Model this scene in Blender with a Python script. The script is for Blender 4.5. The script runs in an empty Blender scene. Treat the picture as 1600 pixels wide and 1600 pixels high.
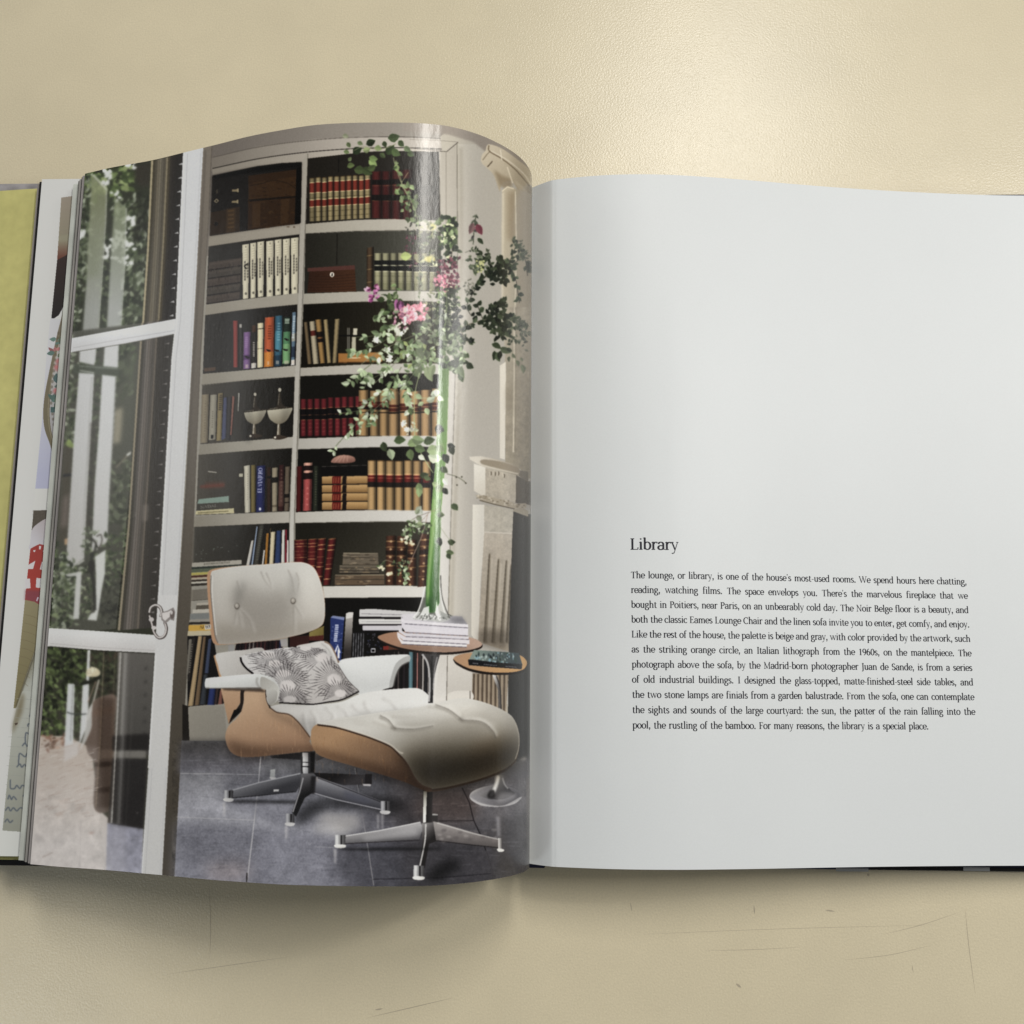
import bpy, math, random
import numpy as np

# ---------------------------------------------------------------- scene, camera, lights
scene = bpy.context.scene
COL = scene.collection
CM = 0.01
LIFT = 0.3                       # table top is z = 0; measured page heights are raised by this (cm)

CAM = dict(cx=0.46579478413344155, cy=6.367642479714356, cz=45.94306168365402, p=0.16983467632339513,
           y=0.03259390664002769, r=0.001359290135855712, f=1683.589015480506)


def cam_rot():
    cp, sp = math.cos(CAM['p']), math.sin(CAM['p'])
    cy, sy = math.cos(CAM['y']), math.sin(CAM['y'])
    cr, sr = math.cos(CAM['r']), math.sin(CAM['r'])
    return (np.array([[1, 0, 0], [0, cp, -sp], [0, sp, cp]]) @ np.array([[cy, 0, sy], [0, 1, 0], [-sy, 0, cy]])
            @ np.array([[cr, -sr, 0], [sr, cr, 0], [0, 0, 1]]))


from mathutils import Matrix
cam_data = bpy.data.cameras.new('camera')
cam = bpy.data.objects.new('camera', cam_data)
COL.objects.link(cam)
cam.matrix_world = Matrix.Translation((CAM['cx'] * CM, CAM['cy'] * CM, (CAM['cz'] + LIFT) * CM)) @ Matrix(cam_rot().tolist()).to_4x4()
cam_data.sensor_fit = 'HORIZONTAL'
cam_data.sensor_width = 36
cam_data.lens = 36 * CAM['f'] / 1600
cam_data.clip_start = .01
cam_data.clip_end = 50
scene.camera = cam

world = bpy.data.worlds.new('World')
scene.world = world
world.use_nodes = True
bg = world.node_tree.nodes['Background']
bg.inputs[0].default_value = (.97, 1.0, 1.0, 1)
bg.inputs[1].default_value = .085

scene.view_settings.view_transform = 'Standard'
scene.view_settings.look = 'None'
scene.view_settings.exposure = 0
scene.view_settings.gamma = 1


def panel(name, loc, target, sx, sy, power, col):
    d = bpy.data.lights.new(name, 'AREA')
    d.shape = 'RECTANGLE'
    d.size, d.size_y = sx * CM, sy * CM
    d.energy = power
    d.color = col
    o = bpy.data.objects.new(name, d)
    COL.objects.link(o)
    o.location = [v * CM for v in loc]
    from mathutils import Vector
    v = Vector([t - l for t, l in zip(target, loc)])
    o.rotation_euler = v.to_track_quat('-Z', 'Y').to_euler()
    return o


# ceiling fittings: a pair beyond the table, one far off to the right, one in front on the left
panel('ceiling_lamp', (41, 142, 210), (41, 142, 0), 27, 84, 20, (1, .965, .90))
panel('ceiling_lamp', (116, 76, 210), (116, 76, 0), 18, 60, 25.5, (1, .985, .95))
panel('ceiling_lamp', (235, 122, 205), (0, 14, 0), 14, 90, 13, (1, .98, .94))
panel('ceiling_lamp', (-130, -95, 210), (-130, -95, 0), 22, 70, 6.5, (.92, .98, 1))
# a window low on the left, seen in the gloss of the left page
panel('window_light', (-300, 112, 185), (-15, 18, 6), 90, 90, 3.4, (.97, .99, 1))


# ---------------------------------------------------------------- the printed picture
# a small scanline painter: the print is drawn as flat colour shapes on a sheet
class Sheet:
    ZM = {'A': (0, 180, 3.8095), 'B': (0, 560, 3.8095), 'C': (0, 960, 3.636), 'D': (300, 180, 4.7059),
          'E': (580, 180, 4.7059), 'F': (300, 480, 4.7059), 'G': (560, 480, 4.7059), 'H': (280, 780, 4.7059),
          'I': (560, 780, 4.7059), 'J': (260, 1060, 4.4444), 'K': (560, 1060, 4.4444), 'P': (0, 0, 1.0)}

    def __init__(s, x0, y0, x1, y1, sc, base, seed=3):
        s.x0, s.y0, s.sc = x0, y0, sc
        s.w, s.h = int((x1 - x0) * sc), int((y1 - y0) * sc)
        s.im = np.empty((s.h, s.w, 3), np.float32)
        s.im[:] = np.array(base, np.float32) / 255
        s.r = random.Random(seed)
        s.n = np.random.default_rng(seed)
        s.z('P')

    def z(s, k):
        s.t = s.ZM[k]

    def px(s, pts):
        p = np.asarray(pts, float)
        a, b, c = s.t
        return np.stack([(p[:, 0] / c + a - s.x0) * s.sc, (p[:, 1] / c + b - s.y0) * s.sc], 1)

    @staticmethod
    def spl(p, closed=True, n=7):
        p = np.asarray(p, float)
        if closed:
            q = np.concatenate([p[-1:], p, p[:2]])
        else:
            q = np.concatenate([2 * p[:1] - p[1:2], p, 2 * p[-1:] - p[-2:-1]])
        o = []
        t = np.linspace(0, 1, n, endpoint=False)[:, None]
        for i in range(1, len(q) - 2):
            a, b, c, d = q[i - 1], q[i], q[i + 1], q[i + 2]
            o.append(.5 * (2 * b + (c - a) * t + (2 * a - 5 * b + 4 * c - d) * t * t + (3 * b - a - 3 * c + d) * t ** 3))
        if not closed:
            o.append(p[-1:])
        return np.concatenate(o)

    def mask(s, q, pad=0):
        xa, ya = np.floor(q.min(0)).astype(int) - 1 - pad
        xb, yb = np.ceil(q.max(0)).astype(int) + 2 + pad
        xa, ya, xb, yb = max(xa, 0), max(ya, 0), min(xb, s.w), min(yb, s.h)
        if xb <= xa or yb <= ya:
            return None
        H, W = yb - ya, xb - xa
        acc = np.zeros((H, W + 1), np.int32)
        r = np.roll(q, -1, 0)
        for (ax, ay), (bx, by) in zip(q, r):
            if ay == by:
                continue
            if ay > by:
                ax, ay, bx, by = bx, by, ax, ay
            i0 = max(int(np.ceil(ay - .5)), ya)
            i1 = min(int(np.ceil(by - .5)), yb)
            if i1 <= i0:
                continue
            yy = np.arange(i0, i1)
            xx = ax + (yy + .5 - ay) * (bx - ax) / (by - ay)
            ix = np.clip(np.ceil(xx - .5).astype(int) - xa, 0, W)
            np.add.at(acc, (yy - ya, ix), 1)
        m = (np.cumsum(acc, 1)[:, :W] & 1).astype(np.float32)
        return xa, ya, xb, yb, m

    @staticmethod
    def blur(m, k):
        k = int(k)
        if k < 1:
            return m
        for ax in (0, 1):
            for _ in range(2):
                pad = [(0, 0), (0, 0)]
                pad[ax] = (k + 1, k)
                c = np.cumsum(np.pad(m, pad, mode='edge'), ax)
                n = m.shape[ax]
                if ax == 0:
                    m = (c[2 * k + 1:2 * k + 1 + n] - c[:n]) / (2 * k + 1)
                else:
                    m = (c[:, 2 * k + 1:2 * k + 1 + n] - c[:, :n]) / (2 * k + 1)
        return m

    def put(s, q, col, a=1., soft=0., mul=False, tex=0.):
        k = int(round(soft * s.sc))
        r = s.mask(q, 3 * k)
        if r is None:
            return
        xa, ya, xb, yb, m = r
        if k:
            m = s.blur(m, k)
        m = (m * a)[:, :, None]
        d = s.im[ya:yb, xa:xb]
        if isinstance(col, tuple) and len(col) == 4 and isinstance(col[0], tuple):   # gradient (c0, c1, p0, p1)
            c0, c1, p0, p1 = col
            P = s.px([p0, p1])
            v = P[1] - P[0]
            X, Y = np.meshgrid(np.arange(xa, xb), np.arange(ya, yb))
            t = np.clip(((X - P[0, 0]) * v[0] + (Y - P[0, 1]) * v[1]) / (v @ v), 0, 1)[:, :, None]
            c = (np.array(c0) * (1 - t) + np.array(c1) * t) / 255
        else:
            c = np.array(col, float) / (1 if mul else 255)
        if mul:
            c = d * c
        if tex:
            nz = s.n.normal(0, tex / 255, m.shape[:2])
            nz = s.blur(nz.astype(np.float32), 1) * 3
            c = c + nz[:, :, None]
        d[:] = d * (1 - m) + c * m

    def P(s, pts, col, a=1., soft=0., **k):
        s.put(s.px(pts), col, a, soft, **k)

    def S(s, pts, col, a=1., soft=0., **k):
        s.put(s.spl(s.px(pts)), col, a, soft, **k)

    def M(s, pts, f, soft=3., smooth=True):                     # tone a region of the drawing
        q = s.px(pts)
        f = (f, f, f) if not isinstance(f, tuple) else f
        s.put(s.spl(q) if smooth else q, f, 1., soft, mul=True)

    def L(s, pts, w, col, a=1., soft=0., smooth=False, w1=None):   # w in sheet px
        q = s.px(pts)
        if smooth:
            q = s.spl(q, False)
        d = np.gradient(q, axis=0)
        n = np.stack([-d[:, 1], d[:, 0]], 1)
        n /= np.linalg.norm(n, axis=1, keepdims=True) + 1e-9
        ww = np.linspace(w, w if w1 is None else w1, len(q))[:, None] * s.sc / 2
        s.put(np.concatenate([q + n * ww, (q - n * ww)[::-1]]), col, a, soft)

    def E(s, x, y, rx, ry, col, a=1., soft=0., rot=0., **k):
        t = np.linspace(0, 2 * math.pi, 22, endpoint=False)
        c, n = math.cos(rot), math.sin(rot)
        X, Y = rx * np.cos(t), ry * np.sin(t)
        s.P(np.stack([x + X * c - Y * n, y + X * n + Y * c], 1), col, a, soft, **k)

    def soften(s, pts, k, a=1., edge=2.):
        q = s.px(pts)
        kk = int(k * s.sc)
        r = s.mask(q, 3 * kk)
        xa, ya, xb, yb, m = r
        m = (s.blur(m, int(edge * s.sc)) * a)[:, :, None]
        d = s.im[ya:yb, xa:xb]
        b = np.stack([s.blur(d[:, :, c], kk) for c in range(3)], 2)
        d[:] = d * (1 - m) + b * m

    def leaf(s, x, y, ln, ang, col, wd=.5, rib=True):
        t = np.array([0, .2, .45, .75, 1])
        w = np.array([0, .75, 1, .62, 0]) * wd * ln * .5
        c, n = math.cos(ang), math.sin(ang)
        bend = .12 * ln * np.sin(t * 3.1) * s.r.uniform(-1, 1)
        X = np.concatenate([t, t[-2:0:-1]]) * ln
        Y = np.concatenate([w + bend, (-w + bend)[-2:0:-1]])
        q = np.stack([x + X * c - Y * n, y + X * n + Y * c], 1)
        s.P(q, col)
        if rib and ln / s.t[2] > 6:
            m = len(t)
            half = np.concatenate([q[:m], (q[[0]] * .02 + np.stack([x + t * ln * c - bend * n, y + t * ln * n + bend * c], 1) * .98)[::-1]])
            k = s.r.choice((.82, 1.1, 1.16))
            s.P(half, tuple(min(255, v * k) for v in col))

    def scatter(s, poly, n, size, pal, wd=.55, ang=None, rib=True):
        q = np.asarray(poly, float)
        a, b = q.min(0), q.max(0)
        k = 0
        n = int(n * 1.3)
        while k < n:
            x, y = s.r.uniform(a[0], b[0]), s.r.uniform(a[1], b[1])
            ins, j = False, len(q) - 1
            for i in range(len(q)):
                if (q[i, 1] > y) != (q[j, 1] > y) and x < (q[j, 0] - q[i, 0]) * (y - q[i, 1]) / (q[j, 1] - q[i, 1]) + q[i, 0]:
                    ins = not ins
                j = i
            if not ins:
                continue
            k += 1
            c = s.r.choice(pal)
            f = s.r.uniform(.85, 1.15)
            s.leaf(x, y, s.r.uniform(*size) * .78, s.r.uniform(0, 6.28) if ang is None else s.r.gauss(*ang), tuple(v * f for v in c), wd * s.r.uniform(.8, 1.2), rib)

    def sprig(s, pts, n, size, pal, stem=(70, 80, 50), w=1.2, wd=.5):
        q = s.spl(pts, False, 8)
        s.L(q, w, stem)
        for i in range(n):
            k = s.r.uniform(0, len(q) - 1.01)
            j = int(k)
            p = q[j] + (q[j + 1] - q[j]) * (k - j)
            d = q[j + 1] - q[j]
            an = math.atan2(d[1], d[0]) + s.r.choice((-1, 1)) * s.r.uniform(.4, 1.3)
            c = s.r.choice(pal)
            f = s.r.uniform(.85, 1.15)
            s.leaf(p[0], p[1], s.r.uniform(*size) * .8, an, tuple(v * f for v in c), wd * s.r.uniform(.8, 1.25))

    def book(s, q, col, bands=(), edge=.55, hi=1.1, cap=True):
        # q: top left, top right, bottom right, bottom left ; bands: (t0, t1, colour)
        q = [np.array(v, float) for v in q]
        tl, tr, br, bl = q
        s.P(q, col)
        at = lambda u, t: (tl + (tr - tl) * u) * (1 - t) + (bl + (br - bl) * u) * t
        for b in bands:
            s.P([at(0, b[0]), at(1, b[0]), at(1, b[1]), at(0, b[1])], b[2])
        w = abs(tr[0] - tl[0]) / s.t[2]
        so = w * .12
        s.put(s.px([at(.74, 0), at(1, 0), at(1, 1), at(.74, 1)]), (edge,) * 3, 1., so * .6, mul=True)
        s.put(s.px([at(0, 0), at(.12, 0), at(.12, 1), at(0, 1)]), (edge + .12,) * 3, 1., so * .5, mul=True)
        s.put(s.px([at(.25, 0), at(.5, 0), at(.5, 1), at(.25, 1)]), (hi,) * 3, 1., so * .6, mul=True)
        s.L([at(1, 0), at(1, 1)], 1.0, (24, 19, 16), .8)

    def row(s, x0, x1, n, top, bot, col, bands=(), jit=0, gap=0., **k):
        # n upright books between x0 and x1; top/bot are (y at x0, y at x1)
        w = (x1 - x0) / n
        for i in range(n):
            a, b = x0 + w * i, x0 + w * (i + 1 - gap)
            f = lambda y, x: y[0] + (y[1] - y[0]) * (x - x0) / (x1 - x0)
            j = s.r.uniform(-jit, jit)
            g = s.r.uniform(.9, 1.1)
            c = tuple(min(255, v * g * .93) for v in col)
            s.book([(a, f(top, a) + j), (b, f(top, b) + j), (b, f(bot, b)), (a, f(bot, a))], c, bands, **k)

    def marks(s, pts, n, w, h, col, a=.8):                      # rows of small strokes standing for tiny lettering
        q = np.asarray(pts, float)
        for i in range(n):
            t = (i + .5) / n
            p = q[0] * (1 - t) + q[1] * t
            s.P([(p[0] - w / 2, p[1] - h / 2), (p[0] + w / 2, p[1] - h / 2), (p[0] + w / 2, p[1] + h / 2), (p[0] - w / 2, p[1] + h / 2)], col, a)

    def cloud(s, pts, amp, k, tint=(1, 1, 1), str_=1):            # mottled stone tone (amp 0..1, k = grain in sheet px)
        q = s.px(pts)
        r = s.mask(q)
        if r is None:
            return
        xa, ya, xb, yb, m = r
        nz = np.zeros(m.shape, np.float32)
        for f, g in ((1, 1), (.45, .7), (.2, .5)):
            kk = max(1, int(k * f * s.sc))
            v = s.blur(s.n.normal(0, 1, m.shape).astype(np.float32), kk)
            nz += v / (v.std() + 1e-6) * g
        nz *= amp / 1.3
        d = s.im[ya:yb, xa:xb]
        d *= 1 + (nz * m)[:, :, None] * np.array(tint, np.float32)


def paint_library():
    s = Sheet(30, 170, 870, 1400, 2, (150, 145, 134), 5)
    BOARD, BOARD2 = (158, 153, 141), (186, 183, 174)
    INS, INS2 = (52, 48, 42), (30, 27, 20)
    # ------------------------------------------------ cabinet carcass and shelves
    s.P([(300, 170), (720, 170), (720, 400), (300, 400)], ((116, 107, 99), (150, 142, 132), (310, 300), (640, 300)))
    s.z('D')
    s.P([(60, 330), (150, 305), (500, 225), (900, 175), (1250, 158), (1900, 175), (1960, 215), (1960, 270), (60, 420)], ((128, 119, 108), (186, 177, 166), (150, 300), (1500, 200)))
    s.L([(150, 310), (500, 232), (900, 182), (1250, 162), (1600, 160), (1900, 178)], 1.2, (92, 84, 76), .8, smooth=True)
    s.L([(150, 392), (500, 318), (860, 270), (1250, 243), (1600, 240), (1850, 250)], 1.3, (58, 52, 46), 1, smooth=True)
    s.P([(150, 395), (500, 322), (860, 275), (1250, 247), (1700, 243), (1700, 330), (150, 460)], ((140, 131, 118), (190, 181, 168), (150, 400), (1500, 300)))
    # cells: left column
    cl = [[(150, 445), (300, 412), (480, 375), (650, 352), (808, 345), (795, 798), (640, 815), (400, 850), (132, 888)],
          [(122, 968), (400, 925), (600, 900), (788, 878), (775, 1308), (500, 1340), (105, 1390)],
          [(97, 1472), (400, 1430), (775, 1392), (765, 1845), (450, 1880), (80, 1902)]]
    for c in cl:
        s.P(c, ((62, 58, 53), (38, 34, 30), (130, 800), (780, 800)))
    s.z('F')
    for c in ([(75, 575), (400, 540), (755, 512), (742, 955), (60, 1008)], [(48, 1088), (400, 1058), (735, 1038), (715, 1500), (30, 1530)]):
        s.P(c, ((88, 82, 72), (36, 32, 26), (60, 800), (700, 800)))
    s.P([(-10, 1600), (715, 1585), (715, 1900), (500, 1930), (-10, 1930)], ((80, 76, 68), (40, 36, 30), (0, 1700), (600, 1700)))
    # right column cells
    s.z('D')
    s.P([(852, 318), (1100, 290), (1300, 268), (1500, 262), (1850, 270), (1850, 780), (1500, 762), (1200, 770), (838, 800)], ((40, 34, 26), (52, 47, 40), (850, 500), (1700, 500)))
    s.P([(835, 872), (1200, 855), (1580, 850), (1850, 860), (1850, 1300), (1500, 1295), (1200, 1300), (825, 1312)], ((46, 43, 34), (78, 77, 66), (850, 1000), (1600, 1000)))
    s.P([(820, 1392), (1200, 1375), (1600, 1366), (1850, 1380), (1850, 1830), (1600, 1828), (800, 1858)], ((26, 20, 10), (48, 42, 24), (850, 1400), (1500, 1500)))
    s.z('F')
    s.P([(797, 508), (1100, 495), (1600, 485), (1850, 490), (1850, 945), (1600, 945), (787, 965)], (28, 24, 16))
    s.P([(780, 1046), (1100, 1035), (1600, 1026), (1850, 1030), (1850, 1495), (1600, 1495), (765, 1510)], (24, 20, 15))
    s.z('H')
    s.P([(853, 176), (1600, 166), (1960, 172), (1960, 640), (1060, 640), (853, 640)], ((40, 36, 26), (66, 62, 50), (1000, 200), (1500, 500)))
    s.P([(1072, 728), (1960, 722), (1960, 1180), (1000, 1180), (800, 1180), (800, 1000)], (24, 21, 18))
    # shelf boards
    def board(z, top, bot, c0=BOARD, c1=BOARD2):
        s.z(z)
        s.P(np.concatenate([s.spl(top, False), s.spl(bot, False)[::-1]]), (c0, c1, top[0], top[-1]))
        s.L(bot, .9, (60, 55, 46), .55, smooth=True)
    board('D', [(128, 888), (400, 850), (795, 798)], [(120, 966), (400, 925), (790, 876)], (150, 141, 126), (160, 152, 138))
    board('D', [(103, 1390), (400, 1352), (776, 1308)], [(95, 1472), (400, 1430), (776, 1392)], (148, 140, 126), (162, 155, 141))
    board('F', [(78, 490), (400, 462), (762, 428)], [(68, 572), (400, 540), (756, 512)], (146, 139, 125), (168, 162, 150))
    board('F', [(58, 1010), (400, 982), (746, 953)], [(48, 1088), (400, 1058), (738, 1036)], (140, 133, 119), (172, 167, 156))
    board('H', [(112, 128), (400, 112), (808, 94)], [(108, 206), (400, 192), (808, 174)], (138, 131, 117), (178, 172, 161))
    board('H', [(80, 668), (215, 656)], [(78, 748), (220, 736)], (118, 111, 99), (124, 117, 106))
    board('D', [(836, 800), (1200, 772), (1570, 764), (1850, 774)], [(836, 870), (1200, 852), (1570, 848), (1850, 858)], (158, 151, 136), (188, 182, 170))
    board('D', [(824, 1314), (1200, 1298), (1600, 1292), (1850, 1300)], [(820, 1391), (1200, 1374), (1600, 1366), (1850, 1378)], (160, 154, 140), (192, 186, 176))
    board('F', [(800, 446), (1200, 424), (1600, 412), (1860, 416)], [(798, 508), (1200, 493), (1600, 486), (1860, 498)], (166, 160, 148), (196, 191, 183))
    board('F', [(786, 966), (1200, 952), (1600, 944), (1830, 950)], [(781, 1046), (1200, 1034), (1600, 1026), (1830, 1030)], (172, 167, 158), (204, 201, 196))
    board('H', [(854, 96), (1200, 84), (1600, 79), (1875, 82)], [(854, 176), (1200, 168), (1600, 165), (1875, 172)], (180, 175, 165), (210, 207, 202))
    board('H', [(1058, 640), (1300, 637), (1600, 636), (1810, 642)], [(1066, 726), (1300, 724), (1600, 722), (1800, 722)], (196, 192, 184), (212, 208, 201))
    # centre upright
    s.P([(810, -60), (1, 1)], BOARD) if 0 else None
    s.z('P')
    s.P([(472.5, 250), (481, 237), (476, 380), (473, 460), (468, 600), (464, 700), (460, 800), (459, 900), (450, 900), (454, 790), (457, 700), (461, 590), (466, 470), (469, 350)], ((160, 153, 140), (190, 186, 178), (470, 260), (455, 850)))
    s.L([(481, 240), (476, 380), (473, 460), (468, 600), (464, 700), (460, 800), (459, 880)], 1.0, (70, 64, 54), .6)
    # left side post of the cabinet
    s.P([(317.6, 228), (332, 222), (328, 300), (322, 420), (314, 560), (308, 700), (302, 850), (297, 980), (284, 1180), (272.5, 1372), (250, 1372), (262, 1180), (276, 975), (290, 760), (299.5, 570), (310, 380)],
        ((128, 118, 106), (84, 76, 65), (325, 260), (265, 1300)))
    s.L([(331, 228), (327, 320), (320, 440), (312, 580), (306, 720), (300, 860)], 1.2, (96, 88, 77), .7)
    s.L([(321, 235), (314, 380), (303, 560), (292, 760), (278, 980), (266, 1180), (254, 1368)], 2.5, (92, 84, 74), .5, soft=1)
    s.L([(328, 330), (322, 440), (315, 560), (309, 690), (303, 830), (299, 950)], 2, (168, 160, 146), .35, soft=1)
    # ------------------------------------------------ contents, left column
    s.z('D')                                                     # dark carved boxes, top left
    s.P([(150, 460), (410, 420), (410, 840), (135, 885)], (48, 42, 36), 1, 1)
    s.P([(140, 715), (350, 672), (350, 850), (135, 882)], (78, 56, 34))
    s.P([(255, 690), (320, 680), (318, 855), (252, 865)], (110, 80, 44), .7, 1)
    for k in range(5):
        s.P([(262 + 5 * (k % 2), 700 + 30 * k), (310, 694 + 30 * k), (308, 706 + 30 * k), (264, 712 + 30 * k)], (140, 104, 58), .6)
    s.E(178, 800, 14, 14, (40, 28, 18))
    for (x, y) in ((318, 553), (316, 636)):
        s.P([(x - 25, y - 6), (x + 25, y - 10), (x + 25, y + 8), (x - 25, y + 10)], (176, 160, 118))
        s.P([(x + 14, y - 14), (x + 25, y - 15), (x + 25, y + 14), (x + 14, y + 14)], (190, 176, 134))
    s.P([(160, 632), (180, 612), (200, 628), (180, 648)], (170, 158, 124))
    s.E(180, 630, 7, 7, (60, 54, 44))
    s.P([(178, 548), (190, 545), (190, 575), (176, 578)], (96, 88, 70))
    s.P([(415, 445), (768, 398), (755, 800), (410, 842)], (84, 54, 28))
    s.P([(420, 500), (768, 450), (764, 600), (418, 650)], (98, 64, 32), .8)
    s.P([(420, 620), (762, 592), (762, 606), (420, 636)], (48, 30, 16))
    s.P([(445, 650), (505, 640), (500, 820), (440, 830)], (112, 78, 42), .6)
    s.P([(655, 620), (715, 612), (708, 790), (650, 800)], (112, 78, 42), .55)
    s.E(580, 715, 18, 12, (120, 86, 44), .5)
    for i in range(60):
        s.E(s.r.uniform(430, 755), s.r.uniform(460, 830), s.r.uniform(6, 22), s.r.uniform(2, 8), s.r.choice(((60, 36, 18), (112, 76, 38), (70, 44, 22))), .45)
    s.L([(420, 520), (520, 500), (600, 480), (700, 500), (765, 540)], 1, (52, 32, 16), .8, smooth=True)
    s.P([(768, 395), (808, 370), (800, 790), (757, 800)], (22, 18, 14))
    s.P([(150, 445), (480, 378), (808, 345), (808, 372), (480, 420), (150, 470)], (24, 21, 17), .8, 1)
    s.M([(150, 440), (480, 375), (808, 345), (800, 800), (400, 850), (130, 888)], (.78, .76, .76), 2, False)
    # stacked dark books and the set of white spines
    for k in range(5):
        y = 1070 + 62 * k
        s.P([(125 - k * 4, y + 12), (365 - k * 3, y - 22), (362 - k * 3, y + 34), (120 - k * 4, y + 70)], (84 - 4 * (k % 2), 72, 64))
        s.L([(122 - k * 4, y + 70), (362 - k * 3, y + 36)], 1.5, (40, 33, 29))
        s.L([(128 - k * 4, y + 28), (360 - k * 3, y - 6)], 2, (104, 91, 80), .6, soft=1)
    for i in range(90):
        s.E(s.r.uniform(125, 350), s.r.uniform(1075, 1370), 5, 12, s.r.choice(((62, 52, 46), (96, 84, 74))), .4)
    WH = [(370, 422, 945, 1352), (427, 475, 935, 1346), (480, 533, 925, 1338), (545, 603, 920, 1335), (608, 662, 910, 1325), (667, 722, 905, 1320), (727, 785, 897, 1314)]
    for i, (a, b, t, u) in enumerate(WH):
        s.book([(a, t + 8), (b, t), (b - 6, u - 6), (a + 4, u)], (206, 198, 172), edge=.82, hi=1.05)
        m = (a + b) / 2
        for k in range(5):
            s.P([(a + 14, t + 45 + 18 * k), (b - 14, t + 40 + 18 * k), (b - 14, t + 46 + 18 * k), (a + 14, t + 52 + 18 * k)], (170, 160, 132), .55)
        for k in range(7):
            s.P([(m - 12, t + 128 + 21 * k), (m, t + 126 + 21 * k), (m, t + 144 + 21 * k), (m - 12, t + 146 + 21 * k)], (60, 55, 49), .7)
        for k in range(5):
            s.P([(m + 6, t + 152 + 21 * k), (m + 17, t + 151 + 21 * k), (m + 17, t + 164 + 21 * k), (m + 6, t + 170 + 21 * k)], (70, 64, 56), .65)
        s.E(m, u - 40, 9, 10, (90, 84, 72), .8)
        s.E(m, t + 22, 5, 8, (120, 112, 92), .7)
    s.L([(412, 1090), (385, 1110), (400, 1130)], 2.2, (40, 36, 30))
    # third shelf: colourful paperbacks
    s.z('F')
    for q, c, b in (([(302, 98), (338, 98), (340, 442), (304, 442)], (150, 62, 56), ()),
                    ([(348, 118), (370, 118), (368, 450), (350, 450)], (66, 62, 60), ((.02, .1, (160, 156, 150)),)),
                    ([(380, 184), (432, 180), (430, 452), (376, 456)], (122, 88, 138), ((.62, .75, (92, 60, 110)),)),
                    ([(440, 135), (476, 130), (474, 446), (434, 450)], (54, 48, 44), ((0, .16, (84, 56, 40)), (.88, 1, (196, 192, 184)))),
                    ([(482, 118), (527, 114), (524, 440), (480, 446)], (214, 202, 166), ((.12, .14, (80, 70, 60)), (.57, .58, (90, 80, 66)))),
                    ([(536, 76), (606, 70), (600, 436), (528, 442)], (190, 84, 46), ((.7, 1, (204, 122, 44)),)),
                    ([(613, 64), (667, 60), (660, 432), (606, 438)], (52, 98, 122), ((.3, .7, (70, 130, 150)), (.78, 1, (34, 66, 88)))),
                    ([(673, 74), (728, 70), (722, 428), (664, 434)], (44, 58, 48), ((.3, .55, (84, 134, 92)), (.55, .95, (112, 160, 106)))),
                    ([(737, 38), (768, 34), (757, 424), (728, 428)], (88, 112, 132), ((.4, .55, (150, 150, 140)), (.65, .85, (48, 62, 84)), (.9, 1, (214, 210, 206))))):
        s.book(q, c, b, edge=.75, hi=1.08)
    s.marks([(455, 255), (453, 365)], 9, 14, 7, (206, 200, 192))
    s.marks([(400, 215), (398, 300)], 6, 20, 6, (158, 128, 170))
    s.marks([(572, 130), (570, 240)], 6, 26, 10, (120, 46, 24), .7)
    s.marks([(640, 110), (636, 250)], 7, 20, 9, (134, 178, 190), .6)
    s.marks([(700, 82), (698, 122)], 3, 34, 9, (180, 196, 176), .8)
    s.marks([(752, 60), (742, 230)], 13, 15, 8, (206, 216, 222), .85)
    for x, y in ((568, 320), (630, 320), (694, 315), (700, 240), (410, 370)):
        s.E(x, y, 12, 8, (36, 30, 30), .8)
        s.leaf(x, y, 26, 3.5, (36, 30, 30), rib=False)
    for x, y, w in ((560, 412, 8), (628, 408, 12), (694, 408, 16), (744, 404, 10), (404, 436, 10), (454, 425, 6)):
        s.P([(x - w, y - 14), (x + w, y - 14), (x + w, y + 12), (x - w, y + 12)], (206, 190, 170), .55)
    s.P([(90, 448), (175, 440), (172, 466), (88, 474)], (110, 84, 66), .8)
    for i in range(26):
        s.E(s.r.uniform(100, 290), s.r.uniform(120, 460), 4, 9, (96, 92, 86), .35)
    # fourth shelf: pale books and the two egg cups
    for q, c in (([(72, 642), (128, 640), (118, 995), (60, 1000)], (136, 124, 102)), ([(135, 645), (186, 641), (176, 972), (122, 978)], (148, 142, 126)),
                 ([(192, 634), (230, 630), (218, 980), (178, 984)], (138, 122, 84)), ([(232, 668), (260, 660), (252, 960), (216, 980)], (78, 82, 112)),
                 ([(262, 660), (292, 658), (280, 980), (250, 980)], (66, 62, 62)), ([(296, 650), (316, 660), (294, 942), (280, 940)], (138, 90, 76)), ([(340, 630), (354, 630), (345, 765), (336, 765)], (150, 148, 140))):
        s.book(q, c, edge=.8, hi=1.05)
    s.marks([(212, 640), (206, 760)], 8, 20, 10, (70, 60, 50), .8)
    s.marks([(100, 680), (90, 960)], 14, 8, 8, (104, 94, 76), .6)
    s.marks([(152, 760), (148, 890)], 8, 8, 7, (90, 84, 74), .7)
    s.P([(140, 940), (158, 939), (156, 966), (138, 967)], (50, 48, 46))
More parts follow.
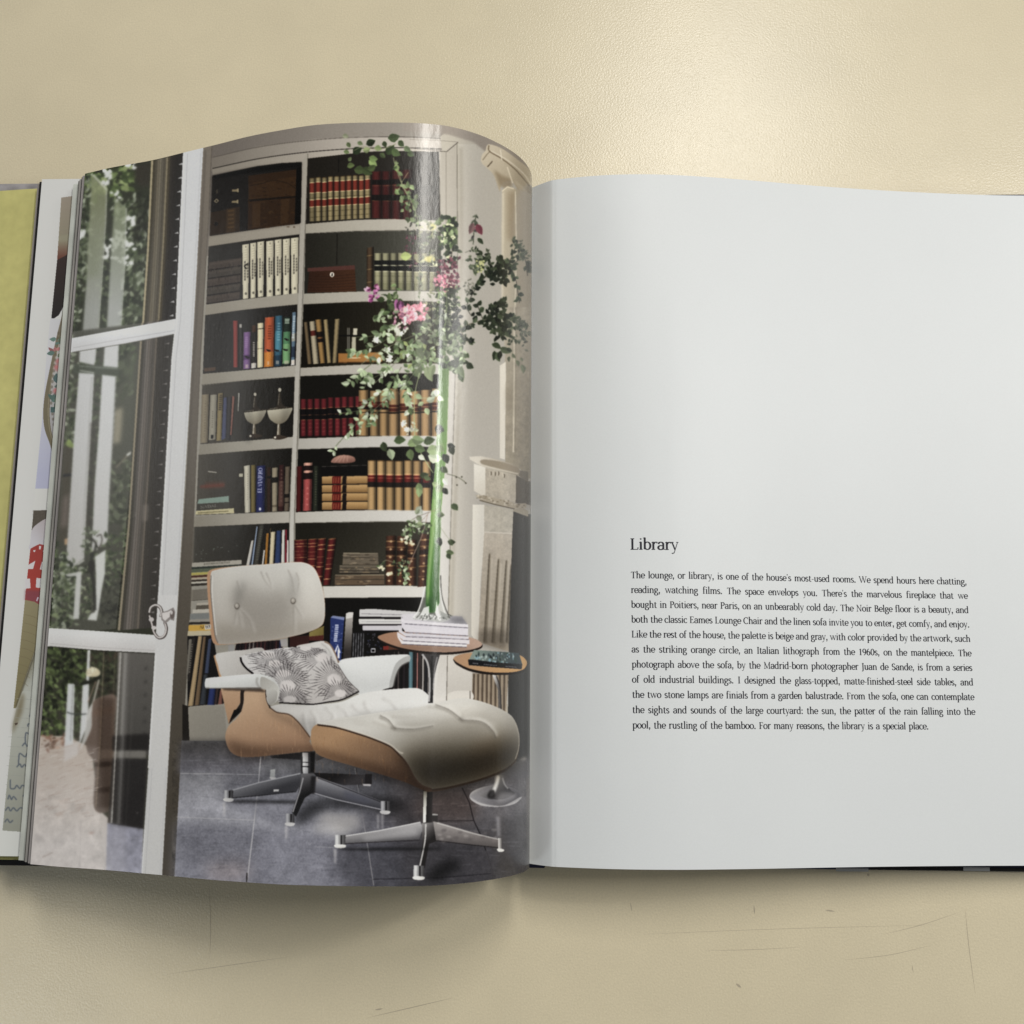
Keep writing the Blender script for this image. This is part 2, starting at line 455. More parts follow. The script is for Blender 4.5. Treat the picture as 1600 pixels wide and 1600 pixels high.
    for (x, y, k) in ((464, 752, .93), (645, 735, 1.06)):
        s.S([(x - 78 * k, y + 14), (x - 86 * k, y + 30 * k), (x - 70 * k, y + 80 * k), (x - 30 * k, y + 112 * k), (x + 5, y + 116 * k), (x + 45 * k, y + 95 * k), (x + 78 * k, y + 40 * k), (x + 82 * k, y + 2), (x, y + 4)],
            ((190, 184, 164), (122, 112, 92), (x, y), (x + 30, y + 125)))
        s.M([(x + 20, y + 10), (x + 88, y), (x + 75, y + 60), (x + 20, y + 120)], .82, 4)
        s.S([(x - 85 * k, y + 16), (x, y + 6), (x + 86 * k, y - 2), (x + 84 * k, y + 4), (x, y + 14), (x - 84 * k, y + 22)], (58, 48, 36))
        s.S([(x - 35 * k, y + 5), (x - 14 * k, y - 20 * k), (x - 6, y - 100 * k), (x + 6, y - 100 * k), (x + 14 * k, y - 30 * k), (x + 36 * k, y)], (64, 54, 44))
        s.L([(x - 4, y - 95 * k), (x - 12 * k, y - 15)], 1.2, (150, 140, 122), .7)
        s.E(x, y - 120 * k, 11 * k, 14 * k, (178, 172, 156))
        s.P([(x - 16, y + 114 * k), (x + 2, y + 114 * k), (x + 6, y + 200 * k), (x - 24, y + 200 * k)], (112, 100, 82))
        s.L([(x - 10, y + 116 * k), (x - 14, y + 195 * k)], 1.2, (214, 206, 190))
        s.S([(x - 52, y + 216 * k), (x - 28, y + 196 * k), (x + 10, y + 194 * k), (x + 55, y + 208 * k), (x + 20, y + 222 * k), (x - 20, y + 226 * k)], (74, 60, 48))
        s.E(x - 34, y + 210 * k, 8, 8, (220, 214, 200))
        s.M([(x - 86 * k, y + 20), (x - 20, y + 10), (x - 20, y + 220), (x - 86, y + 220)], .84 if k < 1 else 1, 3)
    # fifth shelf
    s.P([(118, 1204), (182, 1212), (182, 1219), (118, 1212)], (164, 160, 148))
    s.P([(100, 1285), (240, 1280), (240, 1330), (80, 1335)], (110, 70, 56), .6, 2)
    s.P([(60, 1310), (240, 1295), (238, 1318), (60, 1330)], (128, 66, 52), .7, 1)
    s.P([(50, 1412), (270, 1388), (272, 1432), (38, 1446)], (128, 150, 138))
    s.P([(40, 1446), (272, 1432), (272, 1490), (32, 1498)], (78, 74, 66))
    s.P([(28, 1498), (308, 1478), (310, 1514), (26, 1526)], (194, 184, 142))
    s.L([(42, 1512), (268, 1500)], 1.6, (120, 108, 74), .9)
    s.L([(42, 1521), (150, 1516)], .9, (150, 138, 100), .9)
    s.P([(345, 1225), (375, 1222), (375, 1246), (345, 1248)], (176, 172, 152))
    for q, c, b in (([(382, 1168), (428, 1160), (430, 1508), (388, 1512)], (184, 178, 160), ()), ([(432, 1162), (468, 1158), (468, 1506), (432, 1508)], (118, 104, 62), ()),
                    ([(476, 1168), (542, 1162), (536, 1504), (470, 1508)], (40, 46, 104), ()),
                    ([(552, 1176), (584, 1176), (584, 1502), (552, 1504)], (66, 44, 34), ((.2, .25, (30, 22, 18)),)),
                    ([(588, 1182), (632, 1178), (628, 1500), (588, 1504)], (142, 130, 108), ((.22, .34, (40, 34, 30)), (.85, .9, (110, 98, 80)))),
                    ([(640, 1160), (680, 1158), (676, 1498), (632, 1500)], (70, 36, 34), ((.35, .9, (96, 64, 56)),)),
                    ([(685, 1172), (722, 1170), (716, 1496), (678, 1500)], (104, 90, 74), ((.62, .7, (40, 32, 28)), (.8, .82, (40, 32, 28))))):
        s.book(q, c, b, edge=.75, hi=1.08)
    for k in range(9):
        s.E(658, 1200 + 28 * k, 7, 7, (120, 92, 78), .6)
    s.marks([(408, 1220), (408, 1420)], 12, 6, 8, (140, 132, 116), .6)
    s.E(500, 1484, 9, 11, (206, 206, 214))
    # sixth shelf: leaning books over the chair
    s.z('H')
    for i, (a, b, y0, y1, c) in enumerate(((95, 460, 468, 500, (166, 160, 148)), (92, 460, 500, 515, (60, 66, 60)), (92, 380, 515, 540, (96, 104, 84)), (90, 215, 542, 560, (178, 166, 84)),
                                           (90, 210, 562, 580, (92, 56, 44)), (90, 205, 578, 592, (176, 162, 140)), (90, 205, 594, 608, (70, 60, 50)), (90, 205, 610, 622, (190, 184, 170)), (88, 205, 622, 640, (64, 58, 50)))):
        s.P([(a, y0), (b, y0 - 22 * (b - a) / 365), (b, y1 - 22 * (b - a) / 365), (a - 2, y1)], c)
    s.marks([(180, 477), (375, 464)], 16, 8, 14, (104, 98, 88), .8)
    for k in range(14):
        s.E(s.r.uniform(110, 440), s.r.uniform(340, 440), 6, 4, (120, 130, 122), .5)
    for q, c in (([(530, 306), (550, 300), (520, 490), (492, 490)], (190, 186, 178)), ([(555, 295), (562, 294), (524, 490), (514, 490)], (52, 60, 78)), ([(568, 200), (580, 200), (545, 480), (528, 490)], (130, 146, 170)),
                 ([(590, 194), (628, 186), (586, 480), (548, 482)], (74, 72, 64)), ([(620, 375), (634, 375), (622, 478), (608, 478)], (196, 192, 186)), ([(640, 252), (662, 248), (648, 476), (628, 478)], (170, 112, 42)),
                 ([(674, 242), (708, 238), (694, 474), (662, 476)], (204, 190, 156)), ([(716, 232), (752, 230), (748, 468), (702, 472)], (48, 66, 112)), ([(757, 226), (778, 224), (776, 466), (750, 468)], (204, 200, 192)),
                 ([(780, 224), (796, 222), (792, 466), (776, 466)], (142, 36, 50)), ([(794, 302), (806, 300), (806, 466), (790, 466)], (210, 204, 198))):
        s.book(q, c, edge=.75, hi=1.06)
    s.marks([(604, 215), (572, 450)], 14, 16, 9, (104, 102, 92), .6)
    s.L([(672, 212), (668, 248)], 1.5, (90, 74, 50))
    # below the sixth board: stacks at the far left
    for (a, b, y0, y1, c) in ((130, 215, 764, 780, (176, 168, 154)), (125, 218, 782, 812, (100, 92, 80)), (100, 220, 812, 838, (186, 180, 168)), (80, 222, 842, 885, (124, 126, 124)), (76, 224, 888, 905, (150, 144, 134)), (74, 226, 905, 922, (58, 52, 46)),
                              (70, 232, 926, 970, (206, 160, 66)), (64, 238, 970, 1004, (190, 178, 146))):
        s.P([(a, y0), (b, y0 - 5), (b, y1 - 5), (a - 3, y1)], c)
    s.P([(60, 1008), (250, 1000), (330, 1500), (62, 1525)], (32, 28, 28))
    for q, c in (([(70, 1030), (98, 1028), (70, 1290), (52, 1290)], (118, 112, 102)), ([(100, 1020), (122, 1018), (80, 1340), (60, 1340)], (56, 50, 46)), ([(140, 1008), (172, 1006), (106, 1518), (64, 1522)], (168, 142, 104)),
                 ([(176, 1010), (200, 1008), (150, 1512), (112, 1518)], (120, 96, 70)), ([(214, 1030), (242, 1020), (218, 1280), (186, 1280)], (66, 76, 104)), ([(180, 1290), (212, 1285), (196, 1510), (150, 1512)], (62, 66, 74)),
                 ([(222, 1390), (270, 1390), (258, 1512), (206, 1514)], (44, 58, 118)), ([(272, 1390), (294, 1390), (280, 1510), (258, 1512)], (70, 54, 54)), ([(300, 1400), (318, 1420), (320, 1505), (284, 1510)], (130, 82, 70))):
        s.book(q, c, edge=.75, hi=1.06)
    s.marks([(96, 1060), (74, 1280)], 13, 9, 9, (170, 164, 150), .6)
    s.z('J')
    s.P([(110, 180), (160, 195), (160, 432), (112, 432)], (44, 38, 32))
    s.P([(150, 198), (400, 190), (425, 434), (160, 430)], ((150, 144, 132), (134, 128, 118), (150, 200), (400, 430)))
    # ------------------------------------------------ contents, right column
    s.z('D')
    s.L([(1080, 300), (1076, 420)], 1.2, (24, 20, 15))
    s.L([(1068, 870), (1064, 1100)], 1.4, (34, 30, 22))
    gold = ((0, .02, (96, 76, 46)), (.105, .12, (206, 190, 140)), (.12, .34, (132, 46, 34)), (.34, .355, (206, 190, 140)), (.46, .47, (96, 82, 50)), (.5, .515, (206, 190, 140)), (.515, .66, (126, 44, 32)), (.66, .675, (200, 182, 132)), (.78, .79, (90, 78, 48)), (.9, .91, (90, 78, 48)))
    s.row(864, 1316, 10, (462, 435), (782, 756), (140, 124, 86), gold, 4, .04)
    s.row(1322, 1620, 4, (412, 402), (757, 768), (96, 32, 30), ((.18, .28, (30, 18, 16)), (.3, .31, (140, 96, 60)), (.5, .62, (30, 18, 16)), (.62, .63, (140, 96, 60))), 4, .03)
    s.row(1620, 1800, 3, (405, 412), (768, 772), (66, 62, 58), ((.3, .5, (30, 28, 26)),), 4, .03)
    s.P([(848, 1124), (1195, 1102), (1200, 1135), (850, 1150)], (98, 56, 48))                 # wooden tea chest
    s.P([(862, 1150), (1198, 1134), (1207, 1296), (848, 1305)], ((66, 36, 22), (86, 48, 26), (860, 1150), (1100, 1300)))
    for k in range(6):
        s.L([(856, 1180 + 22 * k), (1000, 1186 + 20 * k), (1202, 1168 + 22 * k)], 1, (50, 26, 16), .5, smooth=True)
    s.E(1030, 1172, 16, 18, (222, 218, 206))
    s.P([(1026, 1162), (1034, 1162), (1036, 1184), (1024, 1184)], (44, 36, 30))
    s.book([(1286, 975), (1334, 968), (1332, 1284), (1284, 1290)], (84, 62, 42), ((.18, .2, (130, 104, 64)), (.5, .52, (130, 104, 64)), (.8, .82, (130, 104, 64))))
    s.row(1342, 1800, 8, (1012, 1020), (1282, 1292), (150, 146, 112), ((.2, .32, (24, 26, 24)), (.32, .35, (190, 186, 154)), (.35, .48, (24, 26, 24)), (.49, .51, (210, 204, 170)), (.62, .63, (104, 102, 74)), (.76, .77, (104, 102, 74)), (.8, 1, (126, 124, 92))), 4, .05)
    s.z('F')
    for q, c, b in (([(822, 110), (850, 108), (884, 416), (850, 420)], (112, 92, 64), ()), ([(862, 106), (906, 100), (936, 414), (890, 420)], (158, 146, 120), ((.22, .34, (104, 36, 28)),)),
                    ([(906, 92), (952, 88), (982, 410), (942, 414)], (148, 112, 62), ((.28, .52, (42, 26, 20)), (.4, .44, (130, 84, 44)))), ([(966, 92), (1000, 88), (1026, 408), (994, 412)], (146, 126, 86), ()),
                    ([(1050, 88), (1090, 84), (1066, 408), (1032, 412)], (138, 120, 84), ())):
        s.book(q, c, b)
    s.P([(1076, 340), (1400, 330), (1400, 405), (1074, 412)], ((166, 108, 50), (176, 124, 66), (1080, 340), (1380, 400)))
    s.L([(1145, 374), (1240, 372)], 1.2, (226, 206, 170))
    s.L([(1076, 408), (1400, 402)], 1.4, (90, 54, 24))
    for x, w in ((1152, 3), (1142, 2)):
        s.P([(x, 150), (x + w * 3, 150), (x + w * 3, 330), (x, 330)], (150, 148, 142), .8)
    s.P([(1186, 155), (1216, 155), (1214, 205), (1184, 205)], (196, 190, 168))
    s.P([(1176, 220), (1206, 220), (1204, 320), (1174, 320)], (176, 170, 146))
    s.P([(1085, 206), (1290, 204), (1290, 212), (1085, 214)], (10, 8, 6))
    s.row(798, 1300, 10, (676, 655), (954, 946), (122, 34, 40), ((.27, .42, (24, 16, 18)), (.42, .43, (150, 96, 60)), (.43, .54, (24, 16, 18)), (.25, .265, (160, 110, 70)), (.545, .555, (160, 110, 70)), (.97, 1, (70, 18, 24))), 4, .07)
    for k in range(10):
        for j in range(3):
            s.P([(808 + 50 * k, 855 + 30 * j - k), (830 + 50 * k, 852 + 30 * j - k), (830 + 50 * k, 858 + 30 * j - k), (808 + 50 * k, 861 + 30 * j - k)], (160, 76, 72), .5)
    tan = (172, 134, 86)
    tb = ((.25, .37, (112, 34, 26)), (.37, .42, (40, 26, 20)), (.3, .31, (196, 150, 96)), (.48, .5, (50, 34, 24)))
    s.row(1226, 1300, 1, (610, 608), (946, 946), tan, tb)
    s.row(1308, 1520, 3, (606, 606), (945, 945), (178, 140, 92), tb, 8, .03)
    s.row(1448, 1840, 5, (612, 604), (944, 948), (180, 142, 96), ((.3, .45, (96, 40, 28)), (.36, .37, (190, 150, 100)), (.47, .5, (36, 24, 18))), 10, .05)
    s.book([(772, 1172), (816, 1166), (808, 1500), (766, 1504)], (92, 22, 22))
    s.book([(822, 1145), (888, 1142), (880, 1496), (814, 1500)], (168, 72, 70), ((0, .06, (206, 150, 130)), (.06, .16, (44, 22, 22)), (.16, .21, (206, 150, 130)), (.21, .34, (44, 22, 22))))
    s.book([(894, 1168), (934, 1166), (930, 1494), (886, 1498)], (48, 52, 40))
    s.marks([(912, 1200), (908, 1460)], 14, 12, 8, (98, 98, 76), .7)
    s.marks([(850, 1310), (846, 1470)], 4, 14, 12, (206, 120, 112), .6)
    s.S([(1022, 1140), (1040, 1110), (1090, 1088), (1150, 1088), (1194, 1104), (1196, 1136), (1130, 1148), (1060, 1146)], ((176, 130, 112), (128, 84, 72), (1100, 1090), (1110, 1150)))
    for k in range(4):
        s.L([(1050 + 30 * k, 1140), (1090 + 18 * k, 1094)], .8, (206, 166, 146), .6)
    s.P([(950, 1172), (1288, 1160), (1288, 1236), (950, 1240)], (20, 16, 14))
    s.L([(955, 1172), (1285, 1162)], .8, (110, 104, 98), .8)
    for k, y in enumerate((1244, 1308, 1370, 1434)):
        s.P([(954, y + 6), (964, y), (1288, y - 4), (1292, y + 2), (1292, y + 54), (956, y + 56)], ((188, 148, 94), (136, 98, 54), (1100, y), (1100, y + 58)))
        s.P([(1032, y), (1096, y - 2), (1092, y + 56), (1030, y + 57)], (122, 30, 26))
        s.P([(1108, y), (1136, y - 1), (1134, y + 55), (1104, y + 56)], (34, 22, 20))
        for x in (1044, 1060, 1078):
            s.L([(x, y + 8), (x - 3, y + 48)], 1, (196, 120, 70), .7)
        s.L([(954, y + 58), (1292, y + 56)], 1.2, (44, 30, 20))
    s.row(1292, 1760, 7, (1126, 1128), (1490, 1496), (176, 140, 92), ((.27, .3, (206, 160, 110)), (.3, .44, (122, 32, 28)), (.35, .36, (210, 150, 110)), (.44, .54, (44, 32, 28)), (0, .02, (120, 88, 52))), 4, .05)
    s.z('H')
    for q in ([(848, 300), (942, 294), (940, 500), (846, 500)], [(948, 294), (1022, 288), (1014, 520), (940, 520)], [(1022, 290), (1082, 284), (1052, 610), (1000, 610)], [(1098, 290), (1156, 284), (1108, 630), (1056, 634)]):
        s.book(q, (108, 32, 32), ((0, .03, (140, 88, 56)), (.14, .16, (186, 140, 90)), (.24, .26, (186, 140, 90)), (.42, .43, (170, 120, 80)), (.55, .56, (170, 120, 80)), (.64, .66, (186, 140, 90)), (.86, .88, (186, 140, 90))))
    for q, c in (([(1206, 396), (1462, 398), (1466, 486), (1200, 486)], (110, 98, 82)), ([(1180, 490), (1468, 490), (1470, 548), (1176, 548)], (98, 88, 74)), ([(1146, 558), (1508, 556), (1508, 632), (1142, 634)], (106, 86, 66))):
        s.P(q, c)
        for i in range(26):
            a, b = np.array(q).min(0), np.array(q).max(0)
            s.E(s.r.uniform(a[0] + 10, b[0] - 20), s.r.uniform(a[1] + 8, b[1] - 6), s.r.uniform(6, 30), s.r.uniform(2, 7), s.r.choice(((74, 64, 52), (146, 128, 104), (150, 126, 92), (88, 76, 62))), .55)
        s.L([q[3], q[2]], 1.4, (46, 38, 30))
        s.L([q[0], q[1]], 1.2, (160, 146, 122), .8)
        s.L([(q[0][0], q[0][1] + 34), (q[1][0], q[1][1] + 34)], .9, (58, 50, 42), .8)
    s.z('I')
    for q in ([(204, 270), (276, 268), (270, 630), (200, 632)], [(284, 272), (356, 270), (350, 630), (276, 632)], [(362, 300), (428, 298), (424, 634), (356, 634)], [(455, 258), (525, 255), (500, 640), (436, 646)]):
        s.book(q, (92, 54, 38), ((.1, .12, (176, 136, 86)), (.22, .24, (150, 112, 72)), (.3, .38, (56, 34, 26)), (.4, .42, (150, 112, 72)), (.6, .62, (176, 136, 86)), (.8, .81, (150, 112, 72))))
        m = (q[0][0] + q[1][0]) / 2
        for k in range(6):
            y = q[0][1] + 40 + 58 * k
            s.P([(m - 12 - k * 3, y), (m - k * 3, y - 10), (m + 12 - k * 3, y), (m - k * 3, y + 10)], (214, 180, 130), .75)
    # bottom shelf: dark upright books and lying white ones
    s.z('H')
    s.P([(955, 980), (1065, 930), (1062, 1040), (955, 1040)], ((148, 132, 70), (110, 94, 44), (960, 960), (1060, 1040)))
    s.P([(955, 1010), (1062, 1000), (1062, 1040), (955, 1040)], (96, 40, 34))
    s.P([(812, 1010), (955, 1000), (955, 1080), (812, 1085)], (70, 34, 30))
    s.P([(420, 1060), (760, 1035), (760, 1110), (410, 1110)], (44, 28, 30))
    for k in range(12):
        s.P([(430 + 28 * k, 1062 - 2 * k), (440 + 28 * k, 1060 - 2 * k), (436 + 28 * k, 1110), (426 + 28 * k, 1110)], s.r.choice(((84, 44, 44), (120, 112, 108), (40, 48, 86), (26, 20, 22))))
    s.P([(1112, 870), (1130, 858), (1215, 870), (1190, 1190), (1106, 1160)], (40, 56, 122))
    for k in range(40):
        s.E(s.r.uniform(1120, 1200), s.r.uniform(880, 1170), 6, 4, s.r.choice(((80, 100, 160), (24, 34, 88), (130, 140, 180))), .6)
    s.marks([(1160, 920), (1148, 1050)], 9, 26, 9, (214, 216, 226), .9)
    s.L([(1145, 1130), (1165, 1075), (1180, 1130)], 3, (220, 222, 230))
    s.L([(1172, 1105), (1172, 1170)], 3, (220, 222, 230))
    s.P([(1112, 870), (1130, 855), (1218, 866), (1212, 890)], (150, 158, 190), .7)
    s.P([(1226, 840), (1280, 832), (1262, 1180), (1204, 1190)], ((172, 166, 160), (60, 54, 52), (1250, 850), (1240, 1120)))
    s.P([(1226, 840), (1250, 830), (1282, 832), (1276, 870), (1226, 880)], (206, 202, 198))
    s.P([(1275, 980), (1365, 975), (1362, 1160), (1272, 1168)], (30, 28, 30))
    for k in range(5):
        s.L([(1284 + 18 * k, 985), (1278 + 18 * k, 1160)], 1.2, (140, 140, 146), .8)
    for k in range(60):
        s.E(s.r.uniform(1380, 1490), s.r.uniform(990, 1140), 6, 5, s.r.choice(((26, 30, 60), (64, 70, 104), (20, 20, 26), (100, 100, 120))), .6)
    s.L([(1412, 1100), (1440, 1100), (1440, 1125), (1412, 1125), (1412, 1100)], 1.4, (210, 210, 216))
    s.P([(1326, 810), (1420, 806), (1780, 830), (1780, 866), (1325, 864)], (196, 194, 194))
    s.P([(1320, 880), (1640, 882), (1640, 918), (1322, 920)], (206, 204, 202))
    s.P([(1348, 930), (1640, 928), (1640, 964), (1350, 968)], (196, 192, 198))
    s.L([(1326, 868), (1640, 874)], 1.8, (40, 34, 42))
    s.L([(1322, 922), (1640, 922)], 1.8, (50, 42, 50))
    s.L([(1346, 928), (1346, 968), (1640, 968)], 1.6, (30, 26, 32))
    s.L([(1340, 900), (1640, 902)], .9, (150, 148, 152))
    s.L([(1340, 842), (1640, 850)], 1.1, (120, 114, 122), .8)
    s.P([(1500, 1080), (1540, 1078), (1538, 1145), (1500, 1148)], (140, 44, 36))
    s.P([(1540, 1078), (1640, 1080), (1640, 1146), (1538, 1146)], (104, 62, 44))
    s.z('I')
    s.P([(130, 1110), (540, 1100), (545, 1500), (200, 1500)], (34, 28, 28))
    for x, c, w in ((372, (84, 118, 128), 34), (412, (46, 40, 42), 18), (430, (166, 110, 104), 12), (446, (58, 46, 46), 20), (470, (150, 144, 140), 16), (490, (30, 28, 36), 22), (512, (130, 124, 120), 8), (330, (44, 36, 40), 20), (290, (84, 74, 72), 14), (310, (26, 22, 24), 12), (262, (60, 52, 52), 10)):
        s.book([(x, 1120), (x + w, 1120), (x + w - 4, 1470), (x - 4, 1470)], c, edge=.7, hi=1.1)
    # ------------------------------------------------ right side of the cabinet, wall and fireplace
    s.z('P')
    s.P([(688, 214), (706, 196), (870, 190), (870, 1400), (700, 1400), (690, 1105), (706, 760), (712, 560), (712, 400)], (188, 180, 164))
    s.P([(716, 225), (870, 225), (870, 1100), (700, 1100), (706, 760), (713, 560), (716, 400)], ((196, 189, 174), (206, 200, 188), (760, 300), (760, 900)))
    s.P([(630, 165), (740, 165), (870, 250), (870, 420), (830, 330), (790, 262), (740, 222), (700, 210), (630, 205)], ((150, 140, 130), (164, 152, 138), (640, 200), (800, 260)), 1, 1)
    s.P([(686, 236), (696, 236), (712, 222), (716, 400), (713, 560), (706, 760), (697, 1100), (676, 1100), (681, 930), (690, 700), (692, 560)], ((180, 172, 158), (208, 204, 198), (700, 250), (690, 900)))
    s.L([(697, 238), (697, 400), (694, 560), (689, 720), (683, 900), (680, 1000)], 1, (104, 95, 82), .55)
    s.L([(714, 224), (715, 400), (712, 560), (706, 760), (701, 930), (697, 1090)], 1.3, (96, 88, 76), .7)
    s.L([(720, 230), (721, 400), (718, 560), (712, 760), (706, 930), (702, 1080)], 6, (160, 151, 134), .5, soft=2)
    s.L([(716, 222), (698, 237), (686, 236)], 1.2, (84, 76, 66), .9)
    s.L([(640, 231), (690, 236)], 1.2, (90, 82, 72), .8)
    s.L([(640, 218), (680, 219), (716, 222)], 1, (130, 120, 108), .7)
    s.M([(722, 190), (900, 190), (900, 1110), (712, 1110)], (.84, .84, .85), 14, False)  # wall colour toned down to offset the lamp light on the curl
    # upper stone bracket and pilaster
    s.z('E')
    s.S([(862, 215), (960, 245), (1080, 330), (1180, 420), (1230, 560), (1230, 700), (1130, 620), (1060, 520), (1030, 480), (960, 500), (945, 560), (900, 440), (850, 388), (810, 345), (815, 290), (840, 262)], ((186, 174, 152), (150, 136, 112), (860, 250), (1160, 560)))
    s.L([(865, 222), (870, 265), (960, 320), (1060, 400), (1165, 520)], 2.2, (112, 96, 74), .8, smooth=True)
    s.L([(880, 262), (1000, 330), (1120, 430), (1180, 520)], 2, (206, 196, 176), .7, smooth=True)
    s.L([(855, 380), (892, 338)], 2, (96, 82, 64), .9)
    s.L([(820, 330), (850, 290), (872, 268)], 1.6, (120, 106, 84), .8)
    s.L([(950, 255), (960, 330)], 1.8, (214, 204, 184), .7)
    s.P([(900, 400), (960, 440), (1030, 470), (1040, 520), (985, 540), (945, 520)], (126, 108, 82), .7, 2)
    s.L([(1000, 380), (1020, 440), (1040, 500)], 2.2, (210, 198, 174), .7, smooth=True)
    for k in range(5):
        s.L([(1060 + 12 * k, 540 - 60 + 10 * k), (1110 + 10 * k, 580), (1160, 660 + 10 * k)], 1.6, (190, 178, 156), .35, soft=1, smooth=True)
    s.P([(962, 560), (1000, 520), (1065, 545), (1068, 700), (1066, 1500), (980, 1700), (960, 1100)], ((178, 166, 142), (170, 160, 140), (980, 600), (1040, 1400)))
    s.P([(1000, 560), (1062, 560), (1060, 960), (1000, 900)], (140, 122, 96), .7, 4)
    s.P([(1066, 540), (1240, 600), (1400, 600), (1400, 1700), (1066, 1700)], (160, 149, 130))
    s.L([(1060, 560), (1066, 900), (1064, 1200), (1052, 1600)], 1.8, (214, 204, 182), .9)
    s.L([(970, 570), (968, 900), (965, 1300), (960, 1600)], 3.2, (204, 194, 172), .8, soft=1)
    s.L([(962, 560), (1000, 528), (1050, 540)], 2, (210, 198, 172), .9)
    s.z('G')
    s.P([(1085, 0), (1500, 0), (1500, 1290), (1250, 1260), (1190, 1190), (1080, 1150), (1078, 400)], ((164, 154, 136), (150, 140, 122), (1100, 100), (1240, 900)))
    s.P([(1040, 430), (1085, 400), (1078, 1120), (1040, 1110)], ((214, 207, 193), (208, 202, 190), (1060, 430), (1060, 1100)))
    s.L([(1148, 0), (1145, 600), (1140, 1065)], 2.2, (208, 198, 178), .95)
    s.L([(1158, 0), (1155, 600), (1150, 1060)], 1.5, (120, 110, 92), .5, soft=1)
    s.cloud([(1085, 0), (1260, 0), (1250, 1200), (1080, 1140)], .025, 3)
    s.P([(1085, 600), (1140, 560), (1138, 760), (1085, 760)], (132, 120, 100), .4, 4)
    # mantel block
    s.P([(815, 1100), (900, 1095), (1000, 1115), (1160, 1160), (1190, 1200), (1180, 1240), (905, 1170), (820, 1120)], ((206, 199, 186), (150, 139, 122), (880, 1100), (1150, 1200)))
    s.S([(900, 1125), (960, 1122), (1080, 1145), (1170, 1180), (1185, 1212), (1100, 1200), (960, 1168), (905, 1150)], (146, 134, 116))
    s.L([(905, 1160), (1000, 1186), (1175, 1226)], 1.6, (196, 188, 172), .9)
    s.P([(850, 1150), (935, 1180), (935, 1400), (850, 1350)], ((216, 211, 200), (196, 189, 176), (860, 1180), (930, 1380)))
    s.P([(935, 1180), (1160, 1235), (1156, 1440), (935, 1400)], (172, 163, 148))
    s.cloud([(935, 1180), (1160, 1235), (1156, 1440), (935, 1400)], .03, 2)
    for x, y in ((975, 1222), (1005, 1226), (1030, 1222), (1072, 1240)):
        s.E(x, y, 7, 16, (96, 86, 72), .8)
        s.E(x - 6, y, 4, 16, (206, 198, 182), .7)
    s.P([(1160, 1235), (1250, 1280), (1500, 1280), (1500, 1480), (1156, 1440)], (104, 96, 86))
    s.P([(1190, 1200), (1250, 1210), (1250, 1290), (1180, 1240)], (122, 113, 100))
    s.P([(860, 1380), (935, 1385), (1100, 1425), (1160, 1445), (1235, 1440), (1235, 1475), (1150, 1480), (930, 1435), (880, 1405)], (166, 155, 136))
    for k in range(46):
        t = s.r.random()
        s.E(870 + 350 * t, 1392 + 68 * t + s.r.uniform(-14, 22), s.r.uniform(5, 12), s.r.uniform(3, 8), s.r.choice(((120, 108, 90), (200, 190, 172), (148, 136, 116))), .7)
    s.L([(890, 1420), (1000, 1450), (1150, 1484)], 1.6, (96, 86, 70), .8)
    s.z('I')
    s.P([(840, 40), (925, 40), (930, 240), (900, 600), (880, 1060), (830, 1000)], ((214, 209, 197), (208, 202, 190), (850, 100), (860, 900)))
    s.P([(925, 40), (1140, 75), (1135, 250), (925, 240)], (182, 175, 160))
    s.P([(925, 240), (1135, 250), (1105, 1120), (880, 1050)], ((184, 174, 158), (164, 152, 134), (1000, 260), (1000, 1000)))
    s.cloud([(925, 40), (1140, 75), (1105, 1120), (880, 1050)], .025, 2)
    s.L([(930, 242), (1130, 252)], 2, (206, 198, 184), .9)
    for a, b, y in ((968, 925, 390), (1034, 985, 430), (1092, 1045, 440), (1128, 1090, 470)):
        s.P([(a - 8, y + 30), (a, y), (a + 10, y + 26), (b + 26, 1060), (b - 2, 1060)], ((128, 117, 99), (176, 165, 147), (a - 16, 700), (a + 14, 700)), 1, .8)
        s.L([(a - 4, y + 10), (a - 8, y + 60), (b - 2, 1055)], 1.8, (84, 74, 60), .75, soft=.7)
        s.L([(a + 14, y + 40), (b + 24, 1050)], 1.8, (204, 194, 177), .6, soft=.8)
    s.P([(890, 960), (1100, 960), (1100, 1130), (880, 1060)], (70, 60, 50), .45, 5)
    s.P([(1140, 75), (1250, 110), (1500, 110), (1500, 1930), (1095, 1930), (1105, 1120), (1130, 300)], ((76, 73, 69), (56, 55, 54), (1180, 150), (1180, 1400)))
    s.P([(1140, 75), (1210, 60), (1250, 90), (1250, 130), (1140, 90)], (160, 150, 132))
    # below the small table
    s.P([(650, 1140), (830, 1190), (850, 1620), (640, 1620)], ((200, 195, 187), (180, 174, 166), (700, 1200), (700, 1550)))
    s.P([(840, 1280), (1105, 1290), (1080, 1620), (830, 1620)], (132, 116, 98))
    for k in range(8):
        x = 850 + 32 * k
        s.L([(x, 1285), (x - 4, 1600)], 2.4, (76, 62, 50), .8, soft=.6)
        s.L([(x + 14, 1285), (x + 10, 1600)], 2.2, (178, 162, 140), .6, soft=.6)
    s.S([(640, 1450), (680, 1420), (730, 1408), (830, 1415), (830, 1480), (640, 1500)], (204, 199, 191))
    s.L([(820, 1410), (822, 1480)], 1, (60, 52, 46))
    s.P([(595, 1140), (655, 1150), (648, 1480), (565, 1500)], ((196, 191, 184), (206, 202, 196), (620, 1150), (600, 1480)))
    s.L([(655, 1150), (648, 1480)], 1.2, (80, 72, 64), .8)
    s.M([(880, 0), (1240, 0), (1240, 1080), (840, 1080)], (.93, .93, .94), 6, False)
    s.z('P')
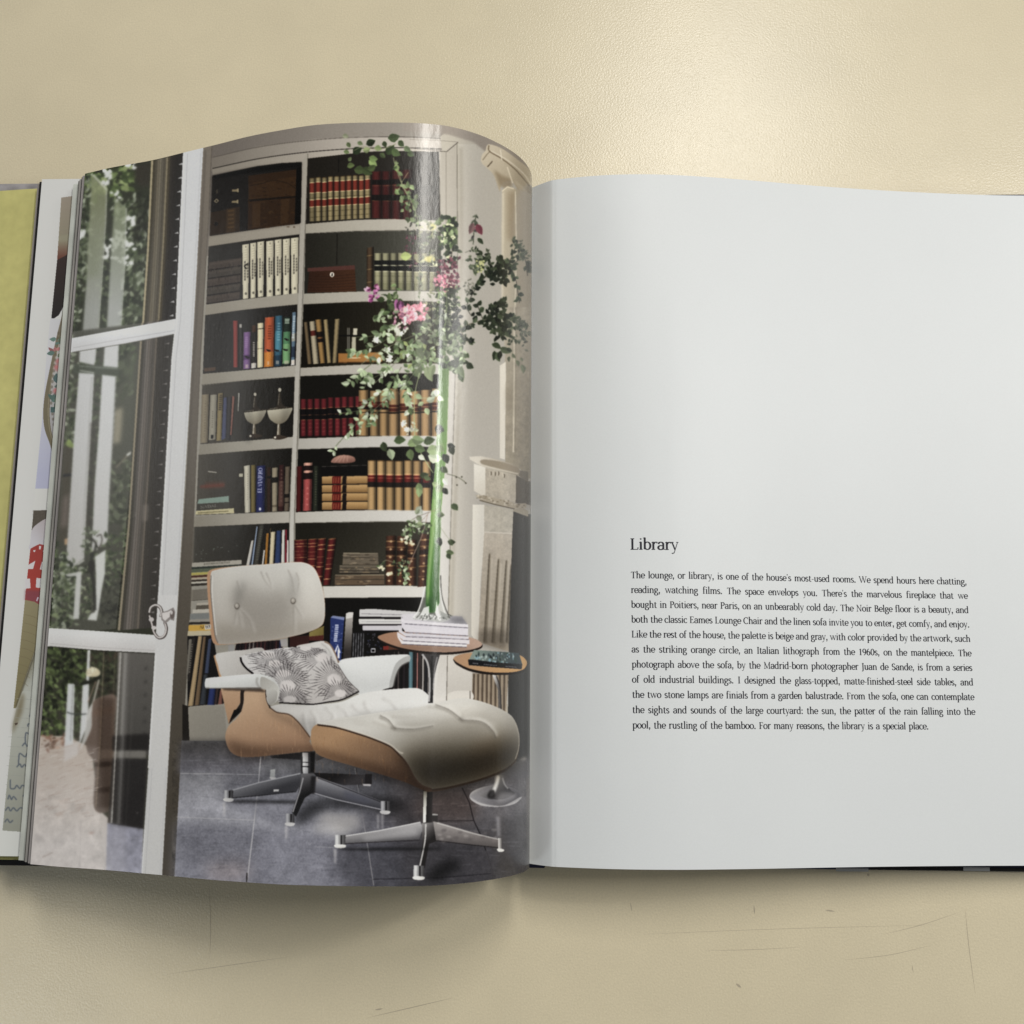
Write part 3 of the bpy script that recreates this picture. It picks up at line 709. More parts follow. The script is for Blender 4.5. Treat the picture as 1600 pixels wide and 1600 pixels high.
    s.M([(800, 200), (900, 200), (900, 800), (806, 800)], (.86, .85, .84), 9, False)  # shade of the curl towards the fold, painted into the print colour
    # ------------------------------------------------ floor
    s.z('J')
    s.P([(105, 432), (420, 434), (1000, 520), (2500, 640), (2500, 1560), (54, 1560), (56, 1380)], ((96, 95, 98), (160, 160, 170), (300, 440), (300, 900)))
    s.P([(75, 1000), (2500, 1100), (2500, 1560), (54, 1560), (56, 1380)], ((146, 146, 158), (110, 110, 120), (500, 1050), (1700, 1400)), .9, 14)
    s.P([(85, 432), (420, 434), (700, 540), (600, 640), (80, 660)], ((72, 68, 68), (110, 108, 118), (300, 450), (300, 650)), .8, 5)
    s.P([(1500, 600), (2600, 600), (2600, 1560), (1700, 1560)], ((76, 72, 76), (104, 101, 106), (1600, 800), (1900, 1400)), .85, 14)
    s.cloud([(40, 432), (2500, 500), (2500, 1560), (40, 1560)], .035, 6, (1, 1, .96))
    s.cloud([(40, 432), (2500, 500), (2500, 1560), (40, 1560)], .028, .9)
    s.M([(60, 1000), (1300, 1090), (2500, 1190), (2500, 1560), (54, 1560)], (.90, .90, .915), 5, False)
    for i in range(620):
        x, y = s.r.uniform(80, 2400), s.r.uniform(540, 1540)
        s.L([(x, y), (x + s.r.uniform(30, 110), y + s.r.uniform(-8, 8))], s.r.uniform(.6, 1.8), s.r.choice(((74, 74, 84), (96, 96, 108), (164, 163, 172), (176, 176, 186))), .22, soft=.5)
    s.M([(80, 985), (606, 1000), (575, 1280), (70, 1260)], .90, 10)
    s.M([(300, 1290), (560, 1280), (540, 1400), (300, 1400)], (1.08, 1.02, .97), 12)
    grout = (192, 190, 192)
    for p, w, a in (([(95, 660), (645, 668)], .9, .7), ([(70, 962), (610, 985)], 1.1, .6), ([(655, 545), (640, 720), (610, 990), (560, 1415)], 1.6, .8), ([(1310, 620), (1330, 760), (1375, 1030), (1400, 1180), (1440, 1440)], 1.5, .75),
                    ([(1030, 1170), (1390, 1180)], .8, .35), ([(1380, 1000), (1600, 990)], .9, .5), ([(650, 800), (900, 760)], .8, .25)):
        s.L(p, w, grout, a)
    s.L([(560, 1350), (558, 1415)], 2.2, (40, 34, 34), .8)
    s.L([(1316, 622), (1336, 760)], 1, (40, 36, 40), .7)
    s.z('K')
    for p, w, c, a in (([(720, 760), (770, 860), (800, 985), (850, 1090), (890, 1210), (945, 1400)], 1.8, (44, 40, 46), .85), ([(560, 990), (800, 988)], 1.2, (50, 46, 52), .8), ([(100, 1395), (560, 1385), (920, 1355)], 1.2, (48, 45, 54), .7),
                       ([(885, 1195), (945, 1400)], 1.1, (160, 156, 160), .6), ([(20, 900), (50, 1060)], 1.4, (160, 156, 164), .6), ([(1150, 690), (1160, 740)], 1.0, (120, 118, 126), .7)):
        s.L(p, w, c, a)
    s.M([(430, 800), (800, 780), (800, 980), (560, 990), (420, 980)], (1.1, 1.02, .95), 10)
    s.P([(1110, 560), (1250, 530), (1500, 530), (1500, 700), (1060, 690), (1000, 640)], (94, 92, 98), .9, 3)
    s.P([(1110, 568), (1165, 540), (1165, 570)], (196, 190, 184), .7, 2)
    s.M([(-60, 960), (560, 1000), (850, 1010), (1240, 960), (1240, 1500), (0, 1500)], (.74, .735, .745), 14)
    s.M([(100, 880), (430, 800), (760, 790), (790, 980), (420, 1000), (150, 960)], (.76, .73, .73), 14)
    # floor reflections and the chair's shadow
    s.z('J')
    s.M([(880, 1010), (980, 860), (1350, 800), (1600, 840), (1600, 930), (1150, 905), (960, 1000)], .42, 9)
    s.M([(720, 520), (1500, 600), (1600, 740), (1300, 760), (900, 640)], .7, 12)
    s.M([(470, 845), (900, 850), (900, 868), (470, 862)], .45, 2)
    s.P([(1040, 965), (1090, 930), (1345, 945), (1370, 1020), (1230, 1100), (1025, 1060)], (206, 202, 196), .5, 7)
    s.P([(1070, 975), (1120, 940), (1320, 955), (1330, 1000), (1180, 1050)], (216, 210, 200), .35, 5)
    for x, y in ((402, 900), (832, 1060), (1172, 1225), (1470, 985), (1500, 985), (742, 700)):
        s.P([(x - 9, y - 40), (x + 9, y - 40), (x + 4, y + 60), (x - 4, y + 60)], (210, 206, 204), .6, 1.6)
    # ------------------------------------------------ chair base
    def metal(p, c0, c1, a, b):
        s.P(p, (c0, c1, a, b))
    ST, SD, SL = (112, 112, 116), (52, 50, 54), (196, 194, 194)
    metal([(720, 535), (940, 515), (940, 565), (730, 552)], (96, 94, 98), (48, 46, 48), (720, 520), (740, 560))
    metal([(1030, 520), (1110, 545), (1040, 575)], (100, 98, 100), (60, 58, 60), (1030, 520), (1040, 575))
    metal([(1020, 655), (1400, 670), (1420, 735), (1230, 742), (1050, 690)], (40, 36, 38), (78, 74, 76), (1200, 660), (1250, 740))
    s.P([(1380, 665), (1428, 665), (1426, 735), (1376, 735)], (50, 46, 48))
    s.P([(1362, 732), (1424, 735), (1415, 748), (1370, 746)], (214, 210, 208))
    s.P([(722, 635), (756, 630), (752, 690), (720, 690)], (176, 178, 176))
    s.P([(716, 684), (762, 690), (750, 702), (720, 698)], (214, 212, 208))
    metal([(455, 775), (640, 722), (940, 655), (955, 700), (900, 790), (640, 815), (455, 832)], (152, 152, 156), (78, 78, 84), (600, 710), (640, 820))
    s.L([(460, 776), (640, 724), (930, 660)], 1.4, (206, 206, 208), .9)
    s.L([(460, 830), (640, 815), (890, 786)], 1.2, (44, 42, 46), .9)
    s.S([(640, 790), (760, 760), (880, 720), (900, 760), (780, 785)], (74, 74, 80), .7, 3)
    s.P([(745, 772), (782, 770), (780, 784), (745, 786)], (232, 230, 226))
    metal([(1040, 680), (1110, 705), (1500, 855), (1510, 915), (1180, 845), (1010, 800)], (164, 164, 168), (84, 84, 92), (1250, 740), (1230, 850))
    s.L([(1050, 690), (1500, 862)], 1.2, (40, 36, 40), .8)
    s.L([(1020, 795), (1180, 842), (1500, 912)], 1.4, (214, 212, 214), .85)
    s.P([(1230, 775), (1360, 815), (1440, 850), (1380, 870), (1240, 835)], (100, 102, 118), .6, 3)
    metal([(940, 655), (1025, 660), (1020, 790), (960, 830), (900, 960), (872, 930), (915, 800)], (120, 118, 120), (36, 34, 36), (940, 680), (990, 800))
    s.P([(1005, 680), (1040, 680), (1030, 800), (998, 800)], (44, 40, 42), .9, 1)
    s.L([(950, 690), (925, 790), (878, 930)], 2, (190, 188, 188), .9)
    s.P([(930, 510), (1035, 505), (1030, 660), (935, 660)], (62, 60, 62))
    s.P([(945, 515), (985, 515), (985, 660), (948, 660)], ((220, 220, 220), (150, 150, 152), (945, 600), (985, 600)))
    s.P([(1000, 515), (1030, 515), (1025, 650), (1000, 650)], (30, 27, 27))
    s.L([(935, 582), (1010, 584)], 1.2, (50, 48, 50))
    s.L([(935, 612), (1010, 614)], 1.6, (40, 38, 40))
    def foot(x, y, w, h):
        s.P([(x, y), (x + w, y + 2), (x + w - 2, y + h), (x - 2, y + h)], ((176, 176, 178), (66, 64, 66), (x + w * .2, y), (x + w, y)))
        s.P([(x + w * .5, y + 4), (x + w * .68, y + 4), (x + w * .66, y + h - 4), (x + w * .5, y + h - 4)], (30, 28, 30), .8)
        s.P([(x + 4, y + 3), (x + w * .3, y + 3), (x + w * .28, y + h), (x + 4, y + h)], (214, 214, 214), .7)
        s.S([(x - 6, y + h - 2), (x + w / 2, y + h - 6), (x + w + 2, y + h), (x + w - 6, y + h + 16), (x + w / 2, y + h + 20), (x, y + h + 14)], (226, 224, 220))
    foot(402, 775, 62, 62)
    foot(830, 938, 60, 68)
    foot(1490, 850, 62, 74)
    s.M([(400, 640), (1560, 640), (1560, 1030), (800, 1030), (400, 870)], (.80, .80, .82), 6, False)
    # ------------------------------------------------ armchair
    W0, W1 = (214, 212, 208), (186, 180, 172)
    s.z('H')
    s.P([(360, 1050), (405, 1060), (405, 1120), (360, 1120)], (150, 148, 146))
    s.P([(740, 1030), (790, 1025), (800, 1080), (750, 1085)], (160, 156, 154))
    s.P([(252, 1152), (268, 1142), (330, 1330), (300, 1330)], (190, 146, 106))
    s.S([(268, 1145), (330, 1125), (480, 1108), (620, 1100), (640, 1250), (620, 1400), (400, 1400), (310, 1300), (285, 1220)], ((206, 203, 199), (174, 169, 164), (300, 1150), (520, 1300)))
    s.S([(860, 1090), (960, 1058), (1060, 1042), (1105, 1062), (1150, 1140), (1180, 1240), (1120, 1260), (1000, 1180)], ((196, 192, 188), (208, 206, 203), (900, 1100), (1140, 1160)))
    s.L([(1068, 1046), (1112, 1072), (1150, 1140), (1182, 1230)], 2.4, (128, 100, 80), .9, smooth=True)
    s.L([(1045, 1060), (1100, 1110), (1140, 1200)], 2, (150, 146, 142), .6, soft=1, smooth=True)
    # far arm
    s.S([(1165, 1240), (1175, 1200), (1210, 1175), (1350, 1158), (1600, 1143), (1690, 1146), (1692, 1195), (1630, 1225), (1590, 1290), (1570, 1370), (1500, 1400), (1340, 1440), (1220, 1340)], ((218, 219, 218), (204, 205, 204), (1300, 1170), (1400, 1400)))
    s.S([(1600, 1200), (1690, 1150), (1692, 1196), (1632, 1228), (1596, 1290), (1575, 1372), (1545, 1380), (1560, 1300)], (168, 168, 166))
    s.L([(1690, 1196), (1632, 1230), (1598, 1290), (1576, 1375)], 2.2, (84, 80, 78), .9, smooth=True)
    s.M([(1180, 1230), (1330, 1410), (1560, 1370), (1570, 1300), (1400, 1330)], .95, 8)
    # seat cushion
    s.z('J')
    s.S([(715, 205), (800, 178), (960, 185), (1200, 165), (1340, 110), (1500, 82), (1640, 70), (1740, 68), (1790, 90), (1830, 130), (1850, 170), (1860, 260), (1500, 420), (1100, 420), (990, 412), (940, 330), (880, 285), (800, 245)], ((216, 215, 212), (186, 182, 178), (1200, 120), (1100, 400)))
    for p in ([(950, 240), (960, 320), (985, 400)], [(1000, 225), (1030, 270), (1035, 330)], [(1100, 205), (1150, 245), (1150, 290)], [(1180, 195), (1235, 225), (1260, 275)], [(1285, 185), (1330, 225), (1400, 250)], [(1370, 160), (1390, 215), (1420, 240)], [(1500, 140), (1560, 170), (1600, 220)], [(1045, 300), (1005, 380)]):
        s.L(p, 4, (150, 145, 140), .42, soft=1.8, smooth=True)
        s.L([(x + 16, y + 4) for x, y in p], 4.5, (228, 227, 224), .45, soft=2, smooth=True)
    s.M([(900, 280), (1040, 300), (1060, 420), (980, 420)], .86, 6)
    s.M([(1330, 250), (1620, 215), (1860, 215), (1860, 280), (1300, 300)], .84, 6)
    # wood shell
    TAN, TAN2 = (188, 152, 120), (142, 98, 68)
    s.P([(375, 62), (520, 76), (524, 150), (470, 240), (432, 318), (415, 240), (395, 150)], (TAN, (168, 130, 98), (400, 80), (450, 300)))
    s.P([(515, 80), (545, 82), (535, 170), (520, 230), (470, 280), (432, 318), (450, 270), (512, 175)], (52, 40, 34))
    s.P([(470, 220), (516, 205), (512, 235), (440, 292)], (26, 22, 20))
    s.P(s.spl([(545, 84), (620, 80), (690, 82), (698, 150), (722, 205), (770, 236), (850, 250), (905, 292), (955, 352), (1000, 412), (994, 440), (1022, 500), (930, 512), (750, 532), (600, 546), (500, 540), (442, 505), (416, 450), (410, 390), (432, 330), (480, 285), (520, 230), (538, 160)], True, 5),
        ((192, 158, 126), (156, 120, 92), (600, 150), (700, 480)))
    s.M([(415, 430), (600, 470), (800, 480), (1010, 470), (1020, 520), (700, 560), (480, 550)], (.68, .64, .62), 8)
    s.M([(690, 90), (720, 205), (900, 292), (1000, 412), (985, 440), (880, 330), (720, 250), (670, 120)], .84, 5)
    for i in range(70):
        x, y = s.r.uniform(440, 960), s.r.uniform(240, 520)
        s.L([(x, y), (x + s.r.uniform(-3, 3), y + s.r.uniform(20, 60))], .7, s.r.choice(((160, 114, 76), (214, 170, 124))), .22)
    s.L([(722, 205), (770, 236), (850, 250), (905, 292), (955, 352), (998, 410)], 2, (84, 60, 44), .8, smooth=True)
    s.L([(690, 82), (698, 150), (722, 208)], 2.4, (50, 40, 34), .9, smooth=True)
    s.z('H')
    # pillow
    PIL = [(450, 1158), (480, 1145), (600, 1118), (740, 1096), (862, 1086), (960, 1090), (1062, 1100), (1110, 1145), (1165, 1215), (1240, 1330), (1322, 1412), (1300, 1432), (1200, 1470), (1090, 1490), (980, 1506), (850, 1500), (735, 1495), (722, 1440), (700, 1350), (640, 1310), (545, 1285), (490, 1240), (455, 1190)]
    s.S(PIL, ((206, 203, 202), (182, 177, 174), (700, 1120), (900, 1480)))
    stars = [(655, 1145, 80, 34, -.2), (705, 1208, 78, 34, 0), (765, 1280, 80, 36, .1), (1055, 1165, 84, 42, .5), (1140, 1328, 78, 56, .6), (795, 1372, 84, 56, .1), (1185, 1428, 64, 36, 0), (815, 1472, 70, 34, 0), (930, 1096, 60, 24, 0)]
    qp = s.spl(np.array(PIL, float))
    def inside(x, y):
        ins, j = False, len(qp) - 1
        for i in range(len(qp)):
            if (qp[i, 1] > y) != (qp[j, 1] > y) and x < (qp[j, 0] - qp[i, 0]) * (y - qp[i, 1]) / (qp[j, 1] - qp[i, 1]) + qp[i, 0]:
                ins = not ins
            j = i
        return ins
    for (x, y, a, b, r) in stars:
        for k in range(40):
            t = k / 40 * 6.283
            if .25 < ((t + r) % 6.283) / 6.283 < .42 and a > 60:
                continue
            c, n = math.cos(t), math.sin(t)
            R1 = s.r.uniform(.66, .74)
            R2 = s.r.uniform(1.7, 2.7)
            p0, p1 = np.array((x + a * R1 * c, y + b * R1 * n * 1.2)), np.array((x + a * R2 * c, y + b * R2 * n * 1.35))
            while not inside(*p1) and R2 > .9:
                R2 -= .2
                p1 = np.array((x + a * R2 * c, y + b * R2 * n * 1.35))
            if inside(*p0) and inside(*p1):
                pm = p0 * .45 + p1 * .55
                s.L([p0, pm], .5, (84, 78, 80), .6, w1=1.2)
                s.L([pm, p1], 1.3, (58, 52, 54), .8, w1=.35)
        s.E(x, y, a * .62, b * .72, (206, 200, 198), .95, .6)
    s.L([(452, 1162), (458, 1195), (490, 1240), (545, 1284)], 3, (26, 20, 22), 1, smooth=True)
    s.L([(735, 1496), (850, 1502), (980, 1508), (1090, 1492), (1200, 1472), (1322, 1414)], 2, (30, 25, 26), .95, smooth=True)
    s.L([(1165, 1215), (1240, 1330), (1322, 1412)], 1.2, (60, 52, 52), .7, smooth=True)
    s.M([(1060, 1100), (1110, 1145), (1165, 1215), (1240, 1330), (1322, 1412), (1240, 1400), (1120, 1240)], .9, 6)
    s.M([(640, 1310), (735, 1495), (1000, 1506), (760, 1420), (700, 1320)], .88, 6)
    # near arm
    s.S([(192, 1330), (215, 1314), (340, 1302), (490, 1288), (600, 1288), (680, 1312), (728, 1362), (738, 1420), (720, 1480), (690, 1506), (662, 1512), (642, 1470), (640, 1405), (600, 1385), (400, 1386), (230, 1392), (192, 1384)], ((224, 226, 224), (196, 196, 194), (400, 1300), (420, 1395)))
    s.S([(600, 1310), (650, 1320), (722, 1370), (735, 1440), (700, 1500), (662, 1508), (645, 1440), (640, 1400), (600, 1385)], ((168, 165, 158), (198, 196, 190), (600, 1340), (720, 1450)))
    s.S([(640, 1405), (690, 1400), (722, 1420), (715, 1480), (690, 1505), (662, 1510), (645, 1460)], ((186, 184, 178), (150, 146, 140), (660, 1400), (700, 1500)))
    s.L([(195, 1388), (300, 1390), (600, 1386)], 1.6, (120, 116, 112), .8)
    s.L([(575, 1310), (570, 1350), (590, 1386)], 3, (130, 126, 120), .6, soft=1, smooth=True)
    s.P([(310, 1392), (600, 1388), (640, 1420), (500, 1412), (330, 1405)], (70, 56, 46), .8, 1)
    # back cushion
    BC = [(208, 552), (255, 512), (440, 490), (650, 476), (850, 461), (935, 470), (995, 508), (1035, 590), (1062, 690), (1074, 800), (1066, 895), (1035, 940), (950, 978), (850, 1006), (700, 1034), (500, 1056), (330, 1070), (262, 1066), (236, 1010), (222, 850), (208, 680)]
    s.S(BC, (188, 144, 110))
    BC2 = [(232, 552), (270, 520), (440, 492), (650, 478), (850, 463), (935, 472), (993, 510), (1033, 592), (1060, 690), (1072, 800), (1064, 893), (1033, 938), (950, 976), (850, 1004), (700, 1032), (500, 1054), (340, 1066), (285, 1058), (262, 1000), (246, 850), (230, 680)]
    s.S(BC2, ((216, 214, 209), (180, 173, 165), (600, 490), (560, 1040)))
    s.L([(234, 560), (232, 680), (247, 850), (264, 1000), (285, 1058)], 1.6, (120, 112, 106), .8, smooth=True)
    s.L([(246, 560), (243, 680), (256, 850), (274, 1000)], 1.8, (228, 226, 222), .8, smooth=True)
    s.M([(380, 660), (500, 640), (620, 690), (800, 660), (840, 760), (830, 900), (560, 960), (430, 900), (400, 800)], (.84, .83, .82), 12)
    s.M([(290, 900), (500, 960), (800, 930), (1000, 900), (1040, 930), (850, 1000), (400, 1060), (290, 1050)], (.9, .89, .87), 8)
    s.M([(900, 520), (1000, 560), (1050, 750), (1040, 880), (940, 850), (900, 700)], 1.07, 12)
    s.M([(260, 540), (400, 510), (380, 800), (330, 980), (280, 980)], 1.03, 10)
    s.M([(420, 640), (470, 600), (480, 640), (445, 760), (405, 770)], .86, 5)
    s.M([(810, 560), (870, 580), (880, 680), (840, 735), (820, 720)], .88, 5)
    for p in ([(425, 600), (440, 660)], [(425, 800), (400, 930)], [(432, 805), (455, 945)], [(440, 805), (510, 880), (545, 985)], [(840, 770), (842, 980)], [(600, 530), (630, 600), (680, 660)], [(800, 520), (830, 590), (845, 690)], [(860, 540), (880, 600), (870, 680)], [(640, 540), (665, 600), (675, 640)], [(850, 780), (905, 870)]):
        s.L(p, 2.2, (140, 132, 124), .5, soft=1.1, smooth=True, w1=.8)
        s.L([(x + 14, y) for x, y in p], 3.4, (222, 219, 214), .3, soft=1.8, smooth=True)
    for x, y in ((425, 783), (838, 745)):
        s.E(x, y + 4, 20, 24, (104, 96, 88), .9, .6)
        s.E(x - 1, y, 14, 17, (176, 169, 160))
        s.E(x - 3, y - 3, 7, 9, (200, 194, 186), .8)
    s.M(BC2, (.935, .93, .92), 2)
    # ------------------------------------------------ tables
    s.z('I')
    s.P([(452, 1132), (600, 1142), (575, 1230), (552, 1340), (548, 1500), (512, 1500), (520, 1380), (515, 1260), (490, 1180)], ((74, 70, 70), (40, 37, 38), (480, 1150), (560, 1300)))
    s.L([(470, 1140), (510, 1210), (525, 1340), (520, 1490)], 3, (190, 188, 188), .85, smooth=True)
    s.L([(545, 1150), (540, 1240), (538, 1490)], 3, (20, 18, 18), .8, smooth=True)
    s.L([(580, 1160), (560, 1260), (550, 1400)], 2.5, (150, 148, 148), .7, smooth=True)
    s.S([(142, 1015), (165, 998), (250, 978), (420, 972), (700, 990), (850, 1025), (905, 1056), (912, 1084), (885, 1105), (810, 1126), (650, 1143), (480, 1134), (330, 1112), (220, 1078), (158, 1045)], (42, 30, 26))
    s.S([(142, 1013), (165, 998), (250, 978), (420, 972), (700, 990), (850, 1025), (905, 1056), (908, 1074), (880, 1092), (800, 1112), (650, 1126), (480, 1118), (330, 1096), (220, 1062), (158, 1032)], ((160, 118, 92), (176, 146, 128), (200, 1020), (860, 1070)))
    s.M([(330, 1075), (800, 1095), (800, 1115), (500, 1120), (330, 1096)], .8, 4)
    # small table
    s.P([(985, 1290), (1015, 1296), (1045, 1380), (1055, 1560), (1030, 1560), (1025, 1400)], ((214, 212, 210), (96, 92, 92), (985, 1300), (1050, 1320)))
    s.L([(1015, 1300), (1042, 1390), (1050, 1560)], 2, (56, 52, 52), .8, smooth=True)
    s.S([(698, 1172), (725, 1150), (800, 1132), (960, 1122), (1110, 1128), (1195, 1150), (1238, 1192), (1236, 1238), (1205, 1272), (1110, 1290), (960, 1290), (820, 1265), (730, 1222), (704, 1195)], (40, 30, 26))
    s.S([(698, 1170), (725, 1150), (800, 1132), (960, 1122), (1110, 1128), (1195, 1150), (1238, 1190), (1234, 1228), (1200, 1258), (1110, 1274), (960, 1272), (820, 1246), (734, 1206), (706, 1184)], ((170, 132, 100), (196, 150, 94), (740, 1180), (1200, 1230)))
    s.P([(808, 1190), (850, 1108), (1180, 1130), (1205, 1215), (1010, 1200)], ((122, 138, 130), (64, 78, 84), (860, 1110), (1150, 1200)))
    for k in range(70):
        x, y = s.r.uniform(850, 1180), s.r.uniform(1130, 1205)
        s.E(x, y, s.r.uniform(3, 9), s.r.uniform(6, 14), s.r.choice(((44, 58, 66), (130, 168, 184), (190, 206, 206), (60, 84, 74), (28, 36, 42))), .65)
    s.P([(806, 1180), (830, 1178), (1010, 1200), (1205, 1214), (1200, 1250), (1000, 1236), (812, 1220)], (32, 32, 38))
    s.marks([(840, 1206), (880, 1210)], 5, 6, 8, (150, 150, 156))
    s.marks([(920, 1214), (1020, 1224)], 9, 7, 7, (150, 150, 156))
    s.marks([(1080, 1228), (1165, 1236)], 8, 7, 7, (150, 150, 156))
    # books on the big table
    s.P([(312, 850), (420, 840), (760, 862), (800, 915), (800, 925), (335, 895)], ((206, 202, 208), (150, 148, 154), (400, 850), (760, 890)))
    s.P([(660, 870), (765, 864), (795, 912), (700, 912)], (96, 94, 100), .55, 3)
    for (pts, c) in (([(312, 862), (342, 894), (806, 920), (806, 945), (340, 915), (316, 905)], (216, 212, 218)), ([(316, 905), (340, 916), (806, 946), (806, 1002), (345, 976), (320, 940)], (210, 206, 213)),
                     ([(300, 950), (345, 984), (812, 1010), (810, 1030), (348, 1010), (296, 975)], (206, 202, 208)), ([(284, 975), (345, 1012), (816, 1034), (816, 1066), (330, 1038), (284, 1000)], (212, 207, 212)), ([(286, 1000), (322, 1038), (800, 1066), (796, 1086), (318, 1064), (290, 1020)], (220, 216, 220))):
        s.P(pts, c)
    for p in ([(342, 916), (806, 946)], [(345, 980), (806, 1005)], [(348, 1010), (812, 1032)], [(325, 1040), (800, 1066)], [(318, 1066), (795, 1088)]):
        s.L(p, 1.3, (92, 86, 98), .85)
    for k in range(16):
        y = s.r.uniform(925, 1050)
        s.L([(s.r.uniform(345, 450), y - 10), (s.r.uniform(600, 800), y + 14)], .6, (184, 178, 188), .5)
    # ------------------------------------------------ vase: clear foot, green glass stalk
    s.S([(470, 720), (455, 790), (430, 835), (400, 870), (420, 888), (520, 880), (600, 905), (670, 885), (660, 850), (635, 800), (615, 720), (600, 640), (500, 640)], (182, 184, 178), .55)
    for p, c, w in (([(490, 640), (470, 730), (440, 820), (405, 868)], (232, 232, 228), 2), ([(500, 660), (488, 740), (460, 830), (420, 880)], (96, 96, 90), 1.6), ([(604, 560), (612, 700), (640, 800), (672, 876)], (90, 88, 84), 1.8), ([(598, 640), (612, 740), (630, 820), (660, 880)], (230, 230, 226), 1.6)):
        s.L(p, w, c, .9, smooth=True)
    s.P([(540, 0), (612, 0), (606, 150), (600, 400), (592, 600), (596, 760), (560, 832), (520, 832), (496, 770), (498, 620), (510, 430), (526, 230)], ((116, 160, 76), (60, 120, 44), (560, 100), (545, 780)))
    s.z('P')
    s.P([(686, 560), (702, 560), (698, 700), (690, 790), (674, 790), (682, 700)], ((100, 134, 68), (114, 162, 72), (690, 570), (684, 790)))
    s.z('I')
    s.L([(560, 0), (548, 230), (530, 430), (515, 620), (510, 770)], 4, (158, 186, 118), .7, soft=1, smooth=True)
    s.L([(598, 0), (592, 300), (584, 600), (582, 760)], 3.6, (64, 100, 50), .6, soft=1, smooth=True)
    s.L([(575, 300), (562, 600), (548, 800)], 4, (56, 104, 44), .5, soft=1, smooth=True)
    s.P([(500, 730), (545, 720), (560, 832), (520, 832), (496, 780)], (46, 92, 38), .6, 3)
    for p, c in (([(480, 800), (520, 785), (520, 850), (450, 860)], (226, 228, 224)), ([(575, 740), (590, 830), (610, 890), (590, 895), (565, 830)], (236, 236, 232)), ([(440, 850), (560, 860), (600, 900), (470, 890)], (168, 170, 166)), ([(600, 820), (660, 850), (665, 885), (610, 880)], (150, 152, 148))):
        s.P(p, c, .85)
    for k in range(26):
        x = s.r.uniform(415, 660)
        s.L([(x, s.r.uniform(840, 885)), (x + s.r.uniform(-30, 40), s.r.uniform(850, 892))], 1.2, s.r.choice(((60, 62, 58), (236, 236, 234), (110, 112, 106))), .8)
    # ------------------------------------------------ ottoman
    s.z('K')
    s.S([(770, 820), (800, 780), (880, 750), (960, 740), (1060, 756), (1120, 790), (1130, 825), (1090, 865), (1000, 888), (880, 880), (800, 855)], ((176, 174, 176), (108, 106, 112), (820, 760), (1080, 860)))
    s.S([(780, 826), (860, 868), (1000, 884), (1120, 826), (1128, 835), (1080, 872), (980, 892), (860, 884), (790, 850)], (206, 204, 204), .8)
    s.M([(770, 820), (880, 750), (960, 740), (1060, 756), (1130, 825), (1000, 888), (850, 870)], (.78, .775, .79), 2)
    s.S([(950, 676), (1000, 672), (1012, 700), (1026, 740), (1062, 778), (1086, 800), (1020, 836), (930, 840), (870, 826), (840, 806), (890, 786), (926, 756), (944, 720)], ((132, 130, 132), (58, 56, 60), (940, 700), (1030, 790)))
    s.S([(962, 680), (980, 680), (974, 724), (958, 770), (936, 812), (912, 818), (934, 764), (952, 720)], (226, 225, 223), .9, .8)
    s.S([(915, 780), (944, 776), (946, 826), (905, 832), (896, 810)], (40, 38, 41), .85, 1.2)
    s.L([(1000, 690), (1016, 736), (1040, 766)], 2, (176, 174, 176), .7, soft=.6, smooth=True)
    s.S([(985, 800), (1060, 790), (1100, 820), (1030, 856), (960, 858)], (150, 148, 152), .6, 3)
    s.L([(968, 960), (976, 1100)], 5, (180, 178, 184), .5, soft=2)
    metal([(520, 985), (560, 1000), (800, 1070), (990, 1120), (985, 1175), (800, 1155), (520, 1125)], (148, 142, 140), (92, 86, 86), (700, 1020), (690, 1150))
    s.L([(545, 1004), (800, 1078), (985, 1120)], 1.2, (206, 204, 202), .8)
    s.L([(530, 1125), (800, 1158), (980, 1176)], 1.4, (40, 36, 38), .9)
    for k in range(24):
        s.E(s.r.uniform(560, 960), s.r.uniform(1050, 1140), 18, 9, s.r.choice(((120, 112, 112), (170, 164, 162), (84, 78, 80))), .35, 1)
    metal([(-100, 1095), (150, 1055), (430, 995), (450, 1040), (420, 1120), (200, 1130), (-100, 1148)], (160, 158, 160), (84, 82, 86), (200, 1040), (210, 1140))
    s.L([(-100, 1096), (150, 1056), (430, 998)], 1.4, (212, 210, 210), .9)
    s.L([(-100, 1148), (200, 1133), (430, 1122)], 1.4, (50, 46, 50), .9)
    s.S([(40, 1100), (200, 1075), (380, 1040), (400, 1090), (200, 1110), (60, 1125)], (196, 194, 196), .35, 3)
    metal([(440, 1005), (520, 1000), (540, 1130), (490, 1150), (460, 1320), (420, 1320), (445, 1160)], (130, 126, 126), (42, 38, 38), (445, 1020), (520, 1100))
    s.L([(468, 1010), (462, 1130), (428, 1300)], 2.2, (200, 198, 196), .9, smooth=True)
    s.P([(512, 940), (552, 942), (550, 1000), (512, 990)], (60, 56, 56))
    s.P([(514, 940), (552, 942), (550, 952), (514, 950)], (160, 158, 156))
    s.P([(450, 775), (516, 785), (510, 1000), (446, 1005)], ((30, 26, 26), (60, 56, 56), (450, 800), (516, 800)))
    s.P([(452, 782), (476, 786), (468, 1000), (448, 1002)], ((150, 148, 140), (230, 228, 222), (452, 790), (460, 960)))
    s.z('J')
    foot(1172, 1085, 72, 74)
    s.z('K')
    s.P([(970, 1108), (994, 1108), (996, 1190), (970, 1190)], ((220, 218, 216), (90, 86, 86), (970, 1150), (996, 1150)))
    s.S([(962, 1186), (985, 1182), (1012, 1190), (1005, 1202), (975, 1204)], (222, 220, 216))
    foot(384, 1298, 74, 82)
    s.M([(470, 1395), (500, 1330), (640, 1260), (720, 1290), (640, 1350), (540, 1410)], .42, 8)
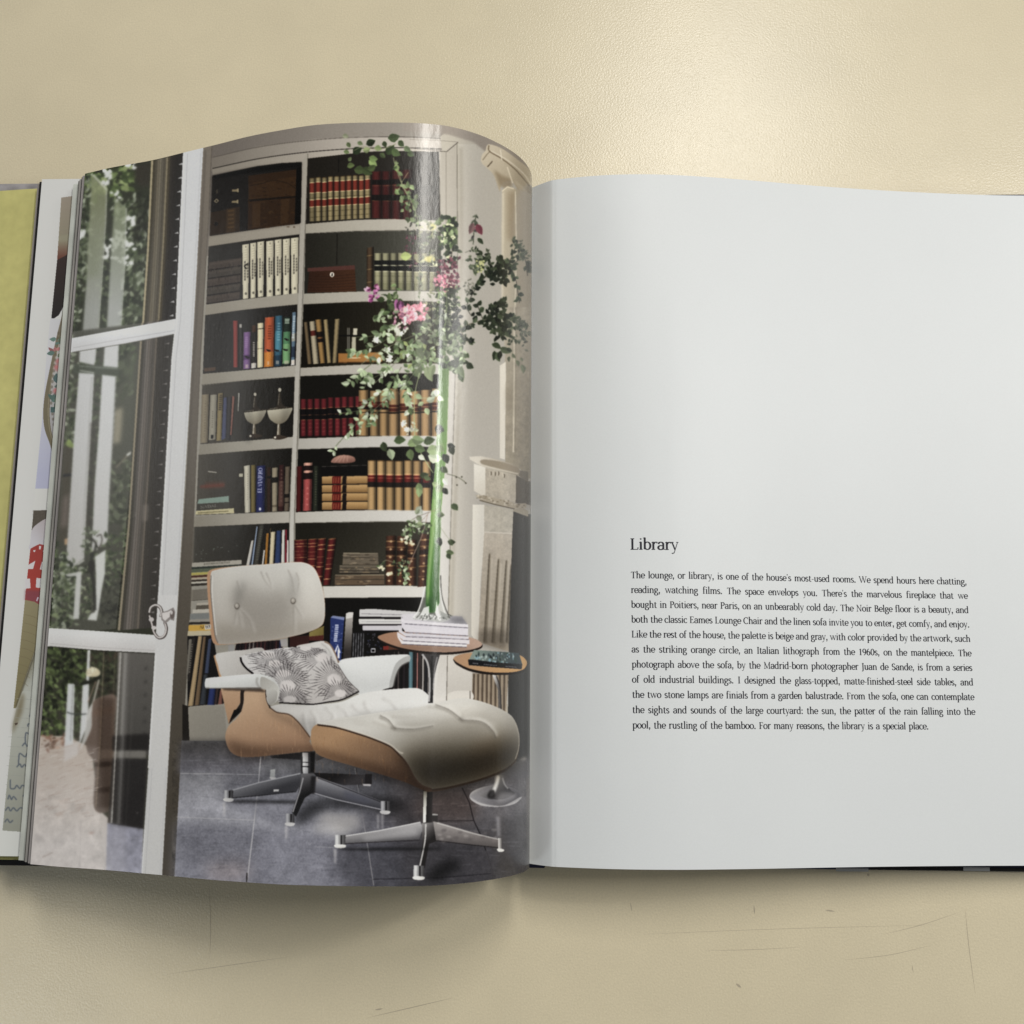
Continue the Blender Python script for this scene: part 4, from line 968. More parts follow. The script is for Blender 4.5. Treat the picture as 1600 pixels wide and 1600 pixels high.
    s.M([(520, 1190), (100, 1195), (-100, 1190), (-100, 1178), (500, 1178)], .45, 2)
    # ottoman shell + cushion
    OT = [(-330, 395), (-322, 350), (-285, 318), (-180, 288), (-30, 264), (200, 230), (400, 205), (530, 174), (650, 146), (740, 139), (850, 160), (960, 200), (1050, 250), (1092, 305), (1116, 385), (1118, 480), (1102, 560), (1060, 612), (1000, 650), (850, 706), (650, 762), (500, 788), (440, 772), (300, 712), (0, 620), (-220, 555), (-290, 520), (-325, 460)]
    s.S(OT, ((164, 127, 92), (104, 77, 58), (-100, 360), (150, 700)))
    for i in range(110):
        x = s.r.uniform(-310, 380)
        y = s.r.uniform(340, 700)
        if y < 330 + max(0, x) * .5:
            continue
        s.L([(x, y), (x + 2, y + s.r.uniform(20, 60))], .7, s.r.choice(((190, 140, 88), (128, 86, 52))), .25)
    s.M([(-320, 470), (0, 560), (300, 650), (450, 740), (440, 790), (0, 640), (-300, 540)], (.78, .74, .72), 6)
    CU = [(-285, 320), (-180, 287), (-30, 263), (200, 229), (400, 204), (530, 173), (650, 145), (740, 138), (850, 159), (960, 199), (1050, 249), (1092, 304), (1116, 384), (1117, 478), (1098, 552), (1056, 602), (990, 640), (850, 694), (650, 746), (510, 768), (440, 742), (390, 690), (335, 590), (280, 525), (220, 470), (100, 418), (0, 384), (-150, 340)]
    s.S(CU, ((206, 204, 199), (132, 125, 113), (450, 230), (560, 640)))
    s.M([(260, 470), (420, 440), (600, 430), (900, 440), (1110, 380), (1114, 560), (1000, 650), (520, 775), (380, 690)], (.74, .715, .67), 16)
    s.M([(320, 570), (700, 560), (1080, 520), (1000, 645), (520, 768), (420, 735)], (.8, .78, .74), 12)
    s.M([(780, 480), (900, 420), (1000, 420), (1000, 620), (820, 700)], (1.02, .97, .92), 12)
    s.M([(240, 340), (500, 330), (720, 300), (900, 300), (760, 420), (420, 420)], (.86, .845, .82), 14)
    s.M([(300, 215), (640, 150), (800, 155), (900, 210), (760, 280), (520, 290)], 1.05, 10)
    s.M(CU, (.925, .92, .91), 2)
    s.M([(300, 560), (500, 520), (760, 520), (1000, 480), (1100, 470), (1080, 600), (800, 720), (510, 775), (400, 720)], (.84, .82, .79), 16)
    for x, y in ((716, 284), (246, 344)):
        s.E(x, y, 24, 13, (104, 98, 90), .7, 1.6)
        s.E(x - 40, y + 30, 60, 22, (168, 163, 154), .4, 6)
    s.L([(-40, 300), (120, 330), (246, 344), (420, 330), (600, 310), (716, 284), (900, 250)], 9, (150, 145, 135), .22, soft=4, smooth=True)
    for p in ([(150, 275), (210, 300), (248, 345)], [(230, 265), (330, 268), (400, 262)], [(590, 200), (660, 240), (715, 280)], [(480, 195), (620, 225), (700, 275)], [(725, 285), (820, 290), (950, 350)], [(720, 275), (735, 230), (790, 200)], [(800, 300), (890, 330), (960, 400)], [(100, 300), (190, 330), (240, 350)]):
        s.L(p, 3.4, (130, 122, 110), .34, soft=1.9, smooth=True, w1=1)
        s.L([(x + 8, y - 14) for x, y in p], 5.2, (220, 217, 210), .26, soft=2.8, smooth=True)
    s.M([(-260, 318), (-100, 300), (200, 240), (260, 350), (60, 395), (-60, 365)], 1.06, 10)
    s.M([(560, 180), (740, 142), (900, 180), (1040, 260), (960, 330), (860, 300), (720, 280)], 1.07, 10)
    for q in ([(150, 257), (207, 288), (250, 345)], [(535, 181), (627, 217), (713, 281)], [(713, 288), (855, 302), (934, 367), (955, 416)], [(250, 345), (380, 352), (520, 330)]):
        s.L([(x - 4, y + 10) for x, y in q], 4.5, (112, 106, 97), .42, soft=1.6, smooth=True, w1=2)
        s.L(q, 1.2, (96, 90, 82), .7, soft=.5, smooth=True)
        s.L([(x + 9, y - 11) for x, y in q], 3.6, (214, 211, 205), .5, soft=1.4, smooth=True, w1=1.5)
    s.M([(420, 500), (700, 470), (900, 440), (1112, 400), (1116, 560), (1000, 648), (520, 776), (400, 690)], (.82, .805, .77), 18)
    s.L([(-285, 322), (-150, 342), (0, 386), (100, 420), (220, 472), (280, 527), (335, 592), (390, 692), (440, 744), (510, 770)], 2.8, (66, 46, 34), .95, smooth=True)
    s.L([(510, 776), (650, 754), (850, 702), (1000, 646), (1060, 606)], 3.2, (54, 40, 30), .9, smooth=True)
    s.L([(-150, 332), (0, 376), (100, 410), (215, 458), (278, 508), (310, 520)], 2, (206, 198, 184), .6, soft=.6, smooth=True)
    s.L([(1092, 310), (1114, 390), (1114, 480), (1090, 560)], 1.6, (168, 160, 146), .6, smooth=True)
    # ------------------------------------------------ flowers and leaves
    LG = [(124, 144, 102), (148, 165, 126), (174, 186, 154), (104, 124, 82), (84, 101, 66), (194, 202, 180), (156, 172, 134)]
    DG = [(44, 54, 38), (58, 70, 46), (36, 44, 32), (70, 82, 58), (52, 62, 44)]
    MG = [(92, 112, 68), (112, 132, 84), (74, 90, 54), (132, 148, 104)]
    s.z('D')
    s.sprig([(1480, 310), (1500, 390), (1540, 500), (1600, 600)], 4, (40, 70), MG, (150, 150, 110), 1.2)
    s.sprig([(1590, 420), (1540, 500), (1520, 560)], 3, (40, 60), MG, (150, 150, 110), 1.2)
    for x, y, l, a, c in ((1105, 150, 50, .2, (126, 130, 104)), (1140, 200, 45, 1, (84, 96, 62)), (1115, 265, 45, .3, (104, 120, 76)), (1185, 285, 80, -.6, (44, 58, 34)), (1280, 215, 75, -.4, (50, 64, 38)), (1215, 200, 45, .4, (96, 110, 74)),
                          (1255, 260, 60, -.3, (150, 164, 110)), (1300, 330, 75, .6, (134, 156, 92)), (1300, 310, 70, .2, (108, 130, 74)), (1340, 240, 60, .2, (120, 138, 88)), (1410, 190, 50, 1.2, (62, 76, 46)), (1440, 170, 90, -.2, (70, 86, 52)),
                          (1430, 290, 90, -.9, (58, 74, 42)), (1470, 250, 80, .6, (84, 104, 60)), (1520, 185, 60, .9, (66, 84, 48)), (1500, 360, 60, 1.4, (130, 152, 90)), (1140, 380, 60, -.2, (90, 104, 60)), (1190, 400, 90, .2, (70, 84, 48)),
                          (1250, 390, 90, .5, (62, 76, 42)), (1290, 400, 70, -.5, (74, 88, 50)), (1150, 340, 40, -1, (100, 112, 74)), (1560, 230, 60, .6, (96, 112, 78)), (1580, 280, 60, .3, (80, 96, 62)), (1380, 280, 55, .7, (90, 106, 66))):
        s.leaf(x, y, l, a, c, .75)
    s.L([(1190, 260), (1260, 230), (1340, 250), (1430, 240), (1500, 210)], 1, (140, 140, 104), .9, smooth=True)
    s.z('E')
    s.scatter([(190, 520), (270, 500), (330, 580), (330, 760), (250, 770), (200, 640)], 26, (40, 75), MG + [(132, 150, 104)], .7)
    s.sprig([(180, 330), (210, 440), (240, 540), (300, 650), (340, 760), (360, 900)], 16, (30, 55), MG, (146, 148, 110), 1.2)
    s.scatter([(250, 770), (340, 780), (380, 1000), (300, 980)], 16, (26, 44), [(88, 86, 76), (96, 104, 80), (60, 60, 52)], .5)
    s.scatter([(250, 880), (330, 880), (330, 1130), (270, 1130)], 26, (18, 36), [(96, 48, 66), (120, 62, 80), (80, 60, 66)], .6)
    s.leaf(215, 1040, 85, -.1, (172, 186, 112), .8)
    s.E(445, 820, 34, 26, (206, 200, 120), .9, 1)
    s.E(430, 1060, 40, 26, (212, 202, 110), .9, 1)
    s.scatter([(380, 780), (500, 780), (500, 1560), (400, 1600), (340, 1300)], 90, (26, 60), [(128, 134, 104), (108, 118, 88), (92, 104, 76), (150, 150, 112)], .5)
    # tall middle spray
    s.scatter([(500, 760), (620, 770), (630, 960), (560, 1000), (500, 930)], 60, (34, 70), DG + MG, .65)
    s.S([(512, 745), (550, 735), (582, 742), (584, 760), (550, 768), (516, 764)], (58, 70, 50))
    s.scatter([(500, 980), (630, 980), (640, 1130), (500, 1100)], 26, (40, 66), DG, .6)
    for x, y in ((555, 810), (590, 800), (525, 920), (470, 1095), (565, 1050), (540, 870), (600, 900)):
        for k in range(5):
            s.E(x + s.r.uniform(-14, 14), y + s.r.uniform(-14, 14), 8, 7, (222, 224, 178), .9)
    s.scatter([(500, 1070), (640, 1060), (640, 1260), (560, 1300), (470, 1240), (490, 1170)], 90, (24, 50), [(104, 44, 62), (128, 58, 76), (88, 38, 54), (150, 84, 98)], .65)
    s.scatter([(470, 1180), (560, 1170), (560, 1260), (480, 1270)], 26, (22, 36), [(196, 110, 132), (214, 140, 154)], .8)
    s.S([(535, 1275), (555, 1262), (575, 1280), (560, 1306), (540, 1300)], (206, 112, 134))
    s.scatter([(480, 1260), (640, 1260), (650, 1640), (470, 1640)], 150, (30, 60), DG + DG + MG, .6)
    s.scatter([(470, 1440), (640, 1440), (640, 1640), (480, 1640)], 60, (30, 60), [(46, 50, 46), (60, 64, 58), (38, 42, 38)], .6)
    for k in range(30):
        s.E(s.r.uniform(480, 600), s.r.uniform(1180, 1560), 5, 5, (228, 230, 190), .9)
    s.L([(550, 1260), (555, 1400), (540, 1560)], 1.2, (150, 164, 110), .8, smooth=True)
    s.L([(600, 960), (590, 1040)], 1.4, (80, 70, 56), .8)
    # foxglove bell and sprays to the right
    s.sprig([(775, 730), (760, 800), (750, 950)], 12, (34, 60), [(74, 70, 70), (86, 92, 76), (66, 74, 60)], (70, 76, 58), 1.4, .45)
    s.leaf(775, 800, 90, 1.1, (116, 54, 66), .6)
    s.leaf(750, 790, 90, 1.9, (128, 92, 92), .55)
    s.leaf(780, 905, 62, .8, (54, 66, 46), .55)
    s.sprig([(690, 1010), (740, 990), (780, 990)], 6, (20, 40), DG, (90, 90, 74), .9)
    stem = (62, 58, 48)
    for p, n in (([(700, 1400), (760, 1290), (830, 1200), (920, 1130), (1020, 1110), (1110, 1040)], 40), ([(830, 1200), (880, 1090), (800, 1020)], 20), ([(880, 1150), (930, 1080), (960, 1060)], 16), ([(920, 1130), (960, 1180), (980, 1220)], 14),
                 ([(640, 1600), (720, 1540), (840, 1500), (960, 1480)], 22), ([(840, 1500), (900, 1420), (980, 1370)], 26), ([(900, 1500), (960, 1560), (1010, 1600)], 18), ([(1000, 1120), (1050, 1000), (1080, 920)], 16), ([(1020, 1110), (1060, 1200), (1090, 1380)], 16),
                 ([(1080, 960), (1130, 1050), (1150, 1180)], 12), ([(980, 1480), (1060, 1500), (1120, 1560)], 16), ([(820, 1500), (790, 1420), (780, 1380)], 10), ([(740, 1480), (700, 1420)], 5)):
        s.sprig(p, n, (38, 62), DG, stem, 1.1, .62)
    s.scatter([(730, 1010), (860, 1000), (880, 1130), (790, 1170), (720, 1150)], 34, (36, 56), [(84, 92, 70), (64, 74, 54), (100, 108, 84)], .6)
    for k in range(18):
        s.E(s.r.uniform(770, 830), s.r.uniform(1070, 1160), 7, 7, (190, 190, 124), .9)
    s.scatter([(860, 1130), (980, 1100), (1000, 1240), (900, 1250)], 22, (44, 64), [(34, 42, 32), (46, 54, 40)], .6)
    s.scatter([(880, 1380), (990, 1370), (1000, 1560), (900, 1600)], 30, (44, 64), [(34, 42, 32), (46, 54, 40), (60, 70, 50)], .6)
    s.scatter([(690, 1200), (740, 1190), (740, 1300), (690, 1320)], 16, (24, 44), [(120, 118, 104), (104, 104, 90)], .5)
    s.scatter([(1030, 900), (1110, 920), (1150, 1040), (1100, 1080), (1040, 980)], 22, (26, 44), [(94, 100, 80), (74, 80, 62)], .5)
    s.scatter([(1060, 1500), (1160, 1520), (1160, 1660), (1070, 1640)], 20, (30, 46), [(84, 90, 72), (70, 76, 60)], .5)
    # pink flowers
    s.z('D')
    for x, y, r_ in ((1350, 1270, 26), (1325, 1345, 30), (1380, 1340, 26), (1300, 1280, 20), (1355, 1300, 22)):
        for k in range(6):
            s.leaf(x, y, r_ * s.r.uniform(.9, 1.4), s.r.uniform(0, 6.3), s.r.choice(((176, 98, 150), (144, 64, 118), (206, 140, 178), (120, 48, 92))), .8)
        s.E(x, y + 6, 8, 6, (70, 24, 50), .8)
    for k in range(6):
        s.E(1275 + s.r.uniform(-8, 20), 1265 + s.r.uniform(0, 34), 8, 6, (206, 172, 190))
    s.sprig([(1390, 1320), (1430, 1320), (1490, 1350)], 6, (26, 44), DG, (60, 66, 44), 1)
    s.scatter([(1395, 1330), (1480, 1330), (1500, 1410), (1420, 1440)], 12, (46, 80), [(62, 78, 44), (80, 96, 56), (48, 60, 34)], .7)
    s.sprig([(1500, 1240), (1505, 1300), (1510, 1360)], 6, (30, 60), MG, (70, 84, 50), 1)
    for k in range(9):
        s.leaf(1500 + 12 * (k % 5), 1350 + 4 * k, 70, 1.5 + s.r.uniform(-.3, .3), s.r.choice(((122, 62, 106), (150, 84, 132), (96, 44, 80))), .4)
    def rose(x, y, r_, pal):
        for k in range(46):
            t = s.r.uniform(0, 6.3)
            d = r_ * math.sqrt(s.r.random())
            s.leaf(x + d * math.cos(t) * .8, y + d * math.sin(t) * .8, r_ * s.r.uniform(.4, .7), t + s.r.uniform(-1.2, 1.2), s.r.choice(pal), .75)
    PK = [(214, 134, 150), (226, 160, 172), (190, 104, 124), (236, 188, 194), (204, 118, 138)]
    rose(1600, 1460, 62, PK)
    s.z('E')
    rose(350, 1450, 62, PK)
    rose(255, 1470, 46, PK)
    for k in range(40):
        s.leaf(s.r.uniform(160, 270), s.r.uniform(1430, 1580), s.r.uniform(22, 36), s.r.uniform(0, 6.3), s.r.choice(((226, 226, 216), (206, 206, 190), (196, 140, 160), (140, 90, 110))), .7)
    s.z('F')
    s.scatter([(1330, 60), (1480, 10), (1500, 120), (1400, 160)], 12, (50, 80), LG + MG, .55)
    # white-green leaf mass, middle
    s.z('F')
    for p, n, sz in (([(1520, 120), (1440, 160), (1330, 210), (1200, 220)], 16, (46, 84)), ([(1480, 200), (1360, 280), (1240, 320), (1140, 340)], 18, (46, 80)), ([(1450, 300), (1340, 400), (1240, 480), (1130, 590)], 22, (46, 80)),
                     ([(1500, 360), (1400, 480), (1300, 540), (1260, 610)], 20, (46, 80)), ([(1540, 440), (1470, 560), (1440, 640), (1420, 700)], 18, (46, 80)), ([(1400, 620), (1300, 700), (1220, 760), (1080, 780)], 20, (40, 66)),
                     ([(1360, 700), (1240, 820), (1150, 920), (1060, 1020), (1030, 1080)], 24, (36, 66)), ([(1400, 740), (1340, 800), (1320, 860)], 10, (40, 66)), ([(1240, 860), (1220, 960)], 5, (24, 40)), ([(1590, 500), (1580, 640), (1600, 760)], 18, (50, 80)), ([(1460, 620), (1540, 560), (1600, 540)], 10, (46, 70))):
        s.sprig(p, n, sz, LG, (96, 108, 72), 1, .55)
    for x, y in ((1350, 240), (1530, 195), (1440, 310), (1460, 350), (1450, 390), (1590, 340), (1510, 170), (1555, 855), (1580, 900)):
        for k in range(7):
            t = k * .9
            s.leaf(x, y, s.r.uniform(22, 34), t, s.r.choice(((232, 234, 226), (216, 220, 206), (240, 240, 234))), .6)
    s.P([(1490, 140), (1530, 140), (1530, 260), (1490, 260)], (186, 184, 160), .5, 1)
    s.z('G')
    s.scatter([(250, 250), (420, 220), (560, 300), (560, 420), (400, 480), (260, 420)], 60, (46, 84), LG[:5] + MG + [(150, 164, 100)], .6)
    s.scatter([(420, 100), (640, 60), (700, 240), (600, 300), (430, 240)], 70, (36, 70), [(70, 78, 62), (90, 100, 76), (110, 120, 92), (54, 60, 50), (140, 148, 120)], .6)
    for x, y, l, a in ((420, 300, 110, 1.0), (490, 310, 90, 1.3), (440, 410, 120, 1.5), (500, 430, 130, 1.2), (560, 420, 110, 1.8)):
        s.leaf(x, y, l, a, s.r.choice(((96, 108, 76), (120, 132, 96), (80, 92, 62))), .5)
    s.scatter([(590, 190), (760, 230), (800, 400), (760, 500), (680, 470), (600, 440)], 64, (46, 90), [(72, 86, 58), (92, 108, 74), (58, 70, 48), (116, 130, 96), (134, 146, 116)], .65)
    s.leaf(740, 420, 110, 1.2, (104, 118, 86), .5)
    for p in ([(750, 170), (800, 250), (830, 250)], [(740, 160), (830, 120), (940, 90)]):
        s.sprig(p, 7, (46, 70), DG, (110, 104, 84), 1.4, .6)
    s.scatter([(980, 60), (1090, 40), (1100, 230), (1010, 220), (940, 160)], 26, (50, 72), [(34, 42, 32), (46, 54, 38), (64, 74, 52)], .6)
    s.scatter([(1090, 60), (1170, 70), (1180, 260), (1110, 280)], 16, (36, 56), [(76, 84, 62), (58, 66, 48)], .6)
    s.scatter([(1180, 100), (1250, 120), (1250, 330), (1200, 330)], 16, (30, 50), [(100, 102, 86), (84, 88, 72)], .5)
    for x, y, l, a in ((980, 270, 80, .5), (1040, 300, 90, .4), (1000, 320, 74, 1.7), (1020, 330, 76, 1.3), (1045, 320, 70, 1.7), (1090, 300, 50, .6), (1130, 340, 46, .9), (1110, 360, 44, 1.6), (1160, 390, 50, 1.2), (1200, 420, 70, 1.4), (1190, 370, 36, 1.)):
        s.leaf(x, y, l, a, s.r.choice(DG) if x < 1100 else (92, 98, 74), .55)
    for q in ([(600, 60), (480, 170), (330, 240), (150, 330), (20, 420)], [(560, 120), (400, 260), (260, 420), (120, 560)], [(620, 150), (540, 330), (420, 470), (300, 640)], [(640, 40), (700, 180), (760, 300), (770, 420)], [(380, 470), (240, 640), (90, 780), (0, 900)]):
        s.L(q, 1.0, (128, 132, 104), .75, smooth=True)
        s.sprig(q, 9, (40, 66), LG, (128, 132, 104), .7, .55)
    # trailing vine in front of the stalk
    s.L([(450, 480), (415, 640), (410, 800), (420, 990), (470, 1090), (550, 1220)], 1.5, (166, 180, 128), .95, smooth=True)
    s.L([(410, 668), (520, 666), (600, 650)], 1, (170, 182, 134), .9, smooth=True)
    for x, y, l, a, c in ((340, 690, 60, .8, (164, 180, 142)), (360, 640, 66, 1.7, (140, 158, 116)), (420, 640, 60, .6, (150, 166, 124)), (500, 690, 70, -.4, (186, 198, 170)), (530, 650, 70, -.3, (196, 206, 184)), (570, 600, 60, 1.5, (206, 216, 196)),
                          (490, 740, 60, 1.1, (156, 172, 130)), (370, 740, 60, 1.2, (84, 100, 62)), (580, 660, 56, .5, (206, 214, 196)), (480, 700, 50, 2.6, (146, 162, 120)),
                          (180, 990, 80, 1.2, (58, 70, 44)), (225, 1040, 90, 1.3, (164, 178, 142)), (260, 985, 90, -.1, (74, 92, 56)), (360, 1010, 90, -.2, (124, 144, 96)), (390, 960, 100, .2, (134, 154, 108)), (380, 1040, 90, 1.4, (96, 114, 72)), (410, 1030, 90, .3, (88, 108, 66)),
                          (480, 1000, 90, -.3, (70, 86, 54)), (510, 1090, 110, .2, (186, 198, 168)), (500, 1060, 110, -.2, (150, 168, 122)), (590, 990, 70, 1.3, (120, 150, 84)), (560, 1030, 80, .4, (110, 130, 80)), (440, 1090, 60, .6, (206, 212, 190)),
                          (655, 1010, 60, .3, (36, 44, 30)), (680, 1020, 70, 1.3, (52, 60, 42)), (620, 1080, 80, 1.1, (44, 54, 36)), (600, 1180, 70, .6, (66, 80, 48)), (570, 880, 70, .5, (60, 68, 50)), (590, 860, 80, 1.6, (48, 54, 44)),
                          (450, 1240, 70, -.2, (62, 74, 44)), (480, 1250, 60, .3, (92, 108, 66)), (440, 1290, 80, 1.2, (112, 130, 84)), (440, 1330, 70, 1.5, (130, 150, 100)), (540, 1290, 60, .3, (140, 160, 104)), (560, 1330, 80, .2, (110, 130, 74)),
                          (620, 1330, 60, .9, (40, 48, 32)), (690, 1450, 60, .8, (74, 90, 54)), (700, 1440, 50, 1.4, (58, 72, 42)), (420, 1500, 60, -.7, (150, 156, 134)), (430, 1530, 60, 1, (120, 128, 104)), (580, 1520, 52, .1, (104, 118, 84)),
                          (620, 1260, 60, .9, (206, 210, 196))):
        s.leaf(x, y, l, a, c, .72)
    s.L([(650, 1225), (720, 1245), (770, 1275), (790, 1296)], 1, (84, 84, 62), .95, smooth=True)
    for x, y in ((790, 1294), (720, 1250), (760, 1248), (725, 1308)):
        s.E(x, y, 6, 6, (60, 58, 44))
    s.L([(600, 1480), (520, 1510), (450, 1590)], .9, (150, 130, 110), .8)
    s.scatter([(380, 830), (420, 840), (420, 950), (360, 940)], 12, (24, 40), [(206, 206, 186), (180, 184, 150)], .6)
    s.z('I')
    s.L([(520, 95), (430, 130), (380, 160)], 1, (120, 108, 96), .9)
    s.L([(510, 110), (470, 260), (410, 400), (360, 520)], 1.2, (168, 146, 132), .9, smooth=True)
    s.scatter([(360, 160), (530, 180), (520, 240), (380, 250)], 30, (26, 50), LG + MG, .6)
    s.scatter([(330, 200), (400, 200), (400, 330), (310, 310)], 26, (22, 42), LG + [(206, 206, 180)], .6)
    for x, y in ((322, 292), (350, 322), (382, 320), (400, 330), (355, 280), (170, 495), (180, 515), (150, 500), (225, 548), (240, 545), (215, 552)):
        for k in range(4):
            s.E(x + s.r.uniform(-8, 8), y + s.r.uniform(-8, 8), 8, 7, s.r.choice(((232, 228, 200), (212, 206, 170))))
    s.sprig([(350, 450), (280, 470), (200, 450), (150, 500)], 8, (22, 40), MG + DG, (150, 146, 120), .9)
    s.scatter([(280, 470), (360, 430), (380, 560), (330, 650), (300, 560)], 34, (26, 50), LG[:4] + DG[:2], .6)
    for x, y, l, a, c in ((430, 70, 60, .8, (168, 174, 160)), (420, 110, 50, -.9, (150, 160, 130)), (430, 180, 50, .2, (150, 164, 120)), (590, 280, 60, 1.2, (44, 52, 36)), (605, 300, 46, 1.6, (36, 44, 30)), (655, 310, 60, .1, (52, 62, 40)), (665, 300, 50, 1, (70, 84, 54)), (645, 385, 60, .2, (84, 100, 64)), (650, 400, 50, 1, (60, 74, 46)), (680, 40, 66, .7, (72, 88, 54)), (575, 110, 60, .1, (100, 116, 78))):
        s.leaf(x, y, l, a, c, .75)
    s.L([(600, 200), (640, 260), (680, 310)], .8, (140, 146, 116), .8)
    # ------------------------------------------------ glazed door on the left
    s.z('P')
    s.P([(100, 260), (290, 236), (286, 240), (274, 505), (247, 935), (242, 1030), (220, 1372), (30, 1372), (40, 1290)], (66, 68, 54))
    s.P([(100, 240), (300, 215), (300, 240), (130, 290)], (66, 68, 54))
    GG = [(58, 68, 46), (76, 88, 58), (98, 110, 78), (44, 50, 36), (122, 132, 104), (86, 96, 70), (150, 158, 136)]
    s.z('A')
    s.P([(480, 370), (900, 270), (880, 700), (850, 1260), (430, 1330)], (58, 62, 46))
    s.scatter([(500, 360), (780, 300), (800, 440), (640, 480), (500, 500)], 110, (30, 80), [(116, 136, 76), (92, 112, 60), (140, 156, 96), (70, 86, 48), (58, 66, 42)], .6, rib=False)
    s.P([(800, 300), (900, 275), (895, 420), (840, 430), (800, 380)], (62, 56, 46), .9, 3)
    s.scatter([(640, 480), (890, 440), (870, 800), (850, 1250), (720, 1260), (740, 700)], 260, (30, 76), GG, .4, ang=(2.1, .5), rib=False)
    s.scatter([(470, 340), (560, 340), (530, 900), (440, 1320), (400, 1320), (420, 900)], 240, (26, 60), GG, .45, rib=False)
    s.scatter([(590, 700), (650, 700), (640, 1280), (590, 1290)], 60, (26, 60), GG[:4], .45, rib=False)
    for p in ([(840, 460), (830, 620), (800, 760)], [(880, 480), (850, 700)]):
        s.L(p, 10, (40, 40, 32), .6, soft=3)
    for x, y in ((650, 340), (640, 370), (690, 480), (760, 610), (770, 650), (720, 710), (740, 740), (780, 780), (500, 680), (490, 700), (700, 760), (640, 800), (680, 780), (720, 760), (660, 840), (720, 870), (755, 880), (780, 300)):
        for k in range(5):
            s.leaf(x + s.r.uniform(-20, 20), y + s.r.uniform(-20, 20), s.r.uniform(16, 46), s.r.uniform(0, 6.3), (222, 224, 222), .6, rib=False)
    # pale reflected frames
    s.P([(545, 355), (635, 440), (630, 620), (618, 760), (585, 1290), (490, 1310), (515, 980), (530, 640)], ((150, 156, 116), (196, 198, 196), (580, 500), (540, 1150)), .72, 1)
    s.P([(545, 355), (560, 352), (638, 436), (632, 448)], (206, 208, 190), .8)
    s.L([(635, 440), (630, 620), (605, 1000), (585, 1290)], 1.6, (200, 202, 190), .8)
    s.P([(682, 490), (752, 552), (742, 900), (718, 1270), (634, 1286), (650, 1000), (668, 700)], ((140, 150, 116), (200, 202, 202), (700, 560), (680, 1150)), .75, 1)
    s.L([(752, 552), (742, 900), (720, 1265)], 1.4, (206, 208, 202), .8)
    s.P([(520, 720), (600, 740), (600, 960), (510, 970)], (126, 134, 104), .4, 4)
    # crossbar to crossbar
    s.z('B')
    s.P([(430, -160), (850, -210), (830, 0), (760, 900), (690, 1610), (300, 1640), (360, 700)], (70, 70, 58))
    s.scatter([(400, -180), (430, -180), (430, 0), (560, 0), (470, 500), (400, 560), (350, 540)], 150, (30, 70), GG, .45, rib=False)
    s.P([(372, 300), (392, 300), (330, 900), (290, 1600), (262, 1640), (320, 700)], (84, 76, 60), .6, 4)
    s.scatter([(560, -120), (620, -130), (600, 900), (520, 1000), (530, 500)], 100, (26, 60), GG[:4], .45, rib=False)
    s.scatter([(690, -130), (830, -200), (800, 200), (700, 240)], 60, (40, 100), GG[:4], .45, ang=(2.2, .4), rib=False)
    s.P([(700, 0), (820, -20), (790, 500), (760, 1000), (660, 1000), (690, 300)], ((86, 92, 72), (74, 72, 60), (760, 0), (720, 900)), .6, 5)
    s.P([(680, 310), (730, 290), (725, 400), (715, 500), (670, 510)], (176, 164, 136), .7, 3)
    s.scatter([(660, 620), (780, 600), (760, 980), (650, 1000)], 70, (40, 90), [(74, 80, 58), (60, 64, 48), (96, 104, 78)], .5, rib=False)
    s.L([(690, 650), (780, 556)], 3, (120, 110, 90), .8)
    s.P([(752, 572), (780, 553), (776, 572), (756, 582)], (220, 220, 216))
    s.leaf(405, 480, 60, 1.2, (156, 180, 90), .7)
    s.leaf(400, 500, 50, .6, (130, 156, 70), .7)
    s.P([(380, 520), (430, 520), (400, 1080), (350, 1090)], (80, 70, 56), .7, 3)
    s.P([(375, 690), (545, 672), (543, 686), (373, 706)], (44, 44, 48))
    s.P([(375, 830), (415, 800), (400, 1000), (360, 1010)], (128, 110, 104), .6, 3)
    s.P([(385, 1075), (402, 1072), (398, 1108), (384, 1110)], (196, 150, 106))
    s.P([(475, -70), (575, -85), (568, 10), (560, 40), (472, 20)], (214, 215, 217))
    s.P([(625, -95), (708, -110), (702, 56), (615, 48)], (214, 215, 217))
    s.P([(440, 30), (710, 55), (705, 105), (430, 90)], (70, 78, 62))
    s.L([(470, 45), (700, 62)], 1.4, (140, 150, 136), .9)
    s.L([(475, 72), (560, 85)], 1.5, (206, 208, 204), .9)
    s.P([(470, 86), (560, 92), (545, 400), (520, 800), (500, 1190), (390, 1268), (420, 800), (445, 400)], ((218, 219, 222), (196, 194, 192), (520, 100), (440, 1200)))
    s.L([(545, 110), (530, 400), (505, 800), (490, 1180)], 1.6, (170, 170, 166), .8)
    s.L([(388, 1276), (500, 1200)], 3.2, (196, 196, 188), .9)
    s.L([(390, 1288), (500, 1214)], 1.4, (60, 62, 52), .9)
    s.P([(608, 98), (694, 108), (680, 400), (655, 800), (642, 1080), (548, 1150), (560, 800), (590, 400)], ((218, 220, 223), (202, 201, 200), (640, 120), (600, 1100)))
    s.L([(690, 110), (676, 400), (652, 800), (640, 1085)], 1.6, (90, 92, 82), .8)
    s.L([(640, 1085), (550, 1155)], 2.6, (196, 196, 188), .9)
    s.P([(540, 380), (575, 380), (545, 1000), (515, 1000)], (64, 58, 50), .75, 2)
    # lower foliage of the middle pane
    s.scatter([(310, 1100), (400, 1180), (480, 1260), (440, 1600), (250, 1640)], 300, (24, 60), GG + [(60, 74, 44), (110, 124, 82), (40, 46, 34)], .5, rib=False)
    s.scatter([(500, 1150), (570, 1150), (560, 1500), (480, 1560)], 70, (20, 46), GG[:4] + [(140, 150, 110)], .5, rib=False)
